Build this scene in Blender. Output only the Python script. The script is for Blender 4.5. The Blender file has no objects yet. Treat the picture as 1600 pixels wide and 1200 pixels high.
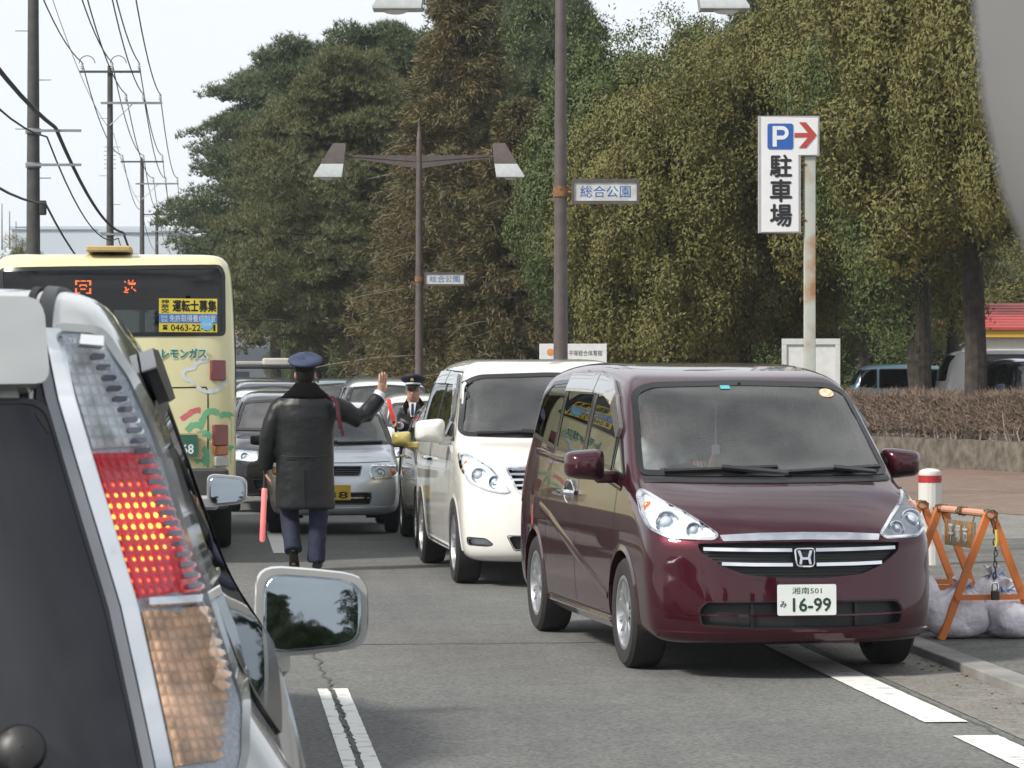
import bpy, bmesh, math, random
import numpy as np
from mathutils import Vector, Matrix, geometry
from mathutils.bvhtree import BVHTree

SC = bpy.context.scene
COL = SC.collection
random.seed(7)
RNG = np.random.default_rng(7)
PI = math.pi

# ------------------------------------------------------------------ camera
cam_data = bpy.data.cameras.new('camera')
cam = bpy.data.objects.new('camera', cam_data)
COL.objects.link(cam)
cam.location = (0.0, 0.0, 1.7)
cam.rotation_euler = (math.radians(90), 0, 0)
cam_data.sensor_width = 36.0
cam_data.lens = 112.5
cam_data.shift_y = -0.003125
cam_data.clip_start = 0.05
cam_data.clip_end = 6000
cam_data.dof.use_dof = True
cam_data.dof.focus_distance = 21.0
cam_data.dof.aperture_fstop = 30.0
SC.camera = cam

# ------------------------------------------------------------------ sky and sun
SUN_EL, SUN_AZ = math.radians(42), math.radians(236)     # azimuth clockwise from +Y (away)
world = bpy.data.worlds.new('World')
SC.world = world
world.use_nodes = True
wn, wl = world.node_tree.nodes, world.node_tree.links
wn.clear()
w_out = wn.new('ShaderNodeOutputWorld')
w_bg = wn.new('ShaderNodeBackground')
w_sky = wn.new('ShaderNodeTexSky')
w_sky.sky_type = 'NISHITA'
w_sky.sun_disc = False
w_sky.sun_elevation = SUN_EL
w_sky.sun_rotation = SUN_AZ
w_sky.dust_density = 3.0
w_tc = wn.new('ShaderNodeTexCoord')
w_map = wn.new('ShaderNodeMapping')
w_map.inputs['Scale'].default_value = (1.0, 1.0, 2.6)
w_noise = wn.new('ShaderNodeTexNoise')
w_noise.inputs['Scale'].default_value = 1.7
w_noise.inputs['Detail'].default_value = 7.0
w_noise.inputs['Roughness'].default_value = 0.55
w_ramp = wn.new('ShaderNodeValToRGB')
w_ramp.color_ramp.elements[0].position = 0.40
w_ramp.color_ramp.elements[0].color = (4.4, 4.8, 5.3, 1)
w_ramp.color_ramp.elements[1].position = 0.60
w_ramp.color_ramp.elements[1].color = (11.5, 11.7, 11.8, 1)
w_low = wn.new('ShaderNodeSeparateXYZ')
w_fade = wn.new('ShaderNodeMapRange')
w_fade.inputs['From Min'].default_value = 0.10
w_fade.inputs['From Max'].default_value = 0.45
w_hz = wn.new('ShaderNodeMix'); w_hz.data_type = 'RGBA'
w_hz.inputs[6].default_value = (9.2, 9.6, 10.1, 1)          # thin even cloud near the horizon
w_mix = wn.new('ShaderNodeMix'); w_mix.data_type = 'RGBA'
w_mix.inputs[0].default_value = 0.86
wl.new(w_tc.outputs['Generated'], w_map.inputs['Vector'])
wl.new(w_map.outputs['Vector'], w_noise.inputs['Vector'])
wl.new(w_noise.outputs['Fac'], w_ramp.inputs['Fac'])
wl.new(w_tc.outputs['Generated'], w_low.inputs['Vector'])
wl.new(w_low.outputs['Z'], w_fade.inputs['Value'])
wl.new(w_fade.outputs['Result'], w_hz.inputs[0])
wl.new(w_ramp.outputs['Color'], w_hz.inputs[7])
wl.new(w_sky.outputs['Color'], w_mix.inputs[6])
wl.new(w_hz.outputs[2], w_mix.inputs[7])
wl.new(w_mix.outputs[2], w_bg.inputs['Color'])
w_bg.inputs['Strength'].default_value = 0.080
wl.new(w_bg.outputs['Background'], w_out.inputs['Surface'])

sun_data = bpy.data.lights.new('sun', 'SUN')
sun_data.energy = 3.4
sun_data.angle = math.radians(9)
sun_data.color = (1.0, 0.95, 0.87)
sun = bpy.data.objects.new('sun', sun_data)
COL.objects.link(sun)
_sd = Vector((math.sin(SUN_AZ) * math.cos(SUN_EL), math.cos(SUN_AZ) * math.cos(SUN_EL), math.sin(SUN_EL)))
sun.rotation_euler = _sd.to_track_quat('Z', 'Y').to_euler()

SC.view_settings.view_transform = 'Standard'
SC.view_settings.look = 'None'
SC.view_settings.exposure = 0.54
SC.view_settings.gamma = 1.0
SC.view_settings.use_curve_mapping = False
SC.render.film_transparent = False
SC.cycles.max_bounces = 8
SC.cycles.volume_bounces = 1
SC.cycles.transparent_max_bounces = 24
SC.cycles.sample_clamp_indirect = 6.0

# ------------------------------------------------------------------ road frame
RD = Vector((-0.092, 0.9957, 0)).normalized()     # along the road, away from the camera
RN = Vector((RD.y, -RD.x, 0))                     # to the right of the road
ROAD_YAW = math.atan2(RD.y, RD.x)

def rp(s, t, z=0.0):
    v = RD * s + RN * t
    return Vector((v.x, v.y, z))

def at(u, v, Y):
    """A spot at distance Y seen in the direction of photograph pixel (u, v)."""
    return Vector(((u - 800) / 5000 * Y, Y, 1.7 - (v - 595) / 5000 * Y))

# ------------------------------------------------------------------ materials
def mat(name, col, rough=0.6, metal=0.0, var=0.12, scale=12.0, bump=0.0, bscale=None, coat=0.0, col2=None,
        spec=0.5, back=None, alpha=None, detail=4.0, ramp=(0.35, 0.65), emit=None, estr=0.0, sss=0.0, transl=0.0, island=None):
    m = bpy.data.materials.new(name)
    m.use_nodes = True
    n, l = m.node_tree.nodes, m.node_tree.links
    b = n['Principled BSDF']
    b.inputs['Roughness'].default_value = rough
    b.inputs['Metallic'].default_value = metal
    b.inputs['Specular IOR Level'].default_value = spec
    b.inputs['Coat Weight'].default_value = coat
    b.inputs['Coat Roughness'].default_value = 0.02
    tc = n.new('ShaderNodeTexCoord')
    nz = n.new('ShaderNodeTexNoise')
    nz.inputs['Scale'].default_value = scale
    nz.inputs['Detail'].default_value = detail
    l.new(tc.outputs['Object'], nz.inputs['Vector'])
    c1 = tuple(col) + (1,)
    c2 = tuple(col2) + (1,) if col2 else tuple(min(1, max(0, c * (1 - var))) for c in col) + (1,)
    rp_ = n.new('ShaderNodeValToRGB')
    rp_.color_ramp.elements[0].position, rp_.color_ramp.elements[1].position = ramp
    rp_.color_ramp.elements[0].color = c2
    rp_.color_ramp.elements[1].color = c1
    l.new(nz.outputs['Fac'], rp_.inputs['Fac'])
    out = rp_.outputs['Color']
    if island:                                     # each leaf its own tint
        g = n.new('ShaderNodeNewGeometry')
        r2 = n.new('ShaderNodeValToRGB')
        els = r2.color_ramp.elements
        for i, c in enumerate(island):
            p = i / (len(island) - 1)
            if i == 0: e = els[0]
            elif i == len(island) - 1: e = els[-1]
            else: e = els.new(p)
            e.position = p
            e.color = tuple(c) + (1,)
        l.new(g.outputs['Random Per Island'], r2.inputs['Fac'])
        mx = n.new('ShaderNodeMix'); mx.data_type = 'RGBA'
        mx.inputs[0].default_value = 0.6
        l.new(out, mx.inputs[6]); l.new(r2.outputs['Color'], mx.inputs[7])
        out = mx.outputs[2]
    if back:                                       # the inner face of a sheet has its own lining colour
        g = n.new('ShaderNodeNewGeometry')
        mx = n.new('ShaderNodeMix'); mx.data_type = 'RGBA'
        l.new(g.outputs['Backfacing'], mx.inputs[0])
        l.new(out, mx.inputs[6]); mx.inputs[7].default_value = tuple(back) + (1,)
        out = mx.outputs[2]
    l.new(out, b.inputs['Base Color'])
    if bump:
        n2 = n.new('ShaderNodeTexNoise')
        n2.inputs['Scale'].default_value = bscale or scale * 3
        n2.inputs['Detail'].default_value = 5
        l.new(tc.outputs['Object'], n2.inputs['Vector'])
        bp = n.new('ShaderNodeBump')
        bp.inputs['Strength'].default_value = bump
        bp.inputs['Distance'].default_value = 0.02
        l.new(n2.outputs['Fac'], bp.inputs['Height'])
        l.new(bp.outputs['Normal'], b.inputs['Normal'])
    if emit:
        b.inputs['Emission Color'].default_value = tuple(emit) + (1,)
        b.inputs['Emission Strength'].default_value = estr
    if sss:
        b.inputs['Subsurface Weight'].default_value = sss
        b.inputs['Subsurface Radius'].default_value = (0.02, 0.008, 0.004)
    if transl:
        t = n.new('ShaderNodeBsdfTranslucent')
        l.new(out, t.inputs['Color'])
        ms = n.new('ShaderNodeMixShader')
        ms.inputs['Fac'].default_value = transl
        l.new(b.outputs['BSDF'], ms.inputs[1]); l.new(t.outputs['BSDF'], ms.inputs[2])
        l.new(ms.outputs['Shader'], n['Material Output'].inputs['Surface'])
    return m

def glass(name, tint=(0.5, 0.55, 0.55), ior=1.5, dust_veil=0.0, veil_col=(0.5, 0.5, 0.48), rough=0.0):
    """Thin pane: tinted see-through plus Fresnel reflection and a thin dusty film that can also paint in sky sheen."""
    m = bpy.data.materials.new(name)
    m.use_nodes = True
    n, l = m.node_tree.nodes, m.node_tree.links
    n.remove(n['Principled BSDF'])
    tr = n.new('ShaderNodeBsdfTransparent'); tr.inputs['Color'].default_value = tuple(tint) + (1,)
    gl = n.new('ShaderNodeBsdfGlossy'); gl.inputs['Roughness'].default_value = rough
    fr = n.new('ShaderNodeFresnel'); fr.inputs['IOR'].default_value = ior
    df = n.new('ShaderNodeBsdfDiffuse'); df.inputs['Color'].default_value = tuple(veil_col) + (1,)
    tc = n.new('ShaderNodeTexCoord'); nz = n.new('ShaderNodeTexNoise'); nz.inputs['Scale'].default_value = 3
    l.new(tc.outputs['Object'], nz.inputs['Vector'])
    ml = n.new('ShaderNodeMath'); ml.operation = 'MULTIPLY'; ml.inputs[1].default_value = dust_veil * 2
    l.new(nz.outputs['Fac'], ml.inputs[0])
    m1 = n.new('ShaderNodeMixShader'); m2 = n.new('ShaderNodeMixShader')
    l.new(ml.outputs[0], m1.inputs[0]); l.new(tr.outputs[0], m1.inputs[1]); l.new(df.outputs[0], m1.inputs[2])
    l.new(fr.outputs[0], m2.inputs[0]); l.new(m1.outputs[0], m2.inputs[1]); l.new(gl.outputs[0], m2.inputs[2])
    l.new(m2.outputs[0], n['Material Output'].inputs['Surface'])
    return m

M = {}
M['black_plastic'] = mat('black_plastic', (0.014, 0.014, 0.015), 0.45)
M['trim_black'] = mat('trim_black', (0.010, 0.010, 0.011), 0.25)
M['gap'] = mat('gap', (0.006, 0.006, 0.007), 0.8)
M['rubber'] = mat('rubber', (0.018, 0.017, 0.017), 0.8, bump=0.2, bscale=90)
M['chrome'] = mat('chrome', (0.82, 0.83, 0.85), 0.07, 1.0, var=0.02)
M['alloy'] = mat('alloy', (0.62, 0.63, 0.65), 0.28, 0.9, var=0.05)
M['seat_cloth'] = mat('seat_cloth', (0.30, 0.295, 0.285), 0.9, var=0.25, scale=60)
M['dash'] = mat('dash', (0.06, 0.06, 0.062), 0.7)
M['white_plate'] = mat('white_plate', (0.75, 0.77, 0.76), 0.4, var=0.04)
M['green_ink'] = mat('green_ink', (0.012, 0.05, 0.03), 0.5)
M['lens_clear'] = glass('lens_clear', (0.93, 0.95, 0.97), 1.45)
M['glass_dark'] = glass('glass_dark', (0.10, 0.11, 0.11), 1.6)
M['glass_clear'] = glass('glass_clear', (0.70, 0.76, 0.76), 1.55, dust_veil=0.03)
M['windscreen'] = glass('windscreen', (0.86, 0.91, 0.92), 1.95, dust_veil=0.10)  # dusty film, made paler to paint in the sky's reflected brightness
M['mirror_glass'] = mat('mirror_glass', (0.30, 0.34, 0.37), 0.02, 1.0, var=0.02)
M['orange_lens'] = mat('orange_lens', (0.75, 0.20, 0.03), 0.15, coat=1.0)
M['red_lens'] = mat('red_lens', (0.17, 0.005, 0.008), 0.22, coat=1.0, var=0.3, scale=60)

# ------------------------------------------------------------------ mesh helpers
def link(name, me, m=None, parent=None, smooth=True, angle=None):
    o = bpy.data.objects.new(name, me)
    COL.objects.link(o)
    if m is not None and not me.materials:
        for k in (m if isinstance(m, (list, tuple)) else [m]):
            me.materials.append(k)
    if smooth:
        me.polygons.foreach_set('use_smooth', [True] * len(me.polygons))
        if angle is not None:
            me.set_sharp_from_angle(angle=math.radians(angle))
    if parent is not None:
        o.parent = parent
    return o

def tag(o, label=None, cat=None, group=None, kind=None):
    if label: o['label'] = label
    if cat: o['category'] = cat
    if group: o['group'] = group
    if kind: o['kind'] = kind
    return o

def empty(name, loc=(0, 0, 0), rz=0.0, label=None, cat=None, group=None):
    o = bpy.data.objects.new(name, None)
    COL.objects.link(o)
    o.location = loc
    o.rotation_euler = (0, 0, rz)
    o.empty_display_size = 0.3
    return tag(o, label, cat, group)

def np_mesh(name, V, F):
    """V (n,3) float, F (m,k) int with one k, or list of tuples."""
    me = bpy.data.meshes.new(name)
    if isinstance(F, np.ndarray):
        V = np.asarray(V, np.float32)
        k = F.shape[1]
        me.vertices.add(len(V)); me.vertices.foreach_set('co', V.ravel())
        me.loops.add(F.size); me.loops.foreach_set('vertex_index', F.astype(np.int32).ravel())
        me.polygons.add(len(F))
        me.polygons.foreach_set('loop_start', np.arange(0, F.size, k, dtype=np.int32))
        me.update(calc_edges=True)
    else:
        me.from_pydata([tuple(v) for v in V], [], F)
        me.update()
    return me

class MB:
    """Collects shapes, then links them as ONE mesh object."""
    def __init__(self): self.v, self.f = [], []
    def add(self, V, F):
        o = len(self.v)
        self.v.extend([tuple(p) for p in V])
        self.f.extend([tuple(i + o for i in f) for f in F])
        return self
    def box(self, c, d, rot=None, taper=None):
        x, y, z = d[0] / 2, d[1] / 2, d[2] / 2
        P = [Vector(p) for p in ((-x, -y, -z), (x, -y, -z), (x, y, -z), (-x, y, -z), (-x, -y, z), (x, -y, z), (x, y, z), (-x, y, z))]
        if taper:
            for p in P[4:]: p.x *= taper; p.y *= taper
        if rot is not None: P = [rot @ p for p in P]
        return self.add([p + Vector(c) for p in P], [(3, 2, 1, 0), (4, 5, 6, 7), (0, 1, 5, 4), (1, 2, 6, 5), (2, 3, 7, 6), (3, 0, 4, 7)])
    def rbox(self, c, d, r=0.02, rot=None, n=3):
        """box with rounded vertical (z) edges and small chamfer top and bottom"""
        x, y, z = d[0] / 2, d[1] / 2, d[2] / 2
        r = min(r, x * 0.98, y * 0.98)
        def ring(s, zz):
            R = []
            for cx, cy, a0 in ((x - r, y - r, 0), (-x + r, y - r, PI / 2), (-x + r, -y + r, PI), (x - r, -y + r, 1.5 * PI)):
                for i in range(n + 1):
                    a = a0 + PI / 2 * i / n
                    R.append(Vector((cx + (r - s) * math.cos(a), cy + (r - s) * math.sin(a), zz)))
            return R
        ch = min(r * 0.5, z * 0.5)
        rings = [ring(ch, -z), ring(0, -z + ch), ring(0, z - ch), ring(ch, z)]
        if rot is not None: rings = [[rot @ p for p in R] for R in rings]
        return self.loft([[p + Vector(c) for p in R] for R in rings])
    def loft(self, rings, caps=True, closed=True):
        o = len(self.v); n = len(rings[0])
        for R in rings: self.v.extend([tuple(p) for p in R])
        for i in range(len(rings) - 1):
            for j in range(n if closed else n - 1):
                k = (j + 1) % n
                self.f.append((o + i * n + j, o + i * n + k, o + (i + 1) * n + k, o + (i + 1) * n + j))
        if caps and closed:
            self.f.append(tuple(o + j for j in reversed(range(n))))
            self.f.append(tuple(o + (len(rings) - 1) * n + j for j in range(n)))
        return self
    def tube(self, pts, r, n=8, caps=True, flat=1.0, up=None):
        """round bar along pts; r a number or a list"""
        pts = [Vector(p) for p in pts]
        rr = r if isinstance(r, (list, tuple)) else [r] * len(pts)
        rings = []
        prev = None
        for i, p in enumerate(pts):
            t = (pts[min(i + 1, len(pts) - 1)] - pts[max(i - 1, 0)]).normalized()
            if prev is None:
                a = Vector(up) if up else (Vector((0, 0, 1)) if abs(t.z) < 0.9 else Vector((1, 0, 0)))
                x = t.cross(a).normalized()
            else:
                x = (prev - t * prev.dot(t)).normalized()
            prev = x
            y = t.cross(x)
            rings.append([p + (x * math.cos(2 * PI * k / n) + y * math.sin(2 * PI * k / n) * flat) * rr[i] for k in range(n)])
        return self.loft(rings, caps)
    def lathe(self, prof, n=24, mtx=None, axis='z', caps=False):
        """prof: list of (r, h); closed tube of revolution"""
        rings = []
        for r, h in prof:
            R = []
            for k in range(n):
                a = 2 * PI * k / n
                c, s = r * math.cos(a), r * math.sin(a)
                p = Vector((c, s, h)) if axis == 'z' else (Vector((h, c, s)) if axis == 'x' else Vector((s, h, c)))
                R.append(mtx @ p if mtx else p)
            rings.append(R)
        return self.loft(rings, caps=max(prof[0][0], prof[-1][0]) < 0.03 or caps)
    def ball(self, c, r, n=12, m=8, scale=(1, 1, 1), rot=None):
        rings = []
        for i in range(m + 1):
            a = -PI / 2 + PI * i / m
            a = max(min(a, PI / 2 - 0.02), -PI / 2 + 0.02)
            R = []
            for k in range(n):
                b = 2 * PI * k / n
                p = Vector((math.cos(a) * math.cos(b) * scale[0], math.cos(a) * math.sin(b) * scale[1], math.sin(a) * scale[2])) * r
                if rot is not None: p = rot @ p
                R.append(p + Vector(c))
            rings.append(R)
        return self.loft(rings)
    def prism(self, poly, h, mtx=None):
        """poly in xy, extruded from z=0 to h"""
        n = len(poly)
        A = [Vector((p[0], p[1], 0)) for p in poly]; B = [Vector((p[0], p[1], h)) for p in poly]
        V = A + B
        if mtx: V = [mtx @ p for p in V]
        return self.add(V, [tuple(reversed(range(n))), tuple(range(n, 2 * n))] + [(i, (i + 1) % n, n + (i + 1) % n, n + i) for i in range(n)])
    def build(self, name, m, parent=None, smooth=True, angle=35):
        me = bpy.data.meshes.new(name)
        me.from_pydata(self.v, [], self.f)
        me.validate()
        bm = bmesh.new(); bm.from_mesh(me)
        bmesh.ops.recalc_face_normals(bm, faces=bm.faces)
        bm.to_mesh(me); bm.free()
        return link(name, me, m, parent, smooth, angle)

def frame(o, x, y, z):
    """matrix with columns x, y, z and origin o"""
    return Matrix(((x[0], y[0], z[0], o[0]), (x[1], y[1], z[1], o[1]), (x[2], y[2], z[2], o[2]), (0, 0, 0, 1)))

def text_mb(body, w, h, mtx, bold=0.0, squash=True, extrude=0.0):
    """Flat lettering fitted into a w x h box centred on the xy plane of mtx."""
    cu = bpy.data.curves.new('lettering', 'FONT')
    cu.body = body
    cu.resolution_u = 2
    o = bpy.data.objects.new('lettering', cu)
    COL.objects.link(o)
    dg = bpy.context.evaluated_depsgraph_get()
    dg.update()
    me = bpy.data.meshes.new_from_object(o.evaluated_get(dg))
    bpy.data.objects.remove(o); bpy.data.curves.remove(cu)
    n = len(me.vertices)
    V = np.empty(n * 3, np.float32); me.vertices.foreach_get('co', V); V = V.reshape(-1, 3)
    mn, mx = V.min(0), V.max(0)
    sx = w / max(1e-6, mx[0] - mn[0]); sy = h / max(1e-6, mx[1] - mn[1])
    if not squash: sx = sy = min(sx, sy)
    V[:, 0] = (V[:, 0] - (mn[0] + mx[0]) / 2) * sx
    V[:, 1] = (V[:, 1] - (mn[1] + mx[1]) / 2) * sy
    mb = MB()
    F = [tuple(p.vertices) for p in me.polygons]
    bpy.data.meshes.remove(me)
    q = bold * h
    for i, (dx, dy) in enumerate(((0, 0), (q, 0), (-q, 0), (0, q), (0, -q)) if bold > 0.005 else ((0, 0),)):
        mb.add([mtx @ Vector((v[0] + dx, v[1] + dy, 0.00015 * i)) for v in V], F)
    return mb

def copy_tree(o, parent=None):
    c = o.copy(); COL.objects.link(c)
    if parent is not None: c.parent = parent
    for ch in [k for k in bpy.data.objects if k.parent is o]:
        copy_tree(ch, c)
    return c

def chaikin(P, it=3, closed=True):
    P = np.asarray(P, float)
    for _ in range(it):
        if closed:
            Q = np.roll(P, -1, 0)
            P = np.stack([0.75 * P + 0.25 * Q, 0.25 * P + 0.75 * Q], 1).reshape(-1, P.shape[1])
        else:
            A, B = P[:-1], P[1:]
            mid = np.stack([0.75 * A + 0.25 * B, 0.25 * A + 0.75 * B], 1).reshape(-1, P.shape[1])
            P = np.concatenate([P[:1], mid, P[-1:]])
    return P

def rounded(P, r=0.04, n=4, seg=0.06):
    """polygon with rounded corners, edges divided to about seg"""
    P = [np.array(p, float) for p in P]
    rr = r if isinstance(r, (list, tuple)) else [r] * len(P)
    out = []
    N = len(P)
    for i in range(N):
        a, b, c = P[i - 1], P[i], P[(i + 1) % N]
        d1, d2 = a - b, c - b
        l1, l2 = np.linalg.norm(d1), np.linalg.norm(d2)
        q = min(rr[i], l1 * 0.45, l2 * 0.45)
        s, e = b + d1 / l1 * q, b + d2 / l2 * q
        for k in range(n + 1):
            t = k / n
            out.append((1 - t) ** 2 * s + 2 * t * (1 - t) * b + t * t * e)
    res = []
    for i in range(len(out)):
        a, b = out[i], out[(i + 1) % len(out)]
        m = max(1, int(np.linalg.norm(b - a) / seg + 0.5))
        for k in range(m): res.append(a + (b - a) * k / m)
    return np.array(res)

def inset(P, d):
    """closed polygon offset by d along its normals, inwards for d > 0"""
    P = np.asarray(P, float)
    area = 0.5 * np.sum(P[:, 0] * np.roll(P[:, 1], -1) - np.roll(P[:, 0], -1) * P[:, 1])
    t = np.roll(P, -1, 0) - np.roll(P, 1, 0)
    t /= np.maximum(1e-9, np.linalg.norm(t, axis=1))[:, None]
    nrm = np.stack([-t[:, 1], t[:, 0]], 1) * (1 if area > 0 else -1)
    return P + nrm * d

def in_poly(px, py, P):
    c = np.zeros(px.shape, bool)
    x0, y0 = P[:, 0], P[:, 1]
    x1, y1 = np.roll(x0, -1), np.roll(y0, -1)
    for a, b, d, e in zip(x0, y0, x1, y1):
        if b == e: continue
        hit = ((b > py) != (e > py)) & (px < (d - a) * (py - b) / (e - b) + a)
        c ^= hit
    return c
# ------------------------------------------------------------------ vehicle bodies
def poly_sdf(px, pz, P):
    """signed distance to a closed polygon, negative inside"""
    px = px.astype(np.float32); pz = pz.astype(np.float32)
    d = np.full(px.shape, 1e9, np.float32)
    s = np.ones(px.shape, np.float32)
    Q = np.roll(P, -1, 0)
    for (ax, az), (bx, bz) in zip(P.astype(np.float32), Q.astype(np.float32)):
        ex, ez = bx - ax, bz - az
        wx, wz = px - ax, pz - az
        t = np.clip((wx * ex + wz * ez) / max(1e-12, ex * ex + ez * ez), 0, 1)
        dx, dz = wx - ex * t, wz - ez * t
        np.minimum(d, dx * dx + dz * dz, out=d)
        c1 = pz >= az; c2 = pz < bz; c3 = ex * wz > ez * wx
        flip = (c1 & c2 & c3) | (~c1 & ~c2 & ~c3)
        s[flip] *= -1
    return np.sqrt(d) * s

class Shell:
    """Closed body skin from a side profile, a plan outline and a cross section (x forward, y left, z up)."""
    def __init__(self, side, plan, tumble, bow_f, bow_r, spine, k=0.10, res=(120, 110, 30), it=4, pw=2.6):
        S = chaikin(side, it)
        pl = chaikin(plan, 3, False); pl = pl[np.argsort(pl[:, 0])]
        tm = chaikin(tumble, 3, False)
        bf = np.asarray(bow_f, float); br = np.asarray(bow_r, float)
        xa, xb, zc = spine
        def f(x, y, z):
            w = np.interp(x, pl[:, 0], pl[:, 1]) * np.interp(z, tm[:, 0], tm[:, 1])
            q = np.clip(np.abs(y) / np.maximum(w, 1e-3), 0, 1.3) ** pw
            mid = 0.5 * (xa + xb); half = 0.5 * (xb - xa)
            fr = np.clip((x - mid) / half, -1.5, 1.5)
            sh = np.where(fr > 0, np.interp(z, bf[:, 0], bf[:, 1]) * q * np.clip(fr, 0, 1), -np.interp(z, br[:, 0], br[:, 1]) * q * np.clip(-fr, 0, 1))
            a = poly_sdf(x + sh, z, S)
            b = (np.abs(y) - w).astype(np.float32)
            h = np.maximum(k - np.abs(a - b), 0) / k
            return np.maximum(a, b) + h * h * k * 0.25
        nx, nt, nf = res
        # half the rings (y >= 0), mirrored afterwards
        th = np.linspace(0, PI, nt + 1)
        phis = np.concatenate([np.linspace(-PI / 2, 0, nf, endpoint=False), np.zeros(nx), np.linspace(0, PI / 2, nf + 1)[1:]])
        xs = np.concatenate([np.full(nf, xa), np.linspace(xa, xb, nx), np.full(nf, xb)])
        cp, sp = np.cos(phis)[:, None], np.sin(phis)[:, None]
        T = th[None, :]
        dx = sp + 0 * T
        dy = cp * np.sin(T); dz = -cp * np.cos(T)
        ox = xs[:, None] + 0 * T
        lo = np.zeros(dx.shape); hi = np.full(dx.shape, 4.0 if xb < 3 else 6.0)
        for _ in range(17):
            m = 0.5 * (lo + hi)
            v = f(ox + dx * m, dy * m, zc + dz * m)
            ins = v < 0
            lo = np.where(ins, m, lo); hi = np.where(ins, hi, m)
        m = 0.5 * (lo + hi)
        X, Y, Z = ox + dx * m, dy * m, zc + dz * m
        Y[:, 0] = 0; Y[:, -1] = 0
        # full loops: th 0..pi for +y, then pi..2pi mirrored
        X = np.concatenate([X, X[:, -2:0:-1]], 1)
        Yf = np.concatenate([Y, -Y[:, -2:0:-1]], 1)
        Z = np.concatenate([Z, Z[:, -2:0:-1]], 1)
        nr, nc = X.shape
        G = np.stack([X, Yf, Z], -1)
        for _ in range(5):                                # relax tiny kinks
            A = G.copy()
            A[1:-1] = 0.5 * G[1:-1] + 0.25 * (G[:-2] + G[2:])
            A = 0.5 * A + 0.25 * (np.roll(A, 1, 1) + np.roll(A, -1, 1))
            A[0] = A[0].mean(0); A[-1] = A[-1].mean(0)
            G = A
        self.V = G.reshape(-1, 3)
        i = np.arange(nr - 1)[:, None] * nc; j = np.arange(nc)[None, :]; j2 = (j + 1) % nc
        self.F = np.stack([i + j, i + nc + j, i + nc + j2, i + j2], -1).reshape(-1, 4)
        self.keep = np.ones(len(self.F), bool)
        self.C = self.V[self.F].mean(1)
        e1 = self.V[self.F[:, 2]] - self.V[self.F[:, 0]]; e2 = self.V[self.F[:, 3]] - self.V[self.F[:, 1]]
        N = np.cross(e1, e2); self.N = N / np.maximum(1e-12, np.linalg.norm(N, axis=1))[:, None]
        if np.sum(self.N * (self.C - self.V.mean(0))) < 0:
            self.F = self.F[:, ::-1]; self.N = -self.N
        self.bvh = BVHTree.FromPolygons([tuple(v) for v in self.V], [tuple(int(q) for q in f) for f in self.F])
        self.flagged = np.zeros(len(self.F), np.int32)
    DIR = {'F': (-1, 0, 0), 'B': (1, 0, 0), 'L': (0, -1, 0), 'R': (0, 1, 0), 'T': (0, 0, -1)}
    def hit(self, a, b, view):
        if view == 'F': o = (9, a, b)
        elif view == 'B': o = (-9, a, b)
        elif view == 'L': o = (a, 5, b)
        elif view == 'R': o = (a, -5, b)
        else: o = (a, b, 5)
        p, n, i, d = self.bvh.ray_cast(Vector(o), Vector(self.DIR[view]))
        if p is None:
            p, n, i, d = self.bvh.find_nearest(Vector(o) + Vector(self.DIR[view]) * (8 if view in 'FB' else 4))
        if n.dot(Vector(self.DIR[view])) > 0: n = -n
        return p, n
    def uv(self, view):
        return {'F': (1, 2), 'B': (1, 2), 'L': (0, 2), 'R': (0, 2), 'T': (0, 1)}[view]
    def face_in(self, poly, view):
        a, b = self.uv(view)
        return in_poly(self.C[:, a], self.C[:, b], np.asarray(poly)) & (self.N @ np.array(self.DIR[view]) < -0.12)
    def cut(self, poly, view):
        poly = np.asarray(poly, float)
        ins = self.face_in(poly, view) & self.keep
        self.keep &= ~ins
        a, b = self.uv(view)
        d = np.array(self.DIR[view])
        vin = np.zeros(len(self.V), bool); vin[self.F[ins].ravel()] = True
        vout = np.zeros(len(self.V), bool); vout[self.F[self.keep & (self.N @ d < 0.05)].ravel()] = True
        Q = np.roll(poly, -1, 0); E = Q - poly; L = np.maximum(1e-12, (E * E).sum(1))
        for i in np.nonzero(vin & vout)[0]:                # draw the ragged edge onto the outline
            p = self.V[i][[a, b]]
            t = np.clip(((p - poly) * E).sum(1) / L, 0, 1)
            c = poly + E * t[:, None]
            q = c[np.argmin(((c - p) ** 2).sum(1))]
            h, n = self.hit(q[0], q[1], view)
            if (h - Vector(self.V[i])).length < 0.12: self.V[i] = h
    def paint(self, poly, view, idx):
        self.flagged[self.face_in(poly, view)] = idx
    def patch(self, poly, view, off=0.004, sp=0.05, rim=0.012, mb=None):
        """conforming panel over poly, with a turned-in edge so that it has thickness"""
        P = np.asarray(poly, float)
        n = len(P)
        mn, mx = P.min(0), P.max(0)
        gx, gy = np.meshgrid(np.arange(mn[0] + sp / 2, mx[0], sp), np.arange(mn[1] + sp / 2, mx[1], sp))
        gx, gy = gx.ravel(), gy.ravel()
        ins = in_poly(gx, gy, inset(P, sp * 0.35))
        pts = [Vector(p) for p in P] + [Vector((x, y)) for x, y in zip(gx[ins], gy[ins])]
        r = geometry.delaunay_2d_cdt(pts, [(i, (i + 1) % n) for i in range(n)], [list(range(n))], 1, 1e-6)
        V2, F2 = r[0], r[2]
        V = []
        for p in V2:
            h, nn = self.hit(p[0], p[1], view)
            V.append(h + nn * off)
        mb = mb or MB()
        mb.add(V, [tuple(f) for f in F2])
        if rim:
            A = [self.hit(p[0], p[1], view) for p in P]
            R0 = [h + nn * off for h, nn in A]; R1 = [h + nn * (off - rim) for h, nn in A]
            mb.loft([R0, R1], caps=False)
        return mb
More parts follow.
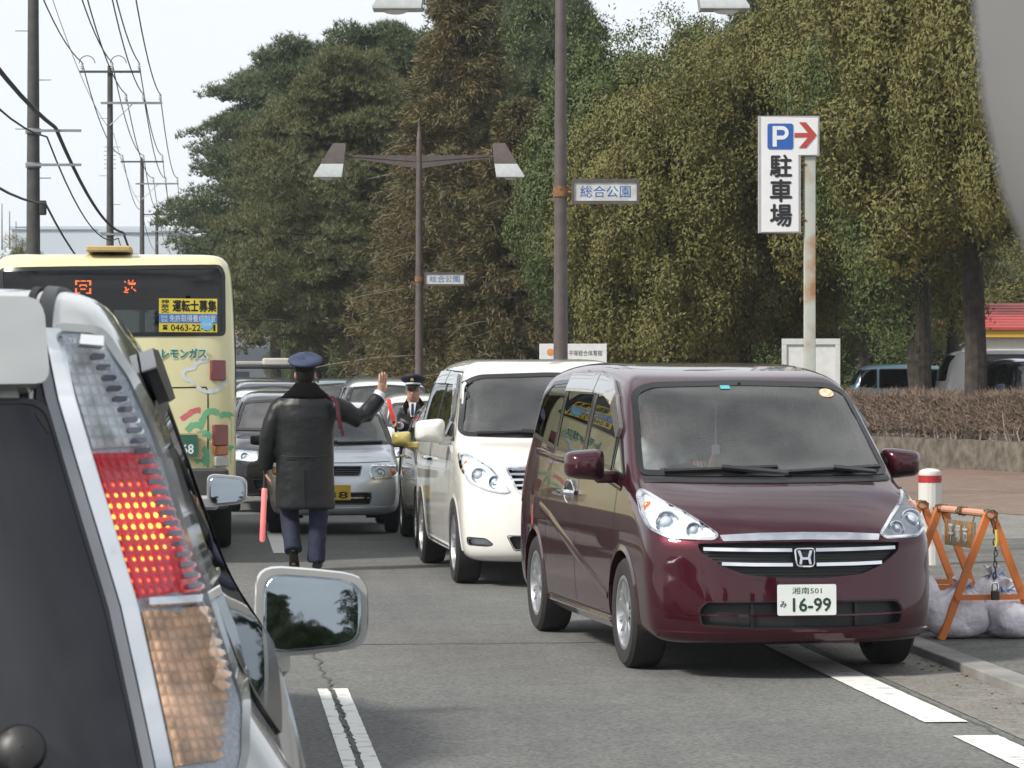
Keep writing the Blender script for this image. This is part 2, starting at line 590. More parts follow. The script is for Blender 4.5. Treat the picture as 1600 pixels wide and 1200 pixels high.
    def ring(self, poly, view, d0, d1, off=0.006, mb=None, rim=0.0):
        """conforming band between the outline moved by d0 and by d1 (inwards positive)"""
        A, B = inset(poly, d0), inset(poly, d1)
        mb = mb or MB()
        rings = []
        for P in ([A, B]):
            R = []
            for p in P:
                h, nn = self.hit(p[0], p[1], view)
                R.append(h + nn * off)
            rings.append(R)
        if rim:
            h = [self.hit(p[0], p[1], view) for p in A]
            rings.insert(0, [a + b * (off - rim) for a, b in h])
            h = [self.hit(p[0], p[1], view) for p in B]
            rings.append([a + b * (off - rim) for a, b in h])
        mb.loft(rings, caps=False)
        return mb
    def line(self, pts, view, w=0.006, off=0.0015, mb=None, seg=0.04, thick=0.0, flat=0.8):
        """conforming strip along an open polyline"""
        P = [np.array(p, float) for p in pts]
        D = []
        for a, b in zip(P[:-1], P[1:]):
            m = max(1, int(np.linalg.norm(b - a) / seg + 0.5))
            for k in range(m): D.append(a + (b - a) * k / m)
        D.append(P[-1]); D = np.array(D)
        t = np.gradient(D, axis=0); t /= np.maximum(1e-9, np.linalg.norm(t, axis=1))[:, None]
        nr = np.stack([-t[:, 1], t[:, 0]], 1) * w / 2
        mb = mb or MB()
        def lift(Q, o):
            R = []
            for p in Q:
                h, nn = self.hit(p[0], p[1], view)
                R.append(h + nn * o)
            return R
        if thick:
            R = [lift(D + nr, off), lift(D + nr * flat, off + thick), lift(D - nr * flat, off + thick), lift(D - nr, off)]
        else:
            R = [lift(D + nr, off), lift(D - nr, off)]
        mb.loft(R, caps=False, closed=False)
        return mb
    def body(self, mats, parent, name='body'):
        F = self.F[self.keep]
        used = np.unique(F)
        re = np.full(len(self.V), -1); re[used] = np.arange(len(used))
        me = np_mesh(name, self.V[used], re[F])
        o = link(name, me, mats, parent, True)
        fl = self.flagged[self.keep]
        if fl.any(): me.polygons.foreach_set('material_index', fl)
        return o

def lift_mb(mb, sh, view, pts, off): pass

def make_wheel(parent, x, y, r=0.325, w=0.205, rim_r=0.21, spokes=7, out=1, name='wheel', style='fork', tm=None):
    """wheel > tyre, rim; out = +1 outer face towards +y"""
    tm = tm or M['rubber']
    e = bpy.data.objects.new(name, None); COL.objects.link(e); e.parent = parent
    e.location = (x, y, r)
    e.empty_display_size = 0.1
    h = w / 2
    t = MB()
    prof = [(rim_r, -h * 0.8), (rim_r + 0.03, -h), (r - 0.03, -h), (r - 0.006, -h * 0.8), (r, -h * 0.4), (r, h * 0.4), (r - 0.006, h * 0.8), (r - 0.028, h), (rim_r + 0.045, h * 1.02), (rim_r + 0.012, h * 0.96), (rim_r, h * 0.8)]
    t.lathe([(a, b * out) for a, b in prof], 40, axis='y')
    t.build('tyre', tm, e)
    q = MB()
    q.lathe([(a, b * out) for a, b in [(rim_r + 0.008, h * 0.86), (rim_r + 0.008, h * 0.93), (rim_r - 0.012, h * 0.93), (rim_r - 0.025, h * 0.62), (rim_r - 0.03, -h * 0.5), (rim_r, -h * 0.7)]], 40, axis='y')
    for k in range(spokes):
        a = 2 * PI * k / spokes
        for da in ((-0.17, 0.17) if style == 'fork' else (0,)):
            wd = 0.5 * rim_r * (0.17 if style == 'fork' else 0.36)
            pts = []
            for rr, yy, s in ((0.04, h * 0.70, 1.0), (rim_r * 0.45, h * 0.78, 1.0), (rim_r * 0.75, h * 0.80, 1.1), (rim_r - 0.008, h * 0.84, 1.3)):
                aa = a + da * (0.35 + 0.75 * rr / rim_r)
                c = Vector((math.cos(aa) * rr, 0, math.sin(aa) * rr)); tn = Vector((-math.sin(aa), 0, math.cos(aa)))
                ring = [c + tn * wd * s * 0.5 + Vector((0, yy * out, 0)), c + tn * wd * s * 0.62 + Vector((0, (yy - 0.03) * out, 0)), c - tn * wd * s * 0.62 + Vector((0, (yy - 0.03) * out, 0)), c - tn * wd * s * 0.5 + Vector((0, yy * out, 0))]
                pts.append(ring)
            q.loft(pts)
    q.lathe([(a, b * out) for a, b in [(0.055, h * 0.55), (0.062, h * 0.74), (0.035, h * 0.80), (0.004, h * 0.81)]], 20, axis='y')
    q.build('rim', M['alloy'], e)
    d = MB()
    d.lathe([(a, b * out) for a, b in [(rim_r - 0.03, h * 0.25), (rim_r - 0.03, h * 0.28), (0.01, h * 0.30)]], 24, axis='y')
    d.build('brake_disc', M['black_plastic'], e)
    return e

def wheel_arch(sh, parent, x, z, r, lipmat, y_in=0.45):
    """cut the round opening on both sides; add lip band and dark well"""
    circ = np.array([(x + r * math.cos(a), z + r * math.sin(a)) for a in np.linspace(0, 2 * PI, 48, endpoint=False)])
    for view, s in (('L', 1), ('R', -1)):
        sh.cut(circ, view)
        m = (np.hypot(sh.C[:, 0] - x, sh.C[:, 2] - z) < r) & (sh.C[:, 1] * s > y_in)
        sh.keep &= ~m
        arc = [(x + r * math.cos(a), z + r * math.sin(a)) for a in np.linspace(-0.12, PI + 0.12, 40)]
        arc = [p for p in arc if p[1] > 0.16]
        lip = MB()
        R = []
        for p in arc:
            d = Vector((p[0] - x, p[1] - z)).normalized()
            h0, n0 = sh.hit(p[0] + d.x * 0.028, p[1] + d.y * 0.028, view)
            h1, n1 = sh.hit(p[0] - d.x * 0.006, p[1] - d.y * 0.006, view)
            h2 = Vector((h1.x, h1.y - s * 0.05, h1.z))
            R.append([h0 + n0 * 0.0015, h1 + n0 * 0.009, h1 + n0 * 0.004 + Vector((0, -s * 0.004, 0)), h2])
        lip.loft([list(c) for c in zip(*R)], caps=False, closed=False)
        lip.build('wheel_arch', lipmat, parent)
        well = MB()
        W = []
        for a in np.linspace(-0.3, PI + 0.3, 24):
            px, pz = x + (r + 0.005) * math.cos(a), z + (r + 0.005) * math.sin(a)
            yo = abs(sh.hit(min(max(px, sh.V[:, 0].min() + 0.1), sh.V[:, 0].max() - 0.1), max(pz, 0.3), view)[0].y) - 0.03
            W.append([Vector((px, s * yo, pz)), Vector((px, s * 0.35, pz))])
        well.loft([list(c) for c in zip(*W)], caps=False, closed=False)
        well.build('wheel_well', M['gap'], parent)

def window(sh, parent, poly, view, glassm, name='side_window', frit=0.03, seal=True, r=0.05, cut=True, off=0.004, sealm=None, seg=0.05):
    P = rounded(poly, r, seg=seg)
    if cut: sh.cut(inset(P, 0.012), view)
    g = sh.patch(P, view, off, 0.07, 0.0).build(name, glassm, parent)
    if seal:
        sh.ring(P, view, -0.004, frit, off + 0.0035, rim=0.006).build('window_seal', sealm or M['trim_black'], g)
    return g

def car_seat(parent, x, y, z=0.62, mat_=None, w=0.5):
    m = MB()
    m.rbox((x, y, z - 0.06), (0.52, w, 0.16), 0.06)
    rot = Matrix.Rotation(math.radians(-16), 3, 'Y')
    m.rbox((x - 0.27, y, z + 0.28), (0.15, w, 0.62), 0.06, rot)
    m.rbox((x - 0.36, y, z + 0.69), (0.11, 0.26, 0.18), 0.05, rot)
    return m.build('seat', mat_ or M['seat_cloth'], parent)

def steering_wheel(parent, x, y, z):
    e = MB()
    rot = Matrix.Rotation(math.radians(-62), 3, 'Y')
    c = Vector((x, y, z))
    P = [c + rot @ Vector((0.185 * math.cos(a), 0.185 * math.sin(a), 0)) for a in np.linspace(0, 2 * PI, 33)]
    e.tube(P, 0.014, 8)
    e.rbox(c, (0.12, 0.14, 0.04), 0.04, rot)
    for a in (0, PI, -PI / 2):
        e.tube([c, c + rot @ Vector((0.18 * math.sin(a), 0.18 * math.cos(a), 0))], 0.013, 6)
    e.tube([c, c + Vector((0.45, 0, -0.22))], 0.03, 8)
    return e.build('steering_wheel', M['dash'], parent)

def licence_plate(parent, c, nrm, w=0.33, h=0.165, top='', kana='', num='', bg=None, ink=None, right=None):
    """plate > lettering; c centre, nrm outward normal"""
    n = Vector(nrm).normalized()
    x = Vector((0, 0, 1)).cross(n).normalized(); y = n.cross(x)
    m = MB()
    F = frame(Vector(c), x, y, n)
    pts = rounded([(-w / 2, -h / 2), (w / 2, -h / 2), (w / 2, h / 2), (-w / 2, h / 2)], 0.012, seg=1)
    m.prism(pts, 0.004, F)
    p = m.build('licence_plate', bg or M['white_plate'], parent, smooth=False)
    t = MB()
    def put(s, cx, cy, ww, hh, b):
        if s:
            k = text_mb(s, ww, hh, F @ Matrix.Translation((cx, cy, 0.0052)), b)
            t.add(k.v, k.f)
    put(top, 0.0, h * 0.30, w * 0.50, h * 0.22, 0.0)
    put(kana, -w * 0.40, -h * 0.14, w * 0.11, h * 0.2, 0.015)
    put(num, w * 0.085, -h * 0.16, w * 0.64, h * 0.43, 0.03)
    if t.v: t.build('lettering', ink or M['green_ink'], p, smooth=False)
    return p

def mirror_arm(parent, x, y, z, s, paint, w=0.24, h=0.165, d=0.10, signal=True, stalk=True, cap=None, taper=-0.12, up=0.13):
    """door mirror on side s, facing backwards; its housing bulges forwards"""
    m = MB()
    cx, cy, cz = x, y + s * (0.06 + w / 2), z
    rings = []
    for q, sc in ((-0.02, 0.97), (0.0, 1.0), (0.03, 0.98), (0.06, 0.88), (0.085, 0.68), (0.10, 0.35)):
        R = []
        for k in range(28):
            a = 2 * PI * k / 28
            e = 2.0 / 5.0
            yy = math.copysign(abs(math.cos(a)) ** e, math.cos(a)) * w / 2
            zz = math.copysign(abs(math.sin(a)) ** e, math.sin(a)) * h / 2 * (1.0 + taper * (s * yy / (w / 2)))
            R.append(Vector((cx + q * d / 0.10 - s * yy * 0.02, cy + yy * sc, cz + zz * sc)))
        rings.append(R)
    m.loft(rings)
    o = m.build('door_mirror', paint, parent)
    g = MB()                                             # slightly domed, tilted glass
    GR = []
    for q in np.linspace(1.0, 0.05, 16):
        R = []
        for p in rings[0]:
            dy, dz = (p.y - cy) * 0.88 * q, (p.z - cz) * 0.86 * q
            R.append(Vector((cx - 0.050 + (dy * dy + dz * dz) / 4.5 - 0.010 + s * 0.075 * dy, cy + dy, cz + dz)))
        GR.append(R)
    k0 = sum((p.x for p in GR[0])) / len(GR[0])
    GR = [[Vector((p.x + up * (p.z - cz), p.y, p.z)) for p in R] for R in GR]
    g.loft(GR)
    GL = g.build('mirror_glass', M['mirror_glass'], o, True, None)
    rm = MB()
    rm.loft([GR[0], [p + Vector((0.045, 0, 0)) for p in GR[0]]], caps=False).build('mirror_seal', M['trim_black'], GL)
    if stalk:
        st = MB()
        st.rbox((x + 0.02, y + s * 0.045, z - h * 0.42), (0.08, 0.15, 0.07), 0.03)
        st.build('mirror_foot', cap or paint, o)
    if signal:
        sg = MB()
        sg.rbox((x + d * 0.60, cy + s * w * 0.20, cz - 0.012), (0.055, w * 0.36, 0.048), 0.018)
        sg.build('signal_lamp', M['white_plate'], o)
    return o
# ------------------------------------------------------------------ vehicle fittings
def mir(P): return [(-a, b) for a, b in P][::-1]

def car_paint(name, col, metal=0.25, rough=0.32, back=(0.38, 0.38, 0.37), coat=1.0):
    return mat(name, col, rough, metal, var=0.06, scale=3.0, coat=coat, back=back, spec=0.1)

M['reflector'] = mat('reflector', (0.84, 0.87, 0.90), 0.22, 0.25, var=0.22, scale=22, bump=0.25, bscale=30)
M['bulb_ring'] = mat('bulb_ring', (0.75, 0.78, 0.82), 0.12, 0.8, var=0.1)
M['projector'] = mat('projector', (0.55, 0.62, 0.70), 0.04, 0.2, coat=1.0)
M['grille_dark'] = mat('grille_dark', (0.012, 0.012, 0.013), 0.5)

def headlight(sh, parent, poly, view, bulbs, amber=None, depth=0.04, r=0.03, name='headlight', cover=0.010):
    """headlight: silver bowl set into the body > lamp bowls, amber bulb, clear cover"""
    P = rounded(poly, r, seg=0.03)
    sh.cut(inset(P, 0.008), view)
    o = sh.patch(P, view, -depth * 0.25, 0.035, depth * 0.3).build(name, M['reflector'], parent)
    sh.ring(P, view, -0.002, 0.014, cover, rim=depth * 0.5).build('lamp_frame', M['chrome'], o)
    for a, b, rad in bulbs:
        h, n = sh.hit(a, b, view)
        f = Vector((1, 0, 0)) if view == 'F' else Vector((-1, 0, 0))
        d = (f * 0.75 + n * 0.25).normalized()
        x = d.cross(Vector((0, 0, 1))).normalized(); y = d.cross(x)
        F = frame(h - n * (depth * 0.45), x, y, d)
        q = MB(); q.lathe([(rad * 1.0, 0.0), (rad * 1.06, 0.024), (rad * 0.96, 0.028), (rad * 0.80, 0.004), (rad * 0.5, 0.002)], 28, mtx=F)
        ring = q.build('lamp_bowl', M['bulb_ring'], o)
        q = MB(); q.ball(F @ Vector((0, 0, 0.004)), rad * 0.62, 18, 10, (1, 1, 1))
        q.build('bulb', M['projector'], ring)
    if amber:
        h, n = sh.hit(amber[0], amber[1], view)
        q = MB(); q.ball(h - n * 0.018, amber[2], 14, 8, (0.7, 1, 1)); q.build('amber_bulb', M['orange_lens'], o)
    sh.patch(P, view, cover, 0.05, 0.0).build('lens_cover', M['lens_clear'], o)
    return o

def opening(sh, parent, poly, view, name, m, depth=0.03, r=0.02, sp=0.06):
    P = rounded(poly, r, seg=0.04)
    sh.cut(inset(P, 0.006), view)
    o = sh.patch(P, view, -depth, sp, 0.0).build(name, m, parent)
    w = sh.ring(P, view, -0.003, 0.0035, 0.002, rim=depth + 0.01)
    w.build('opening_rim', M['gap'], o)
    return o

def wiper(sh, parent, a, b, view='F', piv=None, off=0.012):
    w = sh.line([a, b], view, 0.016, off, thick=0.016)
    o = w.build('wiper', M['trim_black'], parent)
    if piv:
        mid = (a[0] * 0.5 + b[0] * 0.5, a[1] * 0.5 + b[1] * 0.5)
        sh.line([piv, mid], view, 0.022, off + 0.016, thick=0.014).build('wiper_arm', M['trim_black'], o)
    return o

def gaps(sh, parent, lines, w=0.007, name='panel_gap'):
    """all shut lines of the doors and bonnet"""
    m = MB()
    for view, pts in lines:
        sh.line(pts, view, w, 0.0012, m)
    return m.build(name, M['gap'], parent, smooth=False)

def emblem_h(parent, c, nrm, w=0.125, h=0.11):
    n = Vector(nrm).normalized(); x = Vector((0, 0, 1)).cross(n).normalized(); y = n.cross(x)
    F = frame(Vector(c), x, y, n)
    m = MB()
    out = rounded([(-w * 0.44, -h / 2), (w * 0.44, -h / 2), (w / 2, h / 2), (-w / 2, h / 2)], h * 0.22, 5, 1)
    inn = inset(out, 0.011)
    rings = []
    for P, z in ((out, 0.0), (out, 0.008), (inset(out, 0.004), 0.012), (inset(out, 0.008), 0.012), (inn, 0.006), (inn, 0.0)):
        rings.append([F @ Vector((p[0], p[1], z)) for p in P])
    m.loft(rings, caps=False)
    a, b = w * 0.36, h * 0.36
    for s in (-1, 1):
        m.prism([(s * a * 0.98, b), (s * a * 0.60, b), (s * a * 0.32, -b * 0.0), (s * a * 0.50, -b * 1.0), (s * a * 0.80, -b * 1.0), (s * a * 0.66, 0.0)][::s], 0.011, F)
    m.prism([(-a * 0.45, -b * 0.32), (a * 0.45, -b * 0.32), (a * 0.45, b * 0.02), (-a * 0.45, b * 0.02)], 0.010, F)
    return m.build('emblem', M['chrome'], parent)

def dashboard(parent, x0, x1, w, z, m=None):
    d = MB()
    d.rbox(((x0 + x1) / 2, 0, z - 0.17), (x1 - x0, w, 0.34), 0.08)
    d.rbox((x0 + 0.05, -0.37, z + 0.02), (0.22, 0.34, 0.10), 0.05)
    return d.build('dashboard', m or M['dash'], parent)

def floor_pan(parent, x0, x1, w, z=0.33):
    return MB().box(((x0 + x1) / 2, 0, z), (x1 - x0, w, 0.04)).build('floor_pan', M['black_plastic'], parent, smooth=False)

def person_in_car(*a): pass
# ------------------------------------------------------------------ ground, road, pavement
def asphalt(name, col, scale=1.0, var=0.35, tracks=False):
    m = mat(name, col, 0.88, var=var * (.35 if tracks else 1), scale=2.2 * scale, detail=6, bump=0.35, bscale=160)
    n, l = m.node_tree.nodes, m.node_tree.links
    b = n['Principled BSDF']
    src = b.inputs['Base Color'].links[0].from_socket
    tc = n.new('ShaderNodeTexCoord')
    v = n.new('ShaderNodeTexVoronoi'); v.inputs['Scale'].default_value = 55
    rr = n.new('ShaderNodeValToRGB')
    rr.color_ramp.elements[0].color = (0.62, 0.62, 0.62, 1); rr.color_ramp.elements[1].color = (1.25, 1.25, 1.22, 1)
    rr.color_ramp.elements[0].position = 0.1; rr.color_ramp.elements[1].position = 0.9
    l.new(tc.outputs['Object'], v.inputs['Vector']); l.new(v.outputs['Color'], rr.inputs['Fac'])
    big = n.new('ShaderNodeTexNoise'); big.inputs['Scale'].default_value = 0.35; big.inputs['Detail'].default_value = 6
    r3 = n.new('ShaderNodeValToRGB'); r3.color_ramp.elements[0].color = (0.90, 0.90, 0.90, 1); r3.color_ramp.elements[1].color = (1.07, 1.07, 1.06, 1)
    r3.color_ramp.elements[0].position = 0.35; r3.color_ramp.elements[1].position = 0.65
    l.new(tc.outputs['Object'], big.inputs['Vector']); l.new(big.outputs['Fac'], r3.inputs['Fac'])
    m1 = n.new('ShaderNodeMix'); m1.data_type = 'RGBA'; m1.blend_type = 'MULTIPLY'; m1.inputs[0].default_value = 1
    m2 = n.new('ShaderNodeMix'); m2.data_type = 'RGBA'; m2.blend_type = 'MULTIPLY'; m2.inputs[0].default_value = 1
    l.new(src, m1.inputs[6]); l.new(rr.outputs['Color'], m1.inputs[7])
    l.new(m1.outputs[2], m2.inputs[6]); l.new(r3.outputs['Color'], m2.inputs[7])
    out = m2.outputs[2]
    if tracks:                                         # tyre polished lanes and long stains
        mr = n.new('ShaderNodeMapping'); mr.inputs['Rotation'].default_value = (0, 0, PI / 2 - ROAD_YAW); mp = n.new('ShaderNodeMapping'); mp.inputs['Scale'].default_value = (1.5, 0.03, 1)
        t = n.new('ShaderNodeTexNoise'); t.inputs['Scale'].default_value = 1.0; t.inputs['Detail'].default_value = 5
        r4 = n.new('ShaderNodeValToRGB'); r4.color_ramp.elements[0].position = .36; r4.color_ramp.elements[1].position = .64
        r4.color_ramp.elements[0].color = (.86, .86, .86, 1); r4.color_ramp.elements[1].color = (1.08, 1.08, 1.07, 1)
        l.new(tc.outputs['Object'], mr.inputs['Vector']); l.new(mr.outputs['Vector'], mp.inputs['Vector']); l.new(mp.outputs['Vector'], t.inputs['Vector']); l.new(t.outputs['Fac'], r4.inputs['Fac'])
        m3 = n.new('ShaderNodeMix'); m3.data_type = 'RGBA'; m3.blend_type = 'MULTIPLY'; m3.inputs[0].default_value = 1
        l.new(out, m3.inputs[6]); l.new(r4.outputs['Color'], m3.inputs[7]); out = m3.outputs[2]
    l.new(out, b.inputs['Base Color'])
    return m

M['road'] = asphalt('road_asphalt', (0.142, 0.143, 0.141), tracks=True)
M['old_asphalt'] = asphalt('pavement_asphalt', (0.150, 0.147, 0.140), 1.5)
M['pale_asphalt'] = asphalt('pale_asphalt', (0.230, 0.222, 0.205), 1.2, 0.2)
M['red_paving'] = asphalt('red_paving', (0.225, 0.158, 0.125), 1.2, 0.22)
M['gutter'] = asphalt('gutter_concrete', (0.205, 0.195, 0.175), 1.6, 0.25)
M['concrete'] = mat('concrete', (0.25, 0.245, 0.23), 0.9, var=0.35, scale=3, bump=0.3, bscale=30)
M['soil'] = mat('soil', (0.10, 0.085, 0.06), 0.95, var=0.5, scale=2, bump=0.5)
M['stone_wall'] = mat('stone_wall', (0.165, 0.140, 0.110), 0.95, col2=(0.070, 0.060, 0.048), scale=5, bump=0.6, bscale=38, detail=12, ramp=(.34, .66))
M['line_paint'] = mat('road_paint', (0.66, 0.66, 0.63), 0.7, col2=(0.36, 0.36, 0.35), scale=9, detail=8, ramp=(0.30, 0.46))

def sheet(name, pts, z, m, kind='structure', thick=None):
    mb = MB()
    P = [Vector((p[0], p[1], z)) for p in pts]
    if thick:
        Q = [p - Vector((0, 0, thick)) for p in P]; n = len(P)
        mb.add(P + Q, [tuple(range(n)), tuple(reversed(range(n, 2 * n)))] + [((i + 1) % n, i, n + i, n + (i + 1) % n) for i in range(n)])
    else:
        mb.add(P, [tuple(range(len(P)))])
    o = mb.build(name, m, None, smooth=False)
    o['kind'] = kind
    return o

def strip(s0, s1, t0, t1):
    return [rp(s0, t0), rp(s0, t1), rp(s1, t1), rp(s1, t0)]

def wavy(s0, s1, t0, t1, amp=0.012, step=0.08, seed=1, a0=.35, a1=.35):
    """road strip with worn edges"""
    r = random.Random(seed)
    n = max(3, int((s1 - s0) / step))
    A = [rp(s0 + (s1 - s0) * i / n, t0 + r.choice((0, 0, 1)) * r.uniform(-amp, amp) * a0) for i in range(n + 1)]
    B = [rp(s0 + (s1 - s0) * i / n, t1 + r.choice((0, 0, 1)) * r.uniform(-amp, amp) * a1) for i in range(n + 1)]
    return A + B[::-1]

sheet('ground', [(-700, -160), (700, -160), (700, 1300), (-700, 1300)], -0.10, M['soil'])
sheet('road', strip(-40, 900, -3.55, 3.80), 0.0, M['road'])
sheet('gutter', strip(-40, 900, 3.80, 4.32), 0.003, M['gutter'])
# kerb stones with joints between them (lowered at the park entrance)
kerb_root = empty('kerb', rp(0, 0))
kerb_root['kind'] = 'structure'
kme = None
for k in range(-2, 44):
    s0 = 2.0 * k + 8.3
    h = 0.055 if s0 < 46 else 0.13
    c = rp(s0 + 1.0, 4.41, h / 2 - 0.05)
    if s0 > 46 or kme is None or s0 - 2.0 < 8.3 - 4:
        pass
    o = MB().rbox((0, 0, 0), (1.985, 0.18, h + 0.10), 0.012).build('kerb_stone', M['concrete'], kerb_root, angle=30)
    o.location = c - kerb_root.location
    o.rotation_euler = (0, 0, ROAD_YAW)
sheet('pavement', strip(-40, 33.0, 4.50, 9.5), 0.045, M['old_asphalt'], thick=0.14)
sheet('forecourt', [rp(33.004, 4.50), rp(33.004, 9.5), rp(-40, 9.504), rp(-40, 60), rp(110, 60), rp(110, 4.50)], 0.042, M['pale_asphalt'], thick=0.14)
sheet('path', [at(1150, 775, 46.2)[:2], at(1390, 791, 42.0)[:2], at(1640, 806, 39.0)[:2], at(1980, 822, 36.5)[:2], (15.0, 53.0), (9.3, 57.6), (7.7, 62.0), (4.2, 73.0)], 0.047, M['red_paving'])
# left kerb, verge
sheet('left_pavement', strip(-40, 900, -6.2, -3.73), 0.10, M['old_asphalt'], thick=0.18)
sheet('left_kerb', strip(-40, 900, -3.73, -3.55), 0.105, M['concrete'], thick=0.18)
sheet('verge', strip(112, 900, 4.5, 40), 0.05, M['soil'], thick=0.14)

# painted markings
mk = 0
def marking(name, pts, z=0.004):
    o = sheet(name, pts, z, M['line_paint'])
    return o
marking('centre_line', wavy(11.6, 17.66, 0.555, 0.618, 0.013, 0.04, 3, .2, 1.))
marking('centre_line', wavy(11.6, 17.66, 0.648, 0.722, 0.013, 0.04, 4, 1., .2))
for s0, s1 in ((31.6, 36.2), (47, 52), (62, 67), (77, 82)):
    marking('centre_line', wavy(s0, s1, 0.56, 0.72, 0.008, 0.1, int(s0)))
marking('edge_line', wavy(15.62, 22.5, 3.50, 3.72, 0.010, 0.06, 8), 0.0072)
marking('edge_line', wavy(10.0, 15.02, 3.50, 3.72, 0.010, 0.06, 9), 0.0072)
marking('edge_line', wavy(44.0, 120, 3.55, 3.70, 0.008, 0.3, 10), 0.0072)
M['tar'] = mat('tar', (0.075, 0.075, 0.073), 0.8)
def crack(name, pts, w, seed=0, z=0.0022):
    r = random.Random(seed)
    A, B = [], []
    for p, q in zip(pts[:-1], pts[1:]):
        n = max(2, int((Vector(q) - Vector(p)).length / 0.15))
        for i in range(n):
            c = Vector(p).lerp(Vector(q), i / n) + Vector((r.uniform(-.02, .02), r.uniform(-.03, .03)))
            A.append(c); B.append(c)
    d = (Vector(pts[-1]) - Vector(pts[0])).normalized(); nn = Vector((-d.y, d.x))
    mb = MB()
    L = [Vector((p.x + nn.x * w * r.uniform(.2, .5), p.y + nn.y * w * r.uniform(.2, .5), z)) for p in A]
    R = [Vector((p.x - nn.x * w * r.uniform(.2, .5), p.y - nn.y * w * r.uniform(.2, .5), z)) for p in B]
    mb.loft([L, R], caps=False, closed=False)
    o = mb.build(name, M['tar'], None, smooth=False); o['kind'] = 'structure'
    return o
g2 = lambda s, t: tuple(rp(s, t)[:2])
crack('road_joint', [g2(20.55, -3.5), g2(20.65, 3.78)], 0.035, 1)
crack('road_joint', [g2(34.2, -3.5), g2(34.3, 3.78)], 0.10, 2)
crack('road_joint', [g2(52, -3.5), g2(52.2, 3.78)], 0.09, 3)
crack('road_crack', [g2(10.5, 0.63), g2(17.9, 0.635), g2(20.5, 0.60), g2(25.0, 0.55)], 0.016, 4, 0.0062)
crack('road_crack', [g2(10.0, 3.76), g2(22.0, 3.74)], 0.03, 5)
# loose bits at the kerb
lit = MB()
r_ = random.Random(5)
for i in range(260):
    p = rp(r_.uniform(12, 40), 4.28 - abs(r_.gauss(0, 0.10)), 0.006)
    s = r_.uniform(0.006, 0.02)
    a = r_.uniform(0, 6.3)
    lit.box(p, (s, s * 1.6, s * 0.6), Matrix.Rotation(a, 3, 'Z'))
o = lit.build('litter', mat('dry_leaf', (0.20, 0.14, 0.08), 0.9), None, smooth=False); o['kind'] = 'stuff'

# planting bed: rough stone wall
def polyline_wall(pts, h, w, z0, m, name, nz=5, rough=0.014, seed=0):
    r = random.Random(seed)
    mb = MB()
    P = []
    for a, b in zip(pts[:-1], pts[1:]):
        a, b = Vector(a), Vector(b); n = max(1, int((b - a).length / 0.22))
        for i in range(n): P.append(a.lerp(b, i / n))
    P.append(Vector(pts[-1]))
    d = (P[-1] - P[0]).normalized(); nn = Vector((-d.y, d.x))
    if nn.y > 0: nn = -nn
    rings = []
    for p in P:
        R = []
        for k in range(nz + 1):
            R.append(Vector((p.x, p.y, z0 + h * k / nz)) + Vector((nn.x, nn.y, 0)) * r.uniform(-rough, rough))
        for k in range(3):
            R.append(Vector((p.x, p.y, z0 + h + r.uniform(-.012, .012))) - Vector((nn.x, nn.y, 0)) * w * (0.15 + 0.85 * k / 2))
        R.append(Vector((p.x, p.y, z0)) - Vector((nn.x, nn.y, 0)) * w)
        rings.append(R)
    mb.loft(rings)
    return mb.build(name, m, None, angle=50)
WALL = [(15.2, 52.0), (11.2, 54.6), (9.15, 57.9), (7.75, 62.0), (6.2, 67.0), (3.2, 76.0)]
w = polyline_wall([WALL[1], WALL[2], WALL[3], WALL[4], WALL[5]], 0.56, 0.35, 0.03, M['stone_wall'], 'planter_wall')
tag(w, 'rough brown stone planter wall under the bare twig hedge', 'wall')
BACK = [(4.9, 77.5), (8.3, 68.5), (10.2, 62.6), (11.9, 59.0), (13.6, 56.5)]
sheet('planting_bed', [(p[0] + .22, p[1] + .10) for p in WALL[1:]] + BACK, 0.53, M['soil'], thick=0.45)

# bare clipped hedge: countless twigs
def twig_mass(n, place, L=(0.08, 0.22), w=0.0065, up=0.5, seed=1):
    r = np.random.default_rng(seed)
    P = np.array([place(r) for _ in range(n)], np.float32)
    D = r.normal(0, 1, (n, 3)); D[:, 2] = np.abs(D[:, 2]) * (0.6 + up) + 0.15
    D /= np.linalg.norm(D, axis=1)[:, None]
    S = np.cross(D, r.normal(0, 1, (n, 3))); S /= np.linalg.norm(S, axis=1)[:, None]
    ln = r.uniform(L[0], L[1], (n, 1)); ww = w * r.uniform(0.6, 1.3, (n, 1))
    V = np.stack([P - S * ww, P + S * ww, P + D * ln + S * ww * 0.3, P + D * ln - S * ww * 0.3], 1).reshape(-1, 3)
    F = np.arange(n * 4, dtype=np.int32).reshape(-1, 4)
    return V, F
def hedge_run(pts, z0, z1, depth, n, seed):
    segs = [(Vector(a), Vector(b)) for a, b in zip(pts[:-1], pts[1:])]
    ls = [(b - a).length for a, b in segs]; tot = sum(ls)
    def place(r):
        q = r.uniform(0, tot)
        for (a, b), l in zip(segs, ls):
            if q <= l: break
            q -= l
        d = (b - a).normalized(); nn = Vector((-d.y, d.x))
        if nn.y < 0: nn = -nn
        p = a + d * q
        h = r.random() ** 0.75
        k = r.uniform(0, 1)
        k = k * 0.35 if r.random() < 0.6 else k
        if h < 0.25 and r.random() < 0.75: h = 0.25 + 0.75 * r.random()
        c = p + nn * (0.05 + depth * k)
        bump = 0.06 * math.sin(q * 1.7) + 0.04 * math.sin(q * 4.1)
        return (c.x, c.y, z0 + (z1 - z0 + bump) * h * 0.92)
    V, F = twig_mass(n, place, seed=seed)
    return V, F
M['twig'] = mat('bare_twig', (0.21, 0.150, 0.115), 0.9, col2=(0.12, 0.088, 0.066), scale=2, island=[(0.09, 0.066, 0.05), (0.22, 0.155, 0.12), (0.30, 0.23, 0.18), (0.15, 0.12, 0.07)])
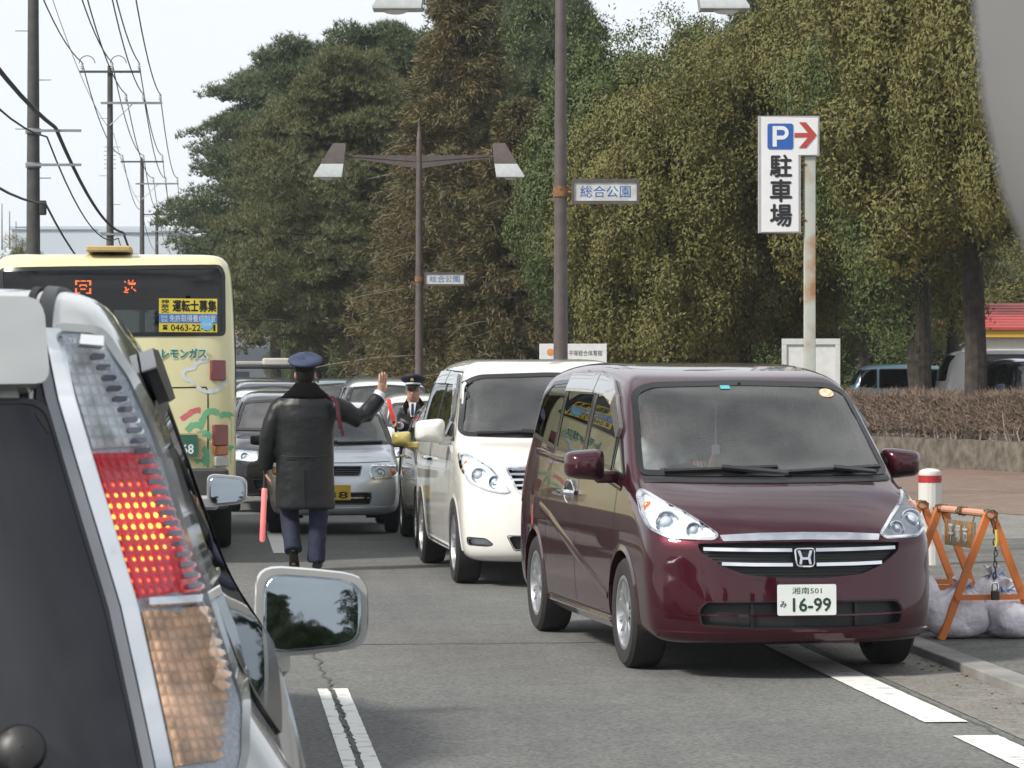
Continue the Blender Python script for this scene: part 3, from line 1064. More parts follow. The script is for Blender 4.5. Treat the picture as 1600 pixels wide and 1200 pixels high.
hp = [(11.3, 54.9), (9.3, 58.1), (7.9, 62.1), (6.35, 67.0), (3.4, 76.0)]
V, F = hedge_run(hp, 0.50, 1.48, 1.15, 120000, 4)
hr = empty('hedge', (9.3, 58.1, 0.5), 0, 'bare brown clipped hedge on top of the stone planter wall', 'hedge')
o = link('twigs', np_mesh('twigs', V - np.array([9.3, 58.1, 0.5]), F), M['twig'], hr, False); o['kind'] = 'stuff'
st = MB(); r_ = random.Random(3)
for a, b in zip(hp[:-1], hp[1:]):
    n = int((Vector(b) - Vector(a)).length / 0.24)
    for i in range(n):
        p = Vector(a).lerp(Vector(b), i / n); q = Vector((p.x - 9.3 + r_.uniform(0, .25), p.y - 58.1 + r_.uniform(.1, .6), 0))
        st.tube([q, q + Vector((r_.uniform(-.08, .08), 0, .25)), q + Vector((r_.uniform(-.2, .2), r_.uniform(-.1, .1), .65))], [0.022, 0.016, 0.008], 5, False)
o = st.build('stem', mat('hedge_stem', (0.34, 0.29, 0.23), 0.9), hr); o['kind'] = 'stuff'

# ------------------------------------------------------------------ trees
def leaf_mesh(P, N, size, droop=0.25, wid=0.42, r=RNG):
    n = len(P)
    T = np.cross(N, r.normal(0, 1, (n, 3))); T /= np.maximum(1e-6, np.linalg.norm(T, axis=1))[:, None]
    T[:, 2] -= droop; T /= np.linalg.norm(T, axis=1)[:, None]
    S = np.cross(N, T); S /= np.maximum(1e-6, np.linalg.norm(S, axis=1))[:, None]
    L = (size * r.uniform(0.7, 1.35, n))[:, None]; W = L * wid * 0.5
    V = np.stack([P - T * L * 0.5, P + S * W - T * L * 0.05, P + T * L * 0.5, P - S * W - T * L * 0.05], 1).reshape(-1, 3)
    return V, np.arange(n * 4, dtype=np.int32).reshape(-1, 4)

def broadleaf_crown(name, rx, rz, n, lobes, size, seed, low=-0.78):
    """drooping leaves in rounded tufts that cover an uneven dome centred on the origin"""
    r = np.random.default_rng(seed)
    d = r.normal(0, 1, (lobes * 6, 3)); d /= np.linalg.norm(d, axis=1)[:, None]
    d = d[d[:, 2] > low]
    keep = [0]                                       # spread the tufts evenly
    for i in range(1, len(d)):
        if len(keep) >= lobes: break
        if np.max(d[keep] @ d[i]) < 0.955 + 0.02 * r.random(): keep.append(i)
    d = d[keep]; m = len(d)
    bx = rx * r.uniform(0.66, 1.06, m); bz = rz * r.uniform(0.70, 1.02, m)
    C = d * np.stack([bx, bx, bz], 1) * 0.86
    R = rx * r.uniform(0.17, 0.31, m)
    inner = r.normal(0, 0.36, (lobes // 3, 3)) * np.array([rx, rx, rz])      # filling
    C = np.concatenate([C, inner]); R = np.concatenate([R, rx * r.uniform(0.25, 0.4, len(inner))])
    out = C / np.array([rx, rx, rz]); out /= np.maximum(0.15, np.linalg.norm(out, axis=1))[:, None]
    w = R ** 2; w[m:] *= 0.35
    per = 6; q = n // per
    k = r.choice(len(C), q, p=w / w.sum())
    e = r.normal(0, 1, (q, 3)) + out[k] * 0.75 + np.array([0, 0, 0.25]); e /= np.linalg.norm(e, axis=1)[:, None]
    rad = R[k] * (1.02 - np.minimum(r.exponential(0.11, q), 0.7)) * (1 + 0.16 * np.sin(e[:, 0] * 5 + k) * np.cos(e[:, 2] * 4 + 2 * k))
    S = C[k] + e * rad[:, None] * np.array([1, 1, 1.12])
    j = np.repeat(np.arange(q), per)
    P = S[j] + r.normal(0, 1, (len(j), 3)) * np.array([0.09, 0.09, 0.11])
    N = e[j] * 0.9 + r.normal(0, 0.40, (len(j), 3)) + np.array([0, 0, 0.30])
    N /= np.linalg.norm(N, axis=1)[:, None]
    V, F = leaf_mesh(P, N, size, 0.6, 0.40, r)
    return np_mesh(name, V, F)

def pine_crown(name, H, R, z0, nb, seed, tuft=0.30, npad=5, ntuft=60, flat=0.42, blade=0.045, lean=(0, 0)):
    r = np.random.default_rng(seed)
    Ps, B = [], []
    for b in range(nb):
        h = (b + r.uniform(0, 1)) / nb
        z = z0 + (H - z0) * h
        L = R * (1 - 0.75 * h ** 1.8) * r.uniform(0.55, 1.1)
        a = b * 2.399 + r.uniform(-.4, .4)
        rise = L * r.uniform(-0.02, 0.30) + 0.5 * h
        bx = np.array([math.cos(a) * L, math.sin(a) * L, rise])
        root = np.array([lean[0] * h, lean[1] * h, z])
        B.append((root, root + bx))
        for p in range(npad):
            t = r.uniform(0.35, 1.0) if p else 1.0
            c = root + bx * t + r.normal(0, 0.36, 3) * np.array([1, 1, 0.9]) * min(1.2, L * 0.4)
            pr = r.uniform(0.5, 0.95) * (0.55 + 0.11 * R)
            m = int(ntuft * pr ** 1.5)
            d = r.normal(0, 1, (m, 3)); d /= np.linalg.norm(d, axis=1)[:, None]
            d[:, 2] = np.abs(d[:, 2]) * 1.0 - 0.25
            Ps.append(c + d * pr * np.array([1, 1, flat]) * r.uniform(0.5, 1.05, (m, 1)))
    P = np.concatenate(Ps); n = len(P); K = 7
    P = np.repeat(P, K, 0); m = len(P)
    D = r.normal(0, 1, (m, 3)); D[:, 2] = np.abs(D[:, 2]) + 0.35
    D /= np.linalg.norm(D, axis=1)[:, None]
    S = np.cross(D, r.normal(0, 1, (m, 3))); S /= np.linalg.norm(S, axis=1)[:, None]
    L = (tuft * r.uniform(0.6, 1.2, m))[:, None]
    V = np.stack([P - S * blade * 0.5, P + S * blade * 0.5, P + D * L], 1).reshape(-1, 3)
    return np_mesh(name, V, np.arange(m * 3, dtype=np.int32).reshape(-1, 3)), B

def cypress_crown(name, H, R, z0, seed, levels=46, per=8, sprays=13, blades=8, size=0.40):
    r = np.random.default_rng(seed)
    P, A, B = [], [], []
    for i in range(levels):
        h = (i + r.uniform(-.3, .3)) / levels
        for j in range(per):
            if r.random() < 0.06: continue
            a = r.uniform(0, 2 * PI)
            L = R * (1 - h) ** 0.72 * r.uniform(0.65, 1.18) + 0.25
            z = z0 + (H - z0) * max(0, h)
            root = np.array([0, 0, z]); d = np.array([math.cos(a), math.sin(a), 0.0])
            B.append((root, root + d * L * 0.9 + np.array([0, 0, -0.06 * L])))
            for k in range(sprays):
                t = r.uniform(0.30, 1.0)
                side = np.array([-d[1], d[0], 0]) * r.normal(0, 0.22) * L * 0.5
                P.append(root + d * L * t + side + np.array([0, 0, 0.25 * L * t - 0.42 * L * t * t + r.normal(0, 0.08)]))
                A.append(d + r.normal(0, 0.35, 3))
    P, A = np.array(P), np.array(A)
    n = len(P)
    P = np.repeat(P, blades, 0) + r.normal(0, 0.07, (n * blades, 3)); A = np.repeat(A, blades, 0)
    m = len(P)
    D = A + r.normal(0, 0.65, (m, 3)); D[:, 2] -= 0.25
    D /= np.linalg.norm(D, axis=1)[:, None]
    S = np.cross(D, r.normal(0, 1, (m, 3)) + np.array([0, 0, 0.6])); S /= np.linalg.norm(S, axis=1)[:, None]
    L = (size * r.uniform(0.4, 1.15, m))[:, None]
    V = np.stack([P, P + D * L * 0.5 + S * L * 0.085, P + D * L, P + D * L * 0.5 - S * L * 0.085], 1).reshape(-1, 3)
    return np_mesh(name, V, np.arange(m * 4, dtype=np.int32).reshape(-1, 4)), B

M['leaf_green'] = mat('leaf_dark_green', (0.080, 0.110, 0.030), 0.6, spec=.3, col2=(0.050, 0.074, 0.022), scale=0.5, transl=0.2, island=[(0.046, 0.068, 0.018), (0.086, 0.116, 0.032), (0.125, 0.146, 0.046), (0.068, 0.098, 0.028)])
M['leaf_olive'] = mat('leaf_olive', (0.150, 0.146, 0.040), 0.6, spec=.3, col2=(0.095, 0.108, 0.028), scale=0.45, transl=0.2, island=[(0.080, 0.096, 0.022), (0.155, 0.152, 0.040), (0.205, 0.184, 0.062), (0.160, 0.124, 0.042), (0.108, 0.126, 0.034)])
M['needle'] = mat('pine_needle', (0.082, 0.112, 0.044), 0.6, col2=(0.044, 0.068, 0.026), scale=0.30, transl=0.18, island=[(0.038, 0.060, 0.022), (0.088, 0.120, 0.044), (0.140, 0.156, 0.066), (0.062, 0.090, 0.034)])
M['needle_light'] = mat('pine_needle_light', (0.132, 0.140, 0.052), 0.6, col2=(0.072, 0.092, 0.036), scale=0.30, transl=0.18, island=[(0.056, 0.074, 0.026), (0.120, 0.136, 0.050), (0.185, 0.176, 0.078), (0.096, 0.102, 0.038)])
M['cypress'] = mat('cypress_spray', (0.150, 0.118, 0.048), 0.7, col2=(0.066, 0.086, 0.030), scale=0.7, transl=0.15, island=[(0.036, 0.054, 0.018), (0.090, 0.096, 0.032), (0.190, 0.124, 0.050), (0.140, 0.092, 0.040), (0.066, 0.082, 0.028)])
M['bark'] = mat('bark', (0.085, 0.068, 0.052), 0.95, col2=(0.040, 0.032, 0.026), scale=7, bump=0.9, bscale=22)
M['bark_dark'] = mat('bark_dark', (0.050, 0.042, 0.034), 0.95, col2=(0.024, 0.020, 0.017), scale=7, bump=0.8, bscale=24)
M['dead_twig'] = mat('dead_twig', (0.27, 0.23, 0.18), 0.9)

def trunk_mb(H, r0, r1, lean=(0, 0), wob=0.12, seed=0, n=10, k=9):
    q = random.Random(seed)
    pts, rad = [], []
    for i in range(k + 1):
        t = i / k
        pts.append(Vector((lean[0] * t + q.uniform(-wob, wob) * (0.2 + t) * (i > 0), lean[1] * t + q.uniform(-wob, wob) * (0.2 + t) * (i > 0), H * t)))
        rad.append(r0 + (r1 - r0) * t + (0.25 * r0 if i == 0 else 0))
    return MB().tube(pts, rad, n), pts

CROWNS = {
    'olive_a': broadleaf_crown('crown', 2.9, 4.3, 165000, 95, 0.105, 11),
    'olive_b': broadleaf_crown('crown', 2.7, 4.0, 150000, 85, 0.105, 23),
    'green_a': broadleaf_crown('crown', 2.8, 4.0, 140000, 80, 0.105, 37),
}
def broadleaf(loc, crown, m, rz, zc, label, group, H=None, r0=0.17, lean=(0, 0), scale=(1, 1, 1), bark='bark_dark', seed=0):
    e = empty('broadleaf_tree', loc, 0, label, 'tree', group)
    me = CROWNS[crown]
    c = bpy.data.objects.new('crown', me); COL.objects.link(c); c.parent = e
    if not me.materials: me.materials.append(m)
    c.material_slots[0].link = 'OBJECT'; c.material_slots[0].material = m
    c.location = (lean[0], lean[1], zc); c.rotation_euler = (0, 0, rz); c.scale = scale
    t, pts = trunk_mb(H or zc * 1.2, r0, r0 * 0.45, lean, 0.07, seed)
    q = random.Random(seed)
    for i in range(9):
        p = pts[4 + i % 5]; a = q.uniform(0, 6.28); L = q.uniform(1.0, 2.1)
        t.tube([p, p + Vector((math.cos(a) * L * .5, math.sin(a) * L * .5, L * .35)), p + Vector((math.cos(a) * L, math.sin(a) * L, L * .9))], [r0 * .36, r0 * .24, r0 * .08], 6, False)
    t.build('trunk', M[bark], e)
    return e

TG = 'broadleaf trees massed behind the parking sign'
def tree_at(u, Y): return Vector(((u - 800) / 5000 * Y, Y, 0.04))
broadleaf(tree_at(1442, 63.2), 'olive_a', M['leaf_green'], 0.4, 7.2, 'dark trunked evergreen tree rising from the hedge, left of the white parked van', TG, r0=0.19, scale=(0.80, 0.80, 0.95), seed=1)
broadleaf(tree_at(1528, 60.6), 'olive_b', M['leaf_olive'], 1.9, 7.6, 'olive leaved tree with thick leaning trunk in front of the white parked van', TG, r0=0.24, lean=(-0.25, 0.0), scale=(1.05, 1.05, 1.0), seed=2)
broadleaf(tree_at(1625, 57.5), 'olive_a', M['leaf_olive'], 3.6, 7.9, 'olive leaved tree at the right edge, its trunk in the hedge', TG, r0=0.22, scale=(0.85, 0.85, 1.1), seed=3)
broadleaf(tree_at(1439, 68.0), 'olive_b', M['leaf_olive'], 4.4, 6.9, 'yellow olive tree right behind the parking sign pole', TG, lean=(-0.55, 0.0), scale=(1.0, 1.0, 1.08), seed=4)
broadleaf(tree_at(1300, 72.0), 'olive_a', M['leaf_olive'], 5.0, 6.9, 'broad olive brown tree whose leaves fill the space behind the parking sign', TG, scale=(0.95, 0.95, 0.95), seed=5)
broadleaf(tree_at(1165, 71.0), 'olive_b', M['leaf_olive'], 0.9, 5.3, 'olive brown tree just left of the parking sign', TG, scale=(0.85, 0.85, 1.0), seed=6)
broadleaf(tree_at(1040, 70.0), 'green_a', M['leaf_olive'], 2.6, 4.6, 'rounded grey olive tree before the taller green one, right of near lamp', TG, scale=(0.82, 0.82, 0.98), seed=7)
broadleaf(tree_at(975, 78.0), 'green_a', M['leaf_green'], 0.2, 5.8, 'deep green rounded tree behind the near park name plate', TG, scale=(0.90, 0.90, 1.08), seed=8)
broadleaf(tree_at(1110, 80.0), 'olive_a', M['leaf_green'], 2.2, 6.3, 'green crowned tree standing between the two olive ones, behind', TG, scale=(0.80, 0.80, 1.0), seed=9)
broadleaf(tree_at(1235, 84.0), 'green_a', M['leaf_olive'], 4.0, 7.2, 'tall back row tree whose top shows above the parking sign', TG, scale=(1.0, 1.0, 1.15), seed=10)
broadleaf(tree_at(1350, 92.0), 'green_a', M['leaf_green'], 5.2, 6.4, 'shaded dark tree low behind the blue parked car', TG, scale=(1.0, 1.0, 0.95), seed=12)
broadleaf(tree_at(1490, 74.0), 'green_a', M['leaf_olive'], 1.2, 8.8, 'high olive tree top behind the leaning trunk tree', TG, scale=(1.0, 1.0, 0.95), seed=13)

PINES = {}
PINES['a'] = pine_crown('crown', 15.5, 6.0, 4.3, 70, 5, 0.27, 8, 92, 0.66, 0.036)
PINES['b'] = pine_crown('crown', 13.0, 4.8, 3.6, 62, 17, 0.24, 8, 92, 0.68, 0.034)
def pine(loc, key, m, rz, label, group, r0=0.24, scale=1.0, zs=1.0, seed=0, bark='bark'):
    e = empty('pine_tree', loc, 0, label, 'tree', group)
    me, B = PINES[key]
    c = bpy.data.objects.new('crown', me); COL.objects.link(c); c.parent = e
    if not me.materials: me.materials.append(m)
    c.material_slots[0].link = 'OBJECT'; c.material_slots[0].material = m
    c.rotation_euler = (0, 0, rz); c.scale = (scale, scale, zs)
    H = max(b[1][2] for b in B)
    t, pts = trunk_mb(H * 0.97, r0, 0.05, (0, 0), 0.06, seed)
    for a, b in B:
        a, b = Vector(a), Vector(b)
        t.tube([a, a.lerp(b, 0.5) + Vector((0, 0, 0.12)), b], [0.07, 0.05, 0.02], 5, False)
    o = t.build('trunk', M[bark], e)
    o.rotation_euler = (0, 0, rz); o.scale = (scale, scale, zs)
    return e
PG = 'pine trees leaning over the road'
pine(tree_at(430, 146), 'a', M['needle'], 0.3, 'dark pine overhanging the road behind the bus, farthest of the big pines', PG, 0.30, 0.98, 0.97, 1)
pine(tree_at(492, 124), 'a', M['needle'], 2.1, 'dense pine with twin shadowed trunk beside the far lamp post', PG, 0.30, 0.86, 0.90, 2)
pine(tree_at(585, 118), 'b', M['needle'], 4.0, 'tall pine with straight thick trunk above the round signs', PG, 0.34, 1.06, 1.06, 3)
pine(tree_at(465, 104), 'b', M['needle_light'], 5.1, 'lighter green pine in front, over the policeman in the long coat', PG, 0.24, 0.72, 0.78, 4)
pine(tree_at(548, 100), 'b', M['needle_light'], 1.1, 'light green pine partly hidden by the brown cypress', PG, 0.24, 0.80, 0.86, 5)
pine(tree_at(862, 112), 'a', M['needle'], 0.9, 'open topped pine reaching above the frame behind the near lamp post', PG, 0.26, 0.62, 1.06, 6)
pine(tree_at(1215, 120), 'a', M['needle'], 3.3, 'dark pine whose crown tops the broadleaf trees', PG, 0.26, 0.70, 1.04, 7)
pine(tree_at(1330, 118), 'b', M['needle'], 0.5, 'dark pine crown behind the broadleaf trees, upper right', PG, 0.26, 1.1, 1.30, 8)
pine(tree_at(735, 122), 'b', M['needle'], 2.7, 'pine standing behind the tall brown cypress', PG, 0.26, 1.05, 1.32, 9)

CYP = {'a': cypress_crown('crown', 13.2, 3.3, 1.5, 3, 50, 9, 15, 18, 0.23), 'b': cypress_crown('crown', 9.6, 2.9, 1.4, 8, 42, 10, 15, 18, 0.23)}
def cypress(loc, key, rz, label, group, scale=1.0, zs=1.0, seed=0):
    e = empty('cypress_tree', loc, 0, label, 'tree', group)
    me, B = CYP[key]
    c = bpy.data.objects.new('crown', me); COL.objects.link(c); c.parent = e
    if not me.materials: me.materials.append(M['cypress'])
    c.rotation_euler = (0, 0, rz); c.scale = (scale, scale, zs)
    H = max(b[0][2] for b in B)
    t, pts = trunk_mb(H, 0.20, 0.03, (0, 0), 0.03, seed)
    o = t.build('trunk', M['bark'], e); o.scale = (scale, scale, zs)
    t = MB(); q = random.Random(seed)
    for a, b in B[::5]:
        a, b = Vector(a), Vector(b)
        d = (b - a)
        e0 = a + d * 0.75
        t.tube([a, e0, b + d * 0.10 + Vector((0, 0, -0.10)), b * 1.0 + d * 0.26 + Vector((q.uniform(-.2, .2), q.uniform(-.2, .2), q.uniform(-.4, .1)))], [0.022, 0.015, 0.010, 0.003], 4, False)
    o = t.build('dead_branches', M['dead_twig'], e); o.rotation_euler = (0, 0, rz); o.scale = (scale, scale, zs); o['kind'] = 'stuff'
    return e
CG = 'brown tinged cypress trees between the lamp posts'
cypress(tree_at(722, 88), 'a', 0.5, 'tallest brown tinged cypress between the two lamp posts', CG, 1.0, 1.0, 1)
cypress(tree_at(676, 92), 'b', 2.0, 'brown cypress directly behind the far lamp post', CG, 0.84, 0.98, 2)
cypress(tree_at(812, 86), 'b', 4.1, 'brown cypress left of the near lamp post', CG, 0.95, 0.95, 3)
cypress(tree_at(880, 96), 'b', 5.5, 'brown cypress behind the near lamp post, the deepest green of them', CG, 0.9, 0.85, 4)
# ------------------------------------------------------------------ street furniture
M['pole_brown'] = mat('pole_brown', (0.100, 0.080, 0.075), 0.55, var=.25, scale=8)
M['lamp_bottom'] = mat('lamp_glass', (0.52, 0.55, 0.56), 0.3, coat=.6)
M['rust'] = mat('rust', (0.26, 0.13, 0.06), 0.9, var=.5, scale=20)
M['sign_white'] = mat('sign_white', (0.70, 0.70, 0.71), 0.45, var=.06, scale=4)
M['sign_frame'] = mat('sign_frame', (0.36, 0.35, 0.36), 0.5)
M['ink'] = mat('ink', (0.018, 0.018, 0.022), 0.5)
M['blue_ink'] = mat('blue_ink', (0.022, 0.105, 0.40), 0.5)
def face_frame(c, yaw=0.0):
    """flat frame facing the camera side (-y), turned by yaw"""
    x = Vector((math.cos(yaw), math.sin(yaw), 0)); z = Vector((math.sin(yaw), -math.cos(yaw), 0))
    return frame(Vector(c), x, Vector((0, 0, 1)), z)
def street_lamp(u, Y, arm, top, headz, plate, label, tip=None):
    x0 = (u - 800) / 5000 * Y
    root = empty('street_lamp', (x0, Y, 0.04), 0, label, 'street lamp', 'double armed street lamps along the kerb')
    z = lambda v: 1.66 - (v - 595) / 5000 * Y
    MB().tube([(0, 0, 0), (0, 0, .8), (0, 0, headz + .1), (0, 0, headz + .55)], [.115, .105, .072, .060], 14).build('pole', M['pole_brown'], root)
    MB().tube([(0, 0, headz + .55), (0, 0, headz + .62), (0, 0, headz + 1.0)], [.066, .055, .004], 12).build('finial', M['pole_brown'], root)
    for s in (-1, 1):
        m = MB()
        m.loft([[Vector((s * .06, -.04, headz - .12)), Vector((s * .06, .04, headz - .12)), Vector((s * .06, .04, headz + .18)), Vector((s * .06, -.04, headz + .18))],
                [Vector((s * (arm - .22), -.02, headz + .14)), Vector((s * (arm - .22), .02, headz + .14)), Vector((s * (arm - .22), .02, headz + .19)), Vector((s * (arm - .22), -.02, headz + .19))]])
        m.build('arm', M['pole_brown'], root)
        MB().tube([(s * .06, -.042, headz + .03), (s * (arm - .3), -.024, headz + .15)], .007, 5).build('arm_groove', M['gap'], root)
        b, t = headz - .34, headz + .46
        mid = headz - .02
        def sec(zz, o, i, d): return [Vector((s * i, -d, zz)), Vector((s * o, -d, zz)), Vector((s * o, d, zz)), Vector((s * i, d, zz))]
        h = MB().loft([sec(mid, arm + .34, arm - .20, .19), sec(t - .04, arm + .08, arm - .24, .12), sec(t, arm + .05, arm - .23, .10)]).build('lamp_head', M['pole_brown'], root, angle=25)
        MB().loft([sec(b, arm + .50, arm - .15, .24), sec(b + .03, arm + .505, arm - .155, .245), sec(mid - .003, arm + .33, arm - .195, .185)]).build('lamp_shade', M['lamp_bottom'], h, angle=25)
        MB().ball((s * (arm + .2), 0, b - .01), .14, 14, 8, (1.2, .8, .35)).build('bulb_cover', M['sign_white'], h)
    if plate:
        a, b, v0, v1 = plate
        xa, xb = (a - u) / 5000 * Y, (b - u) / 5000 * Y
        zc, hh = (z(v0) + z(v1)) / 2, z(v0) - z(v1)
        w = xb - xa; cx = (xa + xb) / 2
        p = empty('name_plate', (x0, Y, .04), 0, None, None); p.parent = root; p.location = (0, 0, 0)
        MB().box((cx, 0, zc + hh * .46), (w, .09, hh * .14)).box((cx, 0, zc - hh * .46), (w, .09, hh * .14)).box((xa + w * .02, 0, zc), (w * .04, .09, hh * .78)).box((xb - w * .02, 0, zc), (w * .04, .09, hh * .78)).build('plate_frame', M['pole_brown'], p, smooth=False)
        MB().box((cx, 0, zc), (w * .92, .05, hh * .78)).build('plate', mat('plate_pale', (.56, .60, .58), .5, col2=(.42, .43, .40), scale=6), p, smooth=False)
        text_mb('総合公園', w * .74, hh * .50, face_frame((cx, -.0275, zc)), .0).build('lettering', M['blue_ink'], p, smooth=False)
        MB().tube([(0, 0, zc - hh * .22), (0, 0, zc + hh * .22)], .105, 14).box((xa * .5 + .02, 0, zc + hh * .12), (xa, .03, .05)).box((xa * .5 + .02, 0, zc - hh * .12), (xa, .03, .05)).build('clamp', M['rust'], p, angle=30)
    return root
street_lamp(876, 43.0, 2.02, 0, 7.02 - .04, (893, 999, 281, 318), 'near tall brown street lamp, its blue lettered park plate above the white minivan')
street_lamp(655, 75.0, 1.96, 0, 6.80 - .04, (663, 727, 426, 446), 'far brown street lamp seen whole with both arms, in front of the cypress trees')

# parking sign
def parking_sign():
    Y = 30.0; X = lambda u: (u - 1265) / 5000 * Y; Z = lambda v: 1.66 - (v - 595) / 5000 * Y
    root = empty('parking_sign', (X(1265) + 465 / 5000 * Y, Y, .045), 0, 'tall white parking sign with blue P and red arrow on a rusty pole', 'sign')
    pm = mat('rusty_pole', (.40, .42, .37), .6, col2=(.30, .16, .07), scale=2.6, detail=8, ramp=(.36, .52), bump=.3)
    MB().rbox((0, 0, Z(245) / 2), (.105, .105, Z(245)), .008).build('pole', pm, root, angle=30)
    out = [(X(1185), Z(365)), (X(1250), Z(365)), (X(1250), Z(245)), (X(1279), Z(245)), (X(1279), Z(183)), (X(1185), Z(183))]
    F = frame((0, .06, 0), (1, 0, 0), (0, 0, 1), (0, -1, 0))
    # box open to the front plate
    MB().prism(out, .14, F).build('sign_box', M['sign_frame'], root, smooth=False)
    ins = inset(np.array(out), .022)
    MB().prism([tuple(p) for p in ins], .012, frame((0, -.072, 0), (1, 0, 0), (0, 0, 1), (0, -1, 0))).build('sign_face', M['sign_white'], root, smooth=False)
    fz = -.0865
    pf = lambda u, v: face_frame((X(u), fz, Z(v)))
    k = Y / 5000
    sq = rounded([(-20 * k, -20 * k), (20 * k, -20 * k), (20 * k, 20 * k), (-20 * k, 20 * k)], 4 * k, seg=1)
    b = MB().prism([tuple(p) for p in sq], .003, pf(1218, 215)).build('parking_mark', M['blue_ink'], root, smooth=False)
    # white P
    R = 9.5
    def P_(pts): return [(x * k, y * k) for x, y in pts]
    F2 = face_frame((X(1218), fz - .0035, Z(215)))
    stem = MB().prism(P_([(-12, -16), (-5.5, -16), (-5.5, 16), (-12, 16)]), .002, F2)
    A = [(-5.4, 16)] + [(3 + 10 * math.cos(a), 5.5 + 10.5 * math.sin(a)) for a in np.linspace(PI / 2, -PI / 2, 12)] + [(-5.4, -5)]
    Bq = [(-5.4, 10)] + [(3 + 4.2 * math.cos(a), 5.5 + 4.5 * math.sin(a)) for a in np.linspace(PI / 2, -PI / 2, 12)] + [(-5.4, 1)]
    stem.loft([[F2 @ Vector((x * k, y * k, .0021)) for x, y in A], [F2 @ Vector((x * k, y * k, .0021)) for x, y in Bq]], caps=False, closed=False)
    stem.build('letter_p', M['sign_white'], b, smooth=False)
    red = mat('arrow_red', (.42, .055, .045), .5)
    F3 = face_frame((X(1257), fz, Z(213)))
    MB().prism(P_([(-17, -3.4), (4, -3.4), (-10, -20), (1, -20), (18, 0), (1, 20), (-10, 20), (4, 3.4), (-17, 3.4)]), .003, F3).build('arrow', red, root, smooth=False)
    for i, ch in enumerate('駐車場'):
        text_mb(ch, 33 * k, 34 * k, face_frame((X(1219), fz - .001, Z(261 + 38.5 * i))), .028).build('lettering', M['ink'], root, smooth=False)
    for v in (258, 345):
        MB().box((X(1254), .0, Z(v)), (.05, .05, .03)).tube([(X(1250), -.06, Z(v)), (X(1258), -.06, Z(v)), (X(1258), .02, Z(v))], .008, 5).build('bracket', M['rust'], root)
parking_sign()
# blank board standing behind it
Y = 33.0; r = empty('notice_board', (467 / 5000 * Y, Y, .045), math.radians(-5), 'back of a blank white framed board standing behind the rusty sign pole', 'board')
w, z0, z1 = .60, 1.30, 2.09
MB().box((0, 0, (z0 + z1) / 2), (w - .1, .03, z1 - z0 - .1)).build('panel', mat('board_white', (.60, .60, .59), .6), r, smooth=False)
fr = mat('board_frame', (.52, .53, .52), .5)
for nm, c, d in (('frame_rail', (0, -.005, z1 - .03), (w, .06, .06)), ('frame_rail', (0, -.005, z0 + .03), (w, .06, .06)), ('frame_post', (-w / 2 + .025, -.005, z0 + .395), (.05, .058, z1 - z0 - .122)), ('frame_post', (w / 2 - .025, -.005, z0 + .395), (.05, .058, z1 - z0 - .122))):
    MB().box(c, d).build(nm, fr, r, smooth=False)
for s in (-1, 1): MB().tube([(s * .22, .03, 0), (s * .22, .03, z0 + .2)], .024, 8).build('leg', fr, r)
# gymnasium board (drawing left out but for its ball)
Y = 48.0; r = empty('gymnasium_sign', (95.5 / 5000 * Y, Y, .045), 0, 'white board with small black lettering and an orange ball, above the white minivan roof', 'sign')
MB().rbox((0, 0, 1.90), (1.01, .06, .62), .008).build('panel', mat('board_pale', (.66, .66, .66), .5), r, smooth=False)
text_mb('平塚総合体育館', .50, .085, face_frame((.185, -.032, 2.07)), .004).build('lettering', M['ink'], r, smooth=False)
MB().lathe([(.055, 0), (.055, .004), (.02, .006), (.001, .006)], 20, mtx=face_frame((-.34, -.030, 2.085))).build('ball_mark', mat('ball_orange', (.62, .26, .06), .6), r)
for s in (-1, 1): MB().tube([(s * .42, .05, 0), (s * .42, .05, 2.1)], .028, 8).build('leg', M['sign_frame'], r)
# two round signs seen from behind
Y = 118.0; x = (556 - 800) / 5000 * Y
r = empty('round_signs', (x, Y, 0), 0, 'pair of round road signs seen from behind on one grey pole', 'sign')
gm = mat('galvanised', (.23, .23, .23), .5, .3)
MB().tube([(0, 0, 0), (0, 0, 3.75)], .07, 10).build('pole', mat('pole_grey', (.20, .19, .18), .6), r)
for v in (528, 566):
    zc = 1.7 - (v - 595) / 5000 * Y
    MB().lathe([(.001, 0), (.30, 0), (.31, .012), (.30, .024), (.001, .024)], 28, mtx=frame((.03, .10, zc), (1, 0, 0), (0, 0, 1), (0, -1, 0))).build('sign_disc', gm, r)
    MB().box((.03, .06, zc - .35), (.42, .02, .10)).build('sub_plate', gm, r, smooth=False)
# bollard
root = empty('bollard', (653 / 5000 * 28.8, 28.8, .045), 0, 'rust streaked white bollard with a red band behind the orange barrier', 'bollard')
bm_ = mat('bollard_white', (.58, .56, .52), .6, col2=(.33, .20, .11), scale=3.2, detail=7, ramp=(.30, .46))
m = MB(); R = []
for z in (0, .74): R.append([Vector(((.100 + .004 * (k % 3 == 0)) * math.cos(2 * PI * k / 48), (.100 + .004 * (k % 3 == 0)) * math.sin(2 * PI * k / 48), z)) for k in range(48)])
m.loft(R); m.build('post', bm_, root, angle=60)
MB().lathe([(.103, .74), (.105, .742), (.105, .802), (.103, .804)], 40).build('red_band', mat('red_band', (.42, .025, .03), .5, var=.3, scale=14), root)
MB().lathe([(.100, .804), (.102, .82), (.096, .842), (.070, .858), (.030, .866), (.001, .867)], 40).build('cap', bm_, root)

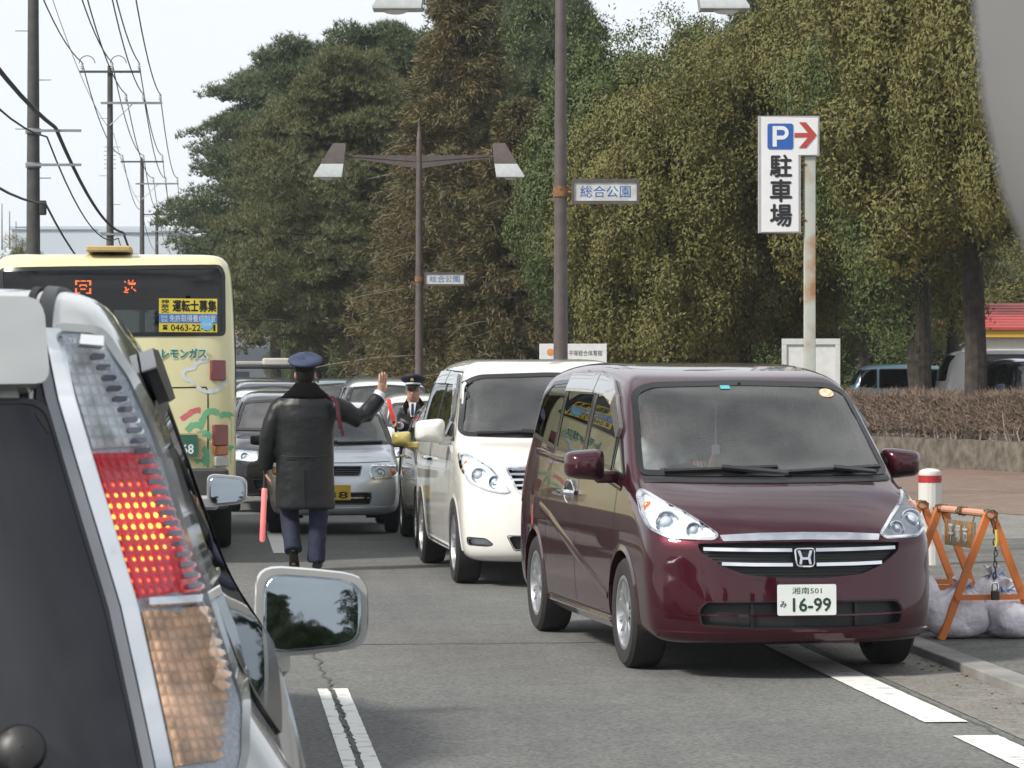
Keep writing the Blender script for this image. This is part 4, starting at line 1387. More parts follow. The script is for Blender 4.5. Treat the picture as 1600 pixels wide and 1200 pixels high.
# orange folding barriers
M['orange'] = mat('orange_paint', (.58, .165, .035), .5, col2=(.36, .12, .04), scale=7, detail=6, ramp=(.28, .42))
def barrier(loc, yaw, label, L=.92, spread=.33, H=.80, board=True):
    e = empty('barrier', loc, yaw, label, 'barrier', 'orange folding barriers at the kerb')
    # local y runs along the top bar, x across
    bar = MB().tube([(0, -L / 2 - .02, H), (0, L / 2 + .02, H)], .024, 10); bar.build('top_bar', mat('faded_orange', (.60, .30, .20), .6), e)
    for y in (-L / 2, L / 2):
        for s in (-1, 1):
            a, b = Vector((s * .012, y + .0 * s, H + .005)), Vector((s * spread, y, .0))
            d = (b - a).normalized(); x = Vector((0, 1, 0)); n = d.cross(x)
            q = MB().loft([[p + x * i * .019 + n * j * .022 for i, j in ((-1, -1), (1, -1), (1, 1), (-1, 1))] for p in (a, b)])
            q.build('leg', M['orange'], e, smooth=False)
        w = spread * (1 - .27 / H) * 2
        MB().box((0, y + (-.03 if y < 0 else .03), .27), (w + .05, .010, .035)).build('cross_brace', M['orange'], e, smooth=False)
    if board:
        bw, bh = L * .62, .17
        B = MB().box((-.035, .0, H - .145), (.008, bw, bh)); bo = B.build('board', mat('board_stripe', (.30, .27, .22), .7, col2=(.20, .17, .13), scale=14), e, smooth=False)
        for i in range(3):
            yy = -bw / 2 + bw * (.10 + .40 * i)
            MB().box((-.0405, yy + (.03 if i == 0 else 0), H - .145), (.004, bw * .15, bh)).build('orange_stripe', mat('stripe_orange', (.50, .25, .07), .7, var=.4, scale=30), bo, smooth=False)
        for i, c in enumerate('平塚市'):
            x = Vector((0, -1, 0)); F = frame((-.0445, bw * (.27 - .24 * i), H - .145), x, (0, 0, 1), (-1, 0, 0))
            text_mb(c, .085, .11, F, .03).build('lettering', M['sign_white'], bo, smooth=False)
        for y in (-bw * .4, bw * .4): MB().tube([(-.03, y, H - .06), (-.015, y, H - .01)], .005, 5).build('hanger', M['rust'], e)
    wire = MB(); q = random.Random(3)
    for y0 in (-L / 2, L / 2, .05):
        P = []
        for k in range(26):
            a = k * 1.1; P.append(Vector((.036 * math.cos(a) + q.uniform(-.01, .01), y0 + (k / 26 - .5) * .11 + q.uniform(-.01, .01), H + .030 * math.sin(a))))
        wire.tube(P, .0045, 5)
    o = wire.build('wire_wrapping', mat('old_wire', (.10, .075, .035), .7), e)
    return e
def bar_yaw(a, b):
    d = Vector((b[0] - a[0], b[1] - a[1])); return math.atan2(-d.x, d.y)
A, Bp = (3.065, 20.50), (2.87, 21.42)
b1 = barrier(((A[0] + Bp[0]) / 2, (A[1] + Bp[1]) / 2, .045), bar_yaw(A, Bp), 'front orange folding barrier with a hanging padlock and lettered board')
A, Bp = (2.82, 22.1), (2.64, 22.95)
barrier(((A[0] + Bp[0]) / 2, (A[1] + Bp[1]) / 2, .045), bar_yaw(A, Bp), 'second orange barrier behind the first, half hidden by the maroon minivan', board=False)
# chain and padlock hanging at the front end
A = Vector((3.085, 20.44, .84))
ch = MB(); q = random.Random(9)
for k in range(11):
    c = A + Vector((q.uniform(-.004, .004), -.01, -.025 - .036 * k)); a = PI / 2 * (k % 2)
    ch.tube([c + Vector((.010 * math.cos(t) * math.cos(a), .010 * math.cos(t) * math.sin(a), .022 * math.sin(t))) for t in np.linspace(0, 2 * PI, 11)], .004, 4)
pk = empty('padlock', A, 0, 'rusty padlock on a short chain hanging at the front orange barrier', 'padlock')
ch.v = [tuple(Vector(p) - A) for p in ch.v]
o = ch.build('chain', mat('chain', (.06, .05, .04), .5, .5), pk); o['kind'] = 'stuff'
MB().rbox((0, -.01, -.51), (.055, .026, .06), .008).build('lock_body', mat('lock', (.07, .06, .055), .4, .6), pk)
MB().tube([(-.018, -.01, -.48), (-.018, -.01, -.445), (-.010, -.01, -.43), (.010, -.01, -.43), (.018, -.01, -.445), (.018, -.01, -.48)], .006, 6).build('shackle', M['chrome'], pk)
MB().tube([(.006, -.015, -.09), (.010, -.02, -.16), (.004, -.018, -.20)], .011, 6).build('yellow_tape', mat('tape', (.62, .48, .10), .6), pk)

# sand bags
M['sack'] = mat('sack', (.74, .71, .77), .5, var=.22, scale=7, bump=1.0, bscale=16)
M['blue_tie'] = mat('blue_tie', (.10, .30, .62), .5)
def sandbag(loc, size, neck, label, seed, yaw=0.0):
    e = empty('sandbag', loc, yaw, label, 'sandbag', 'sandbags piled under the orange barriers')
    r = np.random.default_rng(seed)
    sx, sy, sz = size
    m = MB(); rings = []
    K, N = 22, 36
    ph = r.uniform(0, 6.28, 8)
    for i in range(K + 1):
        t = i / K
        a = -PI / 2 + PI * t
        R = []
        for k in range(N):
            b = 2 * PI * k / N
            c = math.cos(a)
            px = math.copysign(abs(math.cos(b)) ** .75, math.cos(b)) * c ** .6 if c > 1e-6 else 0; py = math.copysign(abs(math.sin(b)) ** .75, math.sin(b)) * c ** .6 if c > 1e-6 else 0
            f = 1 + .07 * math.sin(3 * b + ph[0] + 2 * a) + .035 * math.sin(5 * b + ph[1] + 5 * a) + .012 * math.sin(14 * a + 3 * b) + .05 * math.sin(2 * b + ph[2])
            fold = (.020 + .05 * t * t) * math.sin(9 * b + 2.5 * math.sin(3 * b + ph[7]) + ph[3] + 1.5 * a) * max(0, math.sin(a)) ** 1.0 + .007 * math.sin(17 * b + ph[4]) * t
            zz = math.sin(a); zz = math.copysign(abs(zz) ** .8, zz)
            z = sz * .5 + sz * .5 * zz
            z = max(z, .004)
            lean = Vector((neck[0] * max(0, zz) ** 2, neck[1] * max(0, zz) ** 2, 0))
            rad = 1.0 - .38 * max(0, zz) ** 1.5
            R.append(Vector((px * sx * .5 * f * rad, py * sy * .5 * f * rad, z)) * (1 + fold) + lean)
        rings.append(R)
    m.loft(rings); m.build('sack', M['sack'], e, True, None)
    top = Vector((neck[0], neck[1], sz * .97))
    g = MB(); rings = []
    for h, q in ((-.02, .045), (.005, .026), (.02, .020), (.04, .026), (.07, .050), (.085, .055)):
        rings.append([top + Vector((q * math.cos(2 * PI * k / 24) * (1 + .3 * math.sin(5 * 2 * PI * k / 24 + ph[5])), q * math.sin(2 * PI * k / 24) * (1 + .3 * math.cos(4 * 2 * PI * k / 24)), h + .012 * math.sin(3 * 2 * PI * k / 24 + ph[6]))) for k in range(24)])
    g.loft(rings, caps=False); g.build('gathered_neck', M['sack'], e, True, None)
    t = MB(); t.tube([top + Vector((.026 * math.cos(a), .026 * math.sin(a), .014 + .004 * math.sin(3 * a))) for a in np.linspace(0, 2 * PI, 15)], .008, 6)
    for s in (-1, 1):
        t.tube([top + Vector((.02 * s, -.02, .015)), top + Vector((.055 * s, -.04, .045)), top + Vector((.085 * s, -.045, .020))], [.006, .010, .003], 5, flat=.5)
    t.build('blue_tie', M['blue_tie'], e)
    return e
sandbag((2.86, 20.62, .045), (.40, .36, .31), (.04, .02), 'big pale sandbag at the foot of the front barrier, nearest the minivan', 1)
sandbag((3.205, 20.62, .045), (.34, .33, .29), (.02, .10), 'round pale sandbag under the padlock', 2, .4)
sandbag((3.20, 21.05, .045), (.44, .34, .36), (-.02, .03), 'pale sandbag with white knot behind the padlock bar', 3, 1.0)
sandbag((2.70, 21.25, .045), (.34, .32, .38), (-.02, .0), 'crumpled tied sandbag half hidden by the minivan bumper', 4, .2)
sandbag((3.47, 20.85, .045), (.36, .33, .28), (.03, .03), 'sandbag at the right edge of the picture', 6, .7)

# ------------------------------------------------------------------ power poles and wires
M['pole_conc'] = mat('pole_concrete', (.075, .072, .068), .9, var=.3, scale=5)
M['cable'] = mat('cable', (.020, .022, .024), .6)
M['galv'] = mat('galv_steel', (.27, .28, .30), .5, .4)
M['insulator'] = mat('insulator', (.50, .50, .50), .3)
PT = [(52, 75.0, 14.4), (172, 128.0, 14.3), (222, 182.0, 14.4), (245, 236.0, 14.2), (264, 300.0, 13.8)]
POLES = []
for i, (u, Y, H) in enumerate(PT):
    x = (u - 800) / 5000 * Y
    lab = ['thick dark utility pole nearest, behind the bus', 'second utility pole with a wide top crossarm', 'third utility pole in the row', 'fourth utility pole in the row', 'farthest utility pole of the row'][i]
    e = empty('utility_pole', (x, Y, 0), 0, lab, 'utility pole', 'utility poles along the left side')
    MB().tube([(0, 0, 0), (0, 0, 6), (0, 0, H)], [.185, .155, .105], 14).build('pole', M['pole_conc'], e)
    for z, a, b in ((H - .25, -1.2, 1.25), (H - 1.5, -.35, 2.1)):
        q = MB().box(((a + b) / 2, -.14, z), (b - a, .09, .09)).build('crossarm', M['galv'] if z < H - 1 else M['pole_conc'], e, smooth=False)
        for xx in ((a + .1, .1, b - .08) if z > H - 1 else (.65, 1.35, 2.02)):
            MB().lathe([(.03, 0), (.03, .08), (.075, .10), (.05, .14), (.075, .17), (.045, .21), (.06, .28), (.02, .33)], 10, mtx=Matrix.Translation((xx, -.14, z + .045))).build('insulator', M['insulator'], e)
    MB().tube([(0, -.12, H - 2.4), (.9, -.12, H - 1.55)], .02, 5).build('arm_stay', M['galv'], e)
    for z in (7.55, 6.75):
        MB().box((.5, -.18, z), (1.3, .05, .06)).build('cable_bracket', M['galv'], e, smooth=False)
        MB().tube([(0, 0, z - .06), (0, 0, z + .06)], .185, 14).build('pole_band', M['galv'], e)
    for k in range(9):
        z = 3 + k * 1.15; s = 1 if k % 2 else -1
        MB().tube([(s * .1, 0, z), (s * .42, -.02, z)], .012, 5).build('step_bolt', M['galv'], e)
    if i < 3:
        MB().rbox((.24, -.1, 5.75), (.16, .16, .34), .04).build('splice_case', M['cable'], e)
        if i == 1:
            for s, xx in ((1, .35), (-1, -.9)):
                MB().tube([(xx + .32 * math.cos(a), -.15, H + .05 + .34 * math.sin(a)) for a in np.linspace(.1, PI - .1, 12)], .018, 5).build('jumper_loop', M['cable'], e)
            for k in range(6): MB().tube([(-.24, -.05, 10.2 + .17 * k), (.24, -.05, 10.2 + .17 * k)], .014, 5).build('band_bolt', M['galv'], e)
    POLES.append(Vector((x, Y, H)))
P0 = POLES[0] + (POLES[0] - POLES[1]) * .98; P0.z = 14.4         # next pole, behind the camera's left shoulder
RUN = [P0] + POLES
def wire(pts_of, r, label, sag=.9, name='power_line', cat='cable', grp='overhead wires', m=None, spans=None):
    mb = MB()
    for a, b in list(zip(RUN[:-1], RUN[1:]))[spans or slice(0, 5)]:
        A, B = pts_of(a), pts_of(b)
        mb.tube([A.lerp(B, t) - Vector((0, 0, sag * 4 * t * (1 - t))) for t in np.linspace(0, 1, 13)], r, 5)
    o = mb.build(name, m or M['cable'], None)
    tag(o, label, cat, grp); return o
for xx, n in ((-1.1, 'left'), (.1, 'middle'), (1.17, 'right')):
    wire(lambda p, xx=xx: p + Vector((xx, -.14, .12)), .024, {'left': 'high wire on the outer end of the top crossarms', 'middle': 'high wire on the middle of the top crossarms', 'right': 'high wire on the road end of the top crossarms'}[n])
for xx, n in ((.65, 'inner'), (1.35, 'middle'), (2.02, 'outer')):
    wire(lambda p, xx=xx: p + Vector((xx, -.14, -1.15)), .022, {'inner': 'lower wire on the insulator closest to the poles', 'middle': 'lower wire on the middle insulators of the side arms', 'outer': 'lower wire on the outermost insulators of the side arms'}[n])
wire(lambda p: Vector((p.x + .55, p.y - .2, 7.62)), .048, 'thick black bundled cable sagging low between the poles', .55, spans=slice(0, 4))
wire(lambda p: Vector((p.x + .35, p.y - .2, 7.40)), .022, 'thin cable hanging just under the thick bundle', .85, spans=slice(0, 3))
wire(lambda p: Vector((p.x + .3, p.y - .1, 5.85)), .028, 'lowest telephone cable running to the dark splice cases', .7, spans=slice(0, 3))
wire(lambda p: Vector((p.x + .15, p.y - .1, 11.6)), .010, 'fine pale guy wire between the poles', .6, m=M['galv'], spans=slice(1, 3))

# ------------------------------------------------------------------ far buildings and hill
def block(name, loc, d, label, m, cat='building', roof=None, rows=0, cols=0, yaw=0):
    e = empty(name, loc, yaw, label, cat)
    MB().box((0, 0, d[2] / 2), d).build('wall', m, e, smooth=False)
    MB().box((0, 0, d[2] + .15), (d[0] + .4, d[1] + .4, .3)).build('roof_edge', roof or m, e, smooth=False)
    for r in range(rows):
        for c in range(cols):
            f = MB().box((-d[0] / 2 + d[0] * (c + .5) / cols, -d[1] / 2 - .03, d[2] * (r + .55) / rows), (d[0] / cols * .55, .1, d[2] / rows * .45)).build('window', M['glass_dark'] if False else mat('far_pane', (.10, .13, .16), .2), e, smooth=False)
    return e
pale = mat('pale_panel', (.46, .52, .57), .7, var=.06, scale=.2)
block('factory_building', (-42.0, 330, 0), (14.5, 30, 16.6), 'flat pale blue grey factory block far behind the utility poles', pale)
block('factory_annex', (-33.4, 300, 0), (7.0, 26, 15.0), 'lower pale block adjoining the factory on its right', mat('pale_panel_b', (.50, .55, .60), .7, var=.06, scale=.2), roof=pale)
for i, (u, v0) in enumerate(((3, 318), (15, 330), (25, 346))):
    Y = 300; x = (u - 800) / 5000 * Y
    o = MB().tube([(x, Y, 14), (x, Y, 1.7 + (595 - v0) / 5000 * Y)], [.10, .05], 6).build('antenna_mast', M['galv'], None)
    tag(o, ['tall antenna mast at the left edge of the sky', 'middle antenna mast left of the nearest utility pole', 'short antenna mast closest to the nearest utility pole'][i], 'mast', 'antenna masts on the skyline')
def house(loc, w, d, h, rh, wallm, roofm, label, yaw=0.0):
    e = empty('house', loc, yaw, label, 'house', 'houses far down the road')
    MB().box((0, 0, h / 2), (w, d, h)).build('wall', wallm, e, smooth=False)
    MB().add([(-w / 2 - .3, -d / 2 - .3, h), (w / 2 + .3, -d / 2 - .3, h), (w / 2 + .3, d / 2 + .3, h), (-w / 2 - .3, d / 2 + .3, h), (-w / 2 - .3, 0, h + rh), (w / 2 + .3, 0, h + rh)],
             [(0, 1, 5, 4), (2, 3, 4, 5), (0, 4, 3), (1, 2, 5), (3, 2, 1, 0)]).build('roof', roofm, e, smooth=False)
    for k in (-.28, .22): MB().box((w * k, -d / 2 - .03, h * .62), (w * .22, .08, h * .26)).build('window', mat('far_pane', (.08, .10, .12), .2), e, smooth=False)
    return e
wm = [mat('house_cream', (.55, .52, .46), .8), mat('house_white', (.62, .62, .60), .8), mat('house_grey', (.45, .46, .46), .8)]
rm = [mat('roof_terracotta', (.30, .14, .10), .8), mat('roof_slate', (.14, .14, .16), .8), mat('roof_brown', (.18, .11, .09), .8)]
def fx(u, Y): return (u - 800) / 5000 * Y
house((fx(388, 400), 400, 0), 7, 7, 4.8, 2.4, wm[1], rm[1], 'white house with grey gable far down the road', .9)
house((fx(372, 470), 470, 0), 9, 8, 5.6, 2.6, wm[0], rm[0], 'cream house with terracotta roof far down the road', .3)
house((fx(400, 520), 520, 0), 8, 8, 9.0, 2.6, wm[0], rm[2], 'tall cream house with brown roofs above the other far houses', .2)
house((fx(410, 620), 620, 0), 9, 8, 13.0, 2.6, wm[2], rm[2], 'highest far house on the slope, brown roofed', .4)
house((fx(418, 350), 350, 0), 7, 6, 3.6, 1.8, wm[2], rm[1], 'low grey house beside the pine trunks far away', -.2)
# hill range on the horizon
r = np.random.default_rng(4)
xs = np.linspace(-690, 690, 160)
hh = 27 + 11 * np.sin(xs / 126 + 1.0) + 6 * np.sin(xs / 45) + 2.5 * np.sin(xs / 14)
rings = [[Vector((x, 1030 + 18 * math.sin(x / 90), -.09)) for x in xs], [Vector((x, 1100, h * .6)) for x, h in zip(xs, hh)], [Vector((x, 1180, h)) for x, h in zip(xs, hh)], [Vector((x, 1270, -.09)) for x in xs]]
o = MB().loft(rings, caps=False, closed=False).build('hills', mat('hill_wood', (.06, .08, .06), .95), None, True, None); o['kind'] = 'structure'

# red roofed building
def red_roof():
    Y = 118.0
    e = empty('red_roofed_building', ((1640 - 800) / 5000 * Y, Y, .3), math.radians(2), 'low white building with bright red tiled roof and yellow eaves', 'building')
    W, D = 12.0, 8.0
    wz, rz_ = 3.25, 4.22
    MB().box((0, 0, (wz - .30) / 2), (W, D, wz - .30)).build('wall', mat('wall_cream', (.60, .57, .50), .8), e, smooth=False)
    MB().box((0, 0, wz - .18), (W + .5, D + .5, .24)).build('yellow_eaves', mat('eaves_yellow', (.62, .36, .03), .5), e, smooth=False)
    red = mat('roof_red', (.40, .055, .045), .55, var=.2, scale=6)
    nrow = 9
    for i in range(nrow):
        t0, t1 = i / nrow, (i + 1) / nrow + .02
        y0, y1 = -D / 2 - .35 + (D / 2 + .3) * t0, -D / 2 - .35 + (D / 2 + .3) * t1
        z0, z1 = wz + (rz_ - wz) * t0, wz + (rz_ - wz) * t1
        o = MB().add([(-W / 2 - .4 + t0 * .8, y0, z0 + .05), (W / 2 + .4 - t0 * .8, y0, z0 + .05), (W / 2 + .4 - t1 * .8, y1, z1 + .02), (-W / 2 - .4 + t1 * .8, y1, z1 + .02), (-W / 2 - .4 + t0 * .8, y0, z0 - .05), (W / 2 + .4 - t0 * .8, y0, z0 - .05)],
                     [(0, 1, 2, 3), (4, 5, 1, 0)]).build('tile_row', red, e, smooth=False)
    MB().add([(-W / 2 + .4, 0, rz_), (W / 2 - .4, 0, rz_), (W / 2 + .4, D / 2 + .35, wz), (-W / 2 - .4, D / 2 + .35, wz)], [(0, 1, 2, 3)]).build('roof_back', red, e, smooth=False)
red_roof()
# rail fence between the hedge and the car park
e = empty('rail_fence', (10.2, 84.0, .4), 0, 'dark rail fence in front of the red roofed building', 'fence')
for k in range(9): MB().box((-.5 + k * .75, 0, .65), (.06, .06, 1.3)).build('post', M['pole_brown'], e, smooth=False)
for z in (2.1 - .85, .75): MB().box((2.5, 0, z), (6.2, .05, .06)).build('rail', M['pole_brown'], e, smooth=False)
# small round tree behind the bus, left
broadleaf((fx(42, 100), 100, 0), 'green_a', M['leaf_olive'], 1.0, 3.9, 'brownish tree top showing over the bus beside the nearest utility pole', None, scale=(.42, .42, .52), seed=41)
# dark planting that closes the view under the big trees
BG = 'dense trees closing the view under the big trees'
for i, (u, Y, k, zc, s, lab) in enumerate(((560, 150, 'green_a', 3.0, 1.1, 'shaded bushy tree beyond the round signs'), (640, 132, 'green_a', 2.8, 1.15, 'shaded bushy tree behind the far lamp post pole'), (720, 128, 'olive_a', 2.8, 1.1, 'shaded bushy tree behind the tallest cypress'),
        (800, 126, 'green_a', 2.8, 1.15, 'shaded bushy tree behind the white minivan roof'), (880, 122, 'green_a', 2.8, 1.15, 'shaded bushy tree behind the near lamp post base'), (960, 118, 'olive_b', 2.9, 1.15, 'shaded bushy tree behind the gymnasium board'),
        (1050, 112, 'green_a', 2.8, 1.15, 'shaded bushy tree behind the maroon minivan roof'), (1145, 108, 'green_a', 2.8, 1.15, 'shaded bushy tree left of the blank board'), (1240, 106, 'green_a', 2.8, 1.15, 'shaded bushy tree right behind the blank board'), (1345, 104, 'green_a', 3.0, 1.15, 'shaded bushy tree behind the parked blue car'),
        (505, 240, 'green_a', 3.2, 1.1, 'far bushy tree between the pine trunks'), (462, 290, 'green_a', 2.6, 1.0, 'far bushy tree down the road by the houses'), (1660, 135, 'olive_a', 5.2, 1.2, 'brown tree behind the red roof'), (1440, 150, 'olive_b', 5.0, 1.2, 'brownish tree beyond the red roofed building'), (1560, 150, 'olive_b', 5.4, 1.2, 'brownish tree above the red roof'))):
    broadleaf(tree_at(u, Y), k, M['leaf_green'] if i < 12 else M['leaf_olive'], i * 1.3, zc, lab, BG, scale=(s, s, .85), seed=60 + i)
# trees across the road behind the camera (they show in the mirrors and the paint)
RG = 'trees behind the camera'
for i, (x, y) in enumerate(((10, -38), (17, -30), (14, -42), (9.5, -47), (19, -45), (-13, -48), (-22, -30), (12, -62), (-8, -90))):
    if i % 2: pine((x, y, 0), 'b', M['needle'], i, 'pine standing behind the camera, seen only in mirrors', RG, .25, .95, 1.0, 80 + i)
    else: broadleaf((x, y, 0), 'green_a', M['leaf_green'], i, 5.0, 'broadleaf tree standing behind the camera, seen only in mirrors', RG, scale=(1.1, 1.1, 1.1), seed=80 + i)
# window pillar of the car the picture is taken from
pl = MB()
P = [Vector((.122, .76, 1.98)), Vector((.1285, .78, 1.88)), Vector((.1335, .80, 1.795)), Vector((.1360, .80, 1.770)), Vector((.1410, .80, 1.747)), Vector((.1475, .80, 1.731)), Vector((.160, .81, 1.705)), Vector((.185, .84, 1.65)), Vector((.215, .88, 1.58))]
loft_rings = []
for p in P:
    loft_rings.append([p + Vector((.020 * math.cos(a) * (1.2 if math.cos(a) > 0 else .9), .026 * math.sin(a), 0)) for a in np.linspace(0, 2 * PI, 16, endpoint=False)])
pl.loft(loft_rings)
o = pl.build('window_pillar', mat('pillar_grey', (.17, .17, .17), .7), None)
tag(o, 'blurred grey window pillar of the viewing car at the upper right edge', 'pillar')
# ------------------------------------------------------------------ dark red minivan
VAN_FWD = Vector((0.176, -0.9845, 0)).normalized()
VAN_POS = Vector((1.262, 20.46, 0))
def maroon_shell(res=(230, 150, 70)):
    side = [(2.20, 0.19), (2.33, 0.21), (2.335, 0.34), (2.315, 0.50), (2.29, 0.66), (2.26, 0.80), (2.12, 0.91), (1.90, 1.02), (1.62, 1.10), (1.50, 1.13),
            (1.20, 1.36), (0.90, 1.60), (0.76, 1.69), (0.60, 1.745), (0.10, 1.80), (-0.70, 1.825), (-1.50, 1.81), (-2.05, 1.77), (-2.20, 1.68), (-2.27, 1.20), (-2.33, 0.85), (-2.33, 0.40), (-2.22, 0.22),
            (-1.2, 0.20), (0.5, 0.19)]
    plan = [(-2.5, 0.80), (-2.2, 0.845), (-1.7, 0.865), (-0.8, 0.868), (0.8, 0.868), (1.5, 0.862), (2.0, 0.85), (2.5, 0.82)]
    tumble = [(0.1, 0.90), (0.22, 0.955), (0.30, 0.985), (0.5, 1.0), (0.75, 1.0), (0.95, 0.985), (1.06, 0.963), (1.14, 0.945), (1.45, 0.87), (1.62, 0.825), (1.74, 0.765), (1.9, 0.66)]
    bow_f = [(0.2, 0.30), (0.6, 0.30), (0.85, 0.27), (1.0, 0.22), (1.15, 0.13), (1.7, 0.12)]
    bow_r = [(0.2, 0.16), (1.0, 0.14), (1.7, 0.10)]
    return Shell(side, plan, tumble, bow_f, bow_r, (-1.7, 1.55, 0.72), k=0.085, res=res, pw=3.0)
def build_maroon():
    sh = maroon_shell()
    paint = car_paint('maroon_paint', (0.050, 0.0050, 0.0125), 0.6, 0.36)
    root = empty('minivan', VAN_POS, math.atan2(VAN_FWD.y, VAN_FWD.x), 'dark maroon minivan with chrome grille bars nosing towards the orange barrier', 'minivan')
    # glasshouse
    ws = [(-.765, 1.140), (-.4, 1.135), (0, 1.133), (.4, 1.135), (.765, 1.140), (.675, 1.635), (.56, 1.682), (0, 1.695), (-.56, 1.682), (-.675, 1.635)]
    w = window(sh, root, ws, 'F', M['windscreen'], 'windscreen', 0.028, r=0.06, seg=0.04)
    for (a, b, c, m) in (((-0.10), 1.655, 0.025, M['green_ink']),):
        st = MB(); h, n = sh.hit(a, b, 'F')
        x = Vector((0, 1, 0)); y = n.cross(x)
        st.prism([(-.03, -.02), (.03, -.02), (.03, .02), (-.03, .02)], 0.001, frame(h + n * 0.007, x, y, n))
        st.build('inspection_sticker', mat('teal_sticker', (0.10, 0.42, 0.45), 0.5), w, smooth=False)
    st = MB(); h, n = sh.hit(0.535, 1.62, 'F'); x = Vector((0, 1, 0)); y = n.cross(x)
    st.prism([(0.045 * math.cos(a), 0.045 * math.sin(a)) for a in np.linspace(0, 2 * PI, 20, endpoint=False)], 0.001, frame(h + n * 0.007, x, y, n))
    st.build('round_sticker', mat('orange_sticker', (0.85, 0.30, 0.12), 0.5, col2=(0.85, 0.65, 0.5), scale=40), w, smooth=False)
    winR = [[(-1.97, 1.32), (-1.88, 1.60), (-1.66, 1.69), (-1.10, 1.705), (-1.07, 1.245)],
            [(-1.02, 1.242), (-1.04, 1.705), (-.13, 1.700), (-.10, 1.213)],
            [(-.03, 1.208), (-.04, 1.698), (.28, 1.675), (.56, 1.585), (.82, 1.43), (.84, 1.155)],
            [(.875, 1.152), (.865, 1.40), (1.06, 1.255), (1.245, 1.115)]]
    for view in 'RL':
        for k, P in enumerate(winR):
            window(sh, root, P, view, M['glass_dark'] if k < 2 else M['glass_clear'], 'side_window', 0.022, r=0.035, seg=0.04)
        pil = [(-1.085, 1.245), (-1.095, 1.70), (-1.045, 1.70), (-1.02, 1.243)]
        sh.patch(rounded(pil, 0.008), view, 0.006, 0.08, 0.0).build('window_pillar', M['trim_black'], root)
        pil = [(-.115, 1.213), (-.14, 1.70), (-.035, 1.697), (-.02, 1.208)]
        sh.patch(rounded(pil, 0.008), view, 0.006, 0.08, 0.0).build('window_pillar', M['trim_black'], root)
        vis = mat('smoked_visor', (0.16, 0.15, 0.15), 0.12, coat=1.0)
        sh.patch(rounded([(-1.05, 1.625), (-1.05, 1.735), (-.12, 1.728), (-.12, 1.618)], 0.02), view, 0.028, 0.06, 0.026).build('rain_visor', vis, root)
        sh.patch(rounded([(-.10, 1.618), (-.10, 1.728), (.30, 1.705), (.60, 1.612), (.92, 1.42), (.90, 1.34), (.52, 1.545), (.25, 1.60)], 0.02), view, 0.028, 0.06, 0.026).build('rain_visor', vis, root)
        # chrome-edged oval handle
        s = -1 if view == 'R' else 1
        c, n = sh.hit(-0.31, 0.985, view)
        hd = MB()
        hd.tube([c + n * 0.004 + Vector((0.17 * math.cos(a), 0, 0.075 * math.sin(a))) for a in np.linspace(0, 2 * PI, 25)], 0.007, 6)
        hd.tube([c + Vector((dx, s * oy, 0.0)) for dx, oy in ((-.24, .004), (-.21, .030), (-.02, .038), (0.17, .030), (.20, .004))], 0.017, 8)
        hd.build('door_handle', M['chrome'], root)
        MB().ball(c - n * 0.004, 0.065, 16, 8, (2.4, 0.10, 1.0)).build('handle_cup', M['gap'], root)
        sh.line([(-1.75, 1.22), (-1.0, 1.19), (-.1, 1.165), (.9, 1.09), (1.2, 1.06)], view, 0.05, -0.001, thick=0.007, flat=0.2).build('belt_moulding', paint, root)
        sh.line([(-1.30, .86), (-.9, .80), (0.0, .60), (.85, .43), (.92, .40)], view, 0.085, -0.002, thick=0.008, flat=0.10).build('body_crease', paint, root)
        sh.patch(rounded([(-1.02, .185), (-1.02, .275), (.93, .265), (.93, .175)], 0.01), view, 0.018, 0.08, 0.02).build('side_skirt', paint, root)
        lp = [(-2.36, 0.85), (-2.36, 1.62), (-2.20, 1.62), (-2.10, 1.30), (-2.05, .86)]
        sh.patch(rounded(lp, 0.03), view, 0.005, 0.05, 0.01).build('tail_lamp', M['red_lens'], root)
    gaps(sh, root, [(v, l) for v in 'RL' for l in (
        [(1.02, .32), (1.02, .55), (1.10, .80), (1.10, 1.10)], [(-.06, .29), (-.07, 1.2)], [(-1.06, .50), (-1.075, 1.24)], [(-1.0, .293), (.95, .285)],
        [(-2.05, 1.28), (-1.08, 1.215)], [(-2.05, 1.0), (-1.75, .93), (-1.75, .75)])] + [('F', [(-.79, 1.06), (-.775, 1.12)]), ('F', [(.79, 1.06), (.775, 1.12)])])
    # face
    hl = [(-.785, 1.066), (-.715, 1.0), (-.585, .915), (-.470, .818), (-.505, .790), (-.74, .796), (-.822, .845), (-.832, .93), (-.815, 1.03)]
    headlight(sh, root, hl, 'F', [(-.735, .895, .066), (-.605, .853, .046)], (-.80, .985, .028))
    headlight(sh, root, mir(hl), 'F', [(.735, .895, .066), (.605, .853, .046)], (.80, .985, .028))
    st = [(-.455, .783), (-.47, .815), (-.25, .826), (0, .829), (.25, .826), (.47, .815), (.455, .783), (0, .790)]
    sh.patch(rounded(st, 0.006, seg=.04), 'F', 0.012, 0.05, 0.014).build('bonnet_strip', M['chrome'], root)
    gp = [(-.600, .775), (-.30, .783), (0, .785), (.30, .783), (.600, .775), (.588, .722), (.47, .64), (.34, .592), (.12, .572), (-.12, .572), (-.34, .592), (-.47, .64), (-.588, .722)]
    g = opening(sh, root, gp, 'F', 'grille', M['grille_dark'], 0.035)
    sh.ring(rounded(gp, 0.02, seg=.04), 'F', -0.016, 0.004, 0.006, rim=0.012).build('grille_surround', paint, g)
    for z0, e in ((.742, .565), (.660, .470)):
        for s in (-1, 1):
            sh.line([(s * .07, z0 - .006), (s * .3, z0 - .004), (s * e, z0)], 'F', 0.024, -0.016, thick=0.020).build('grille_bar', M['chrome'], g)
    mesh = MB()
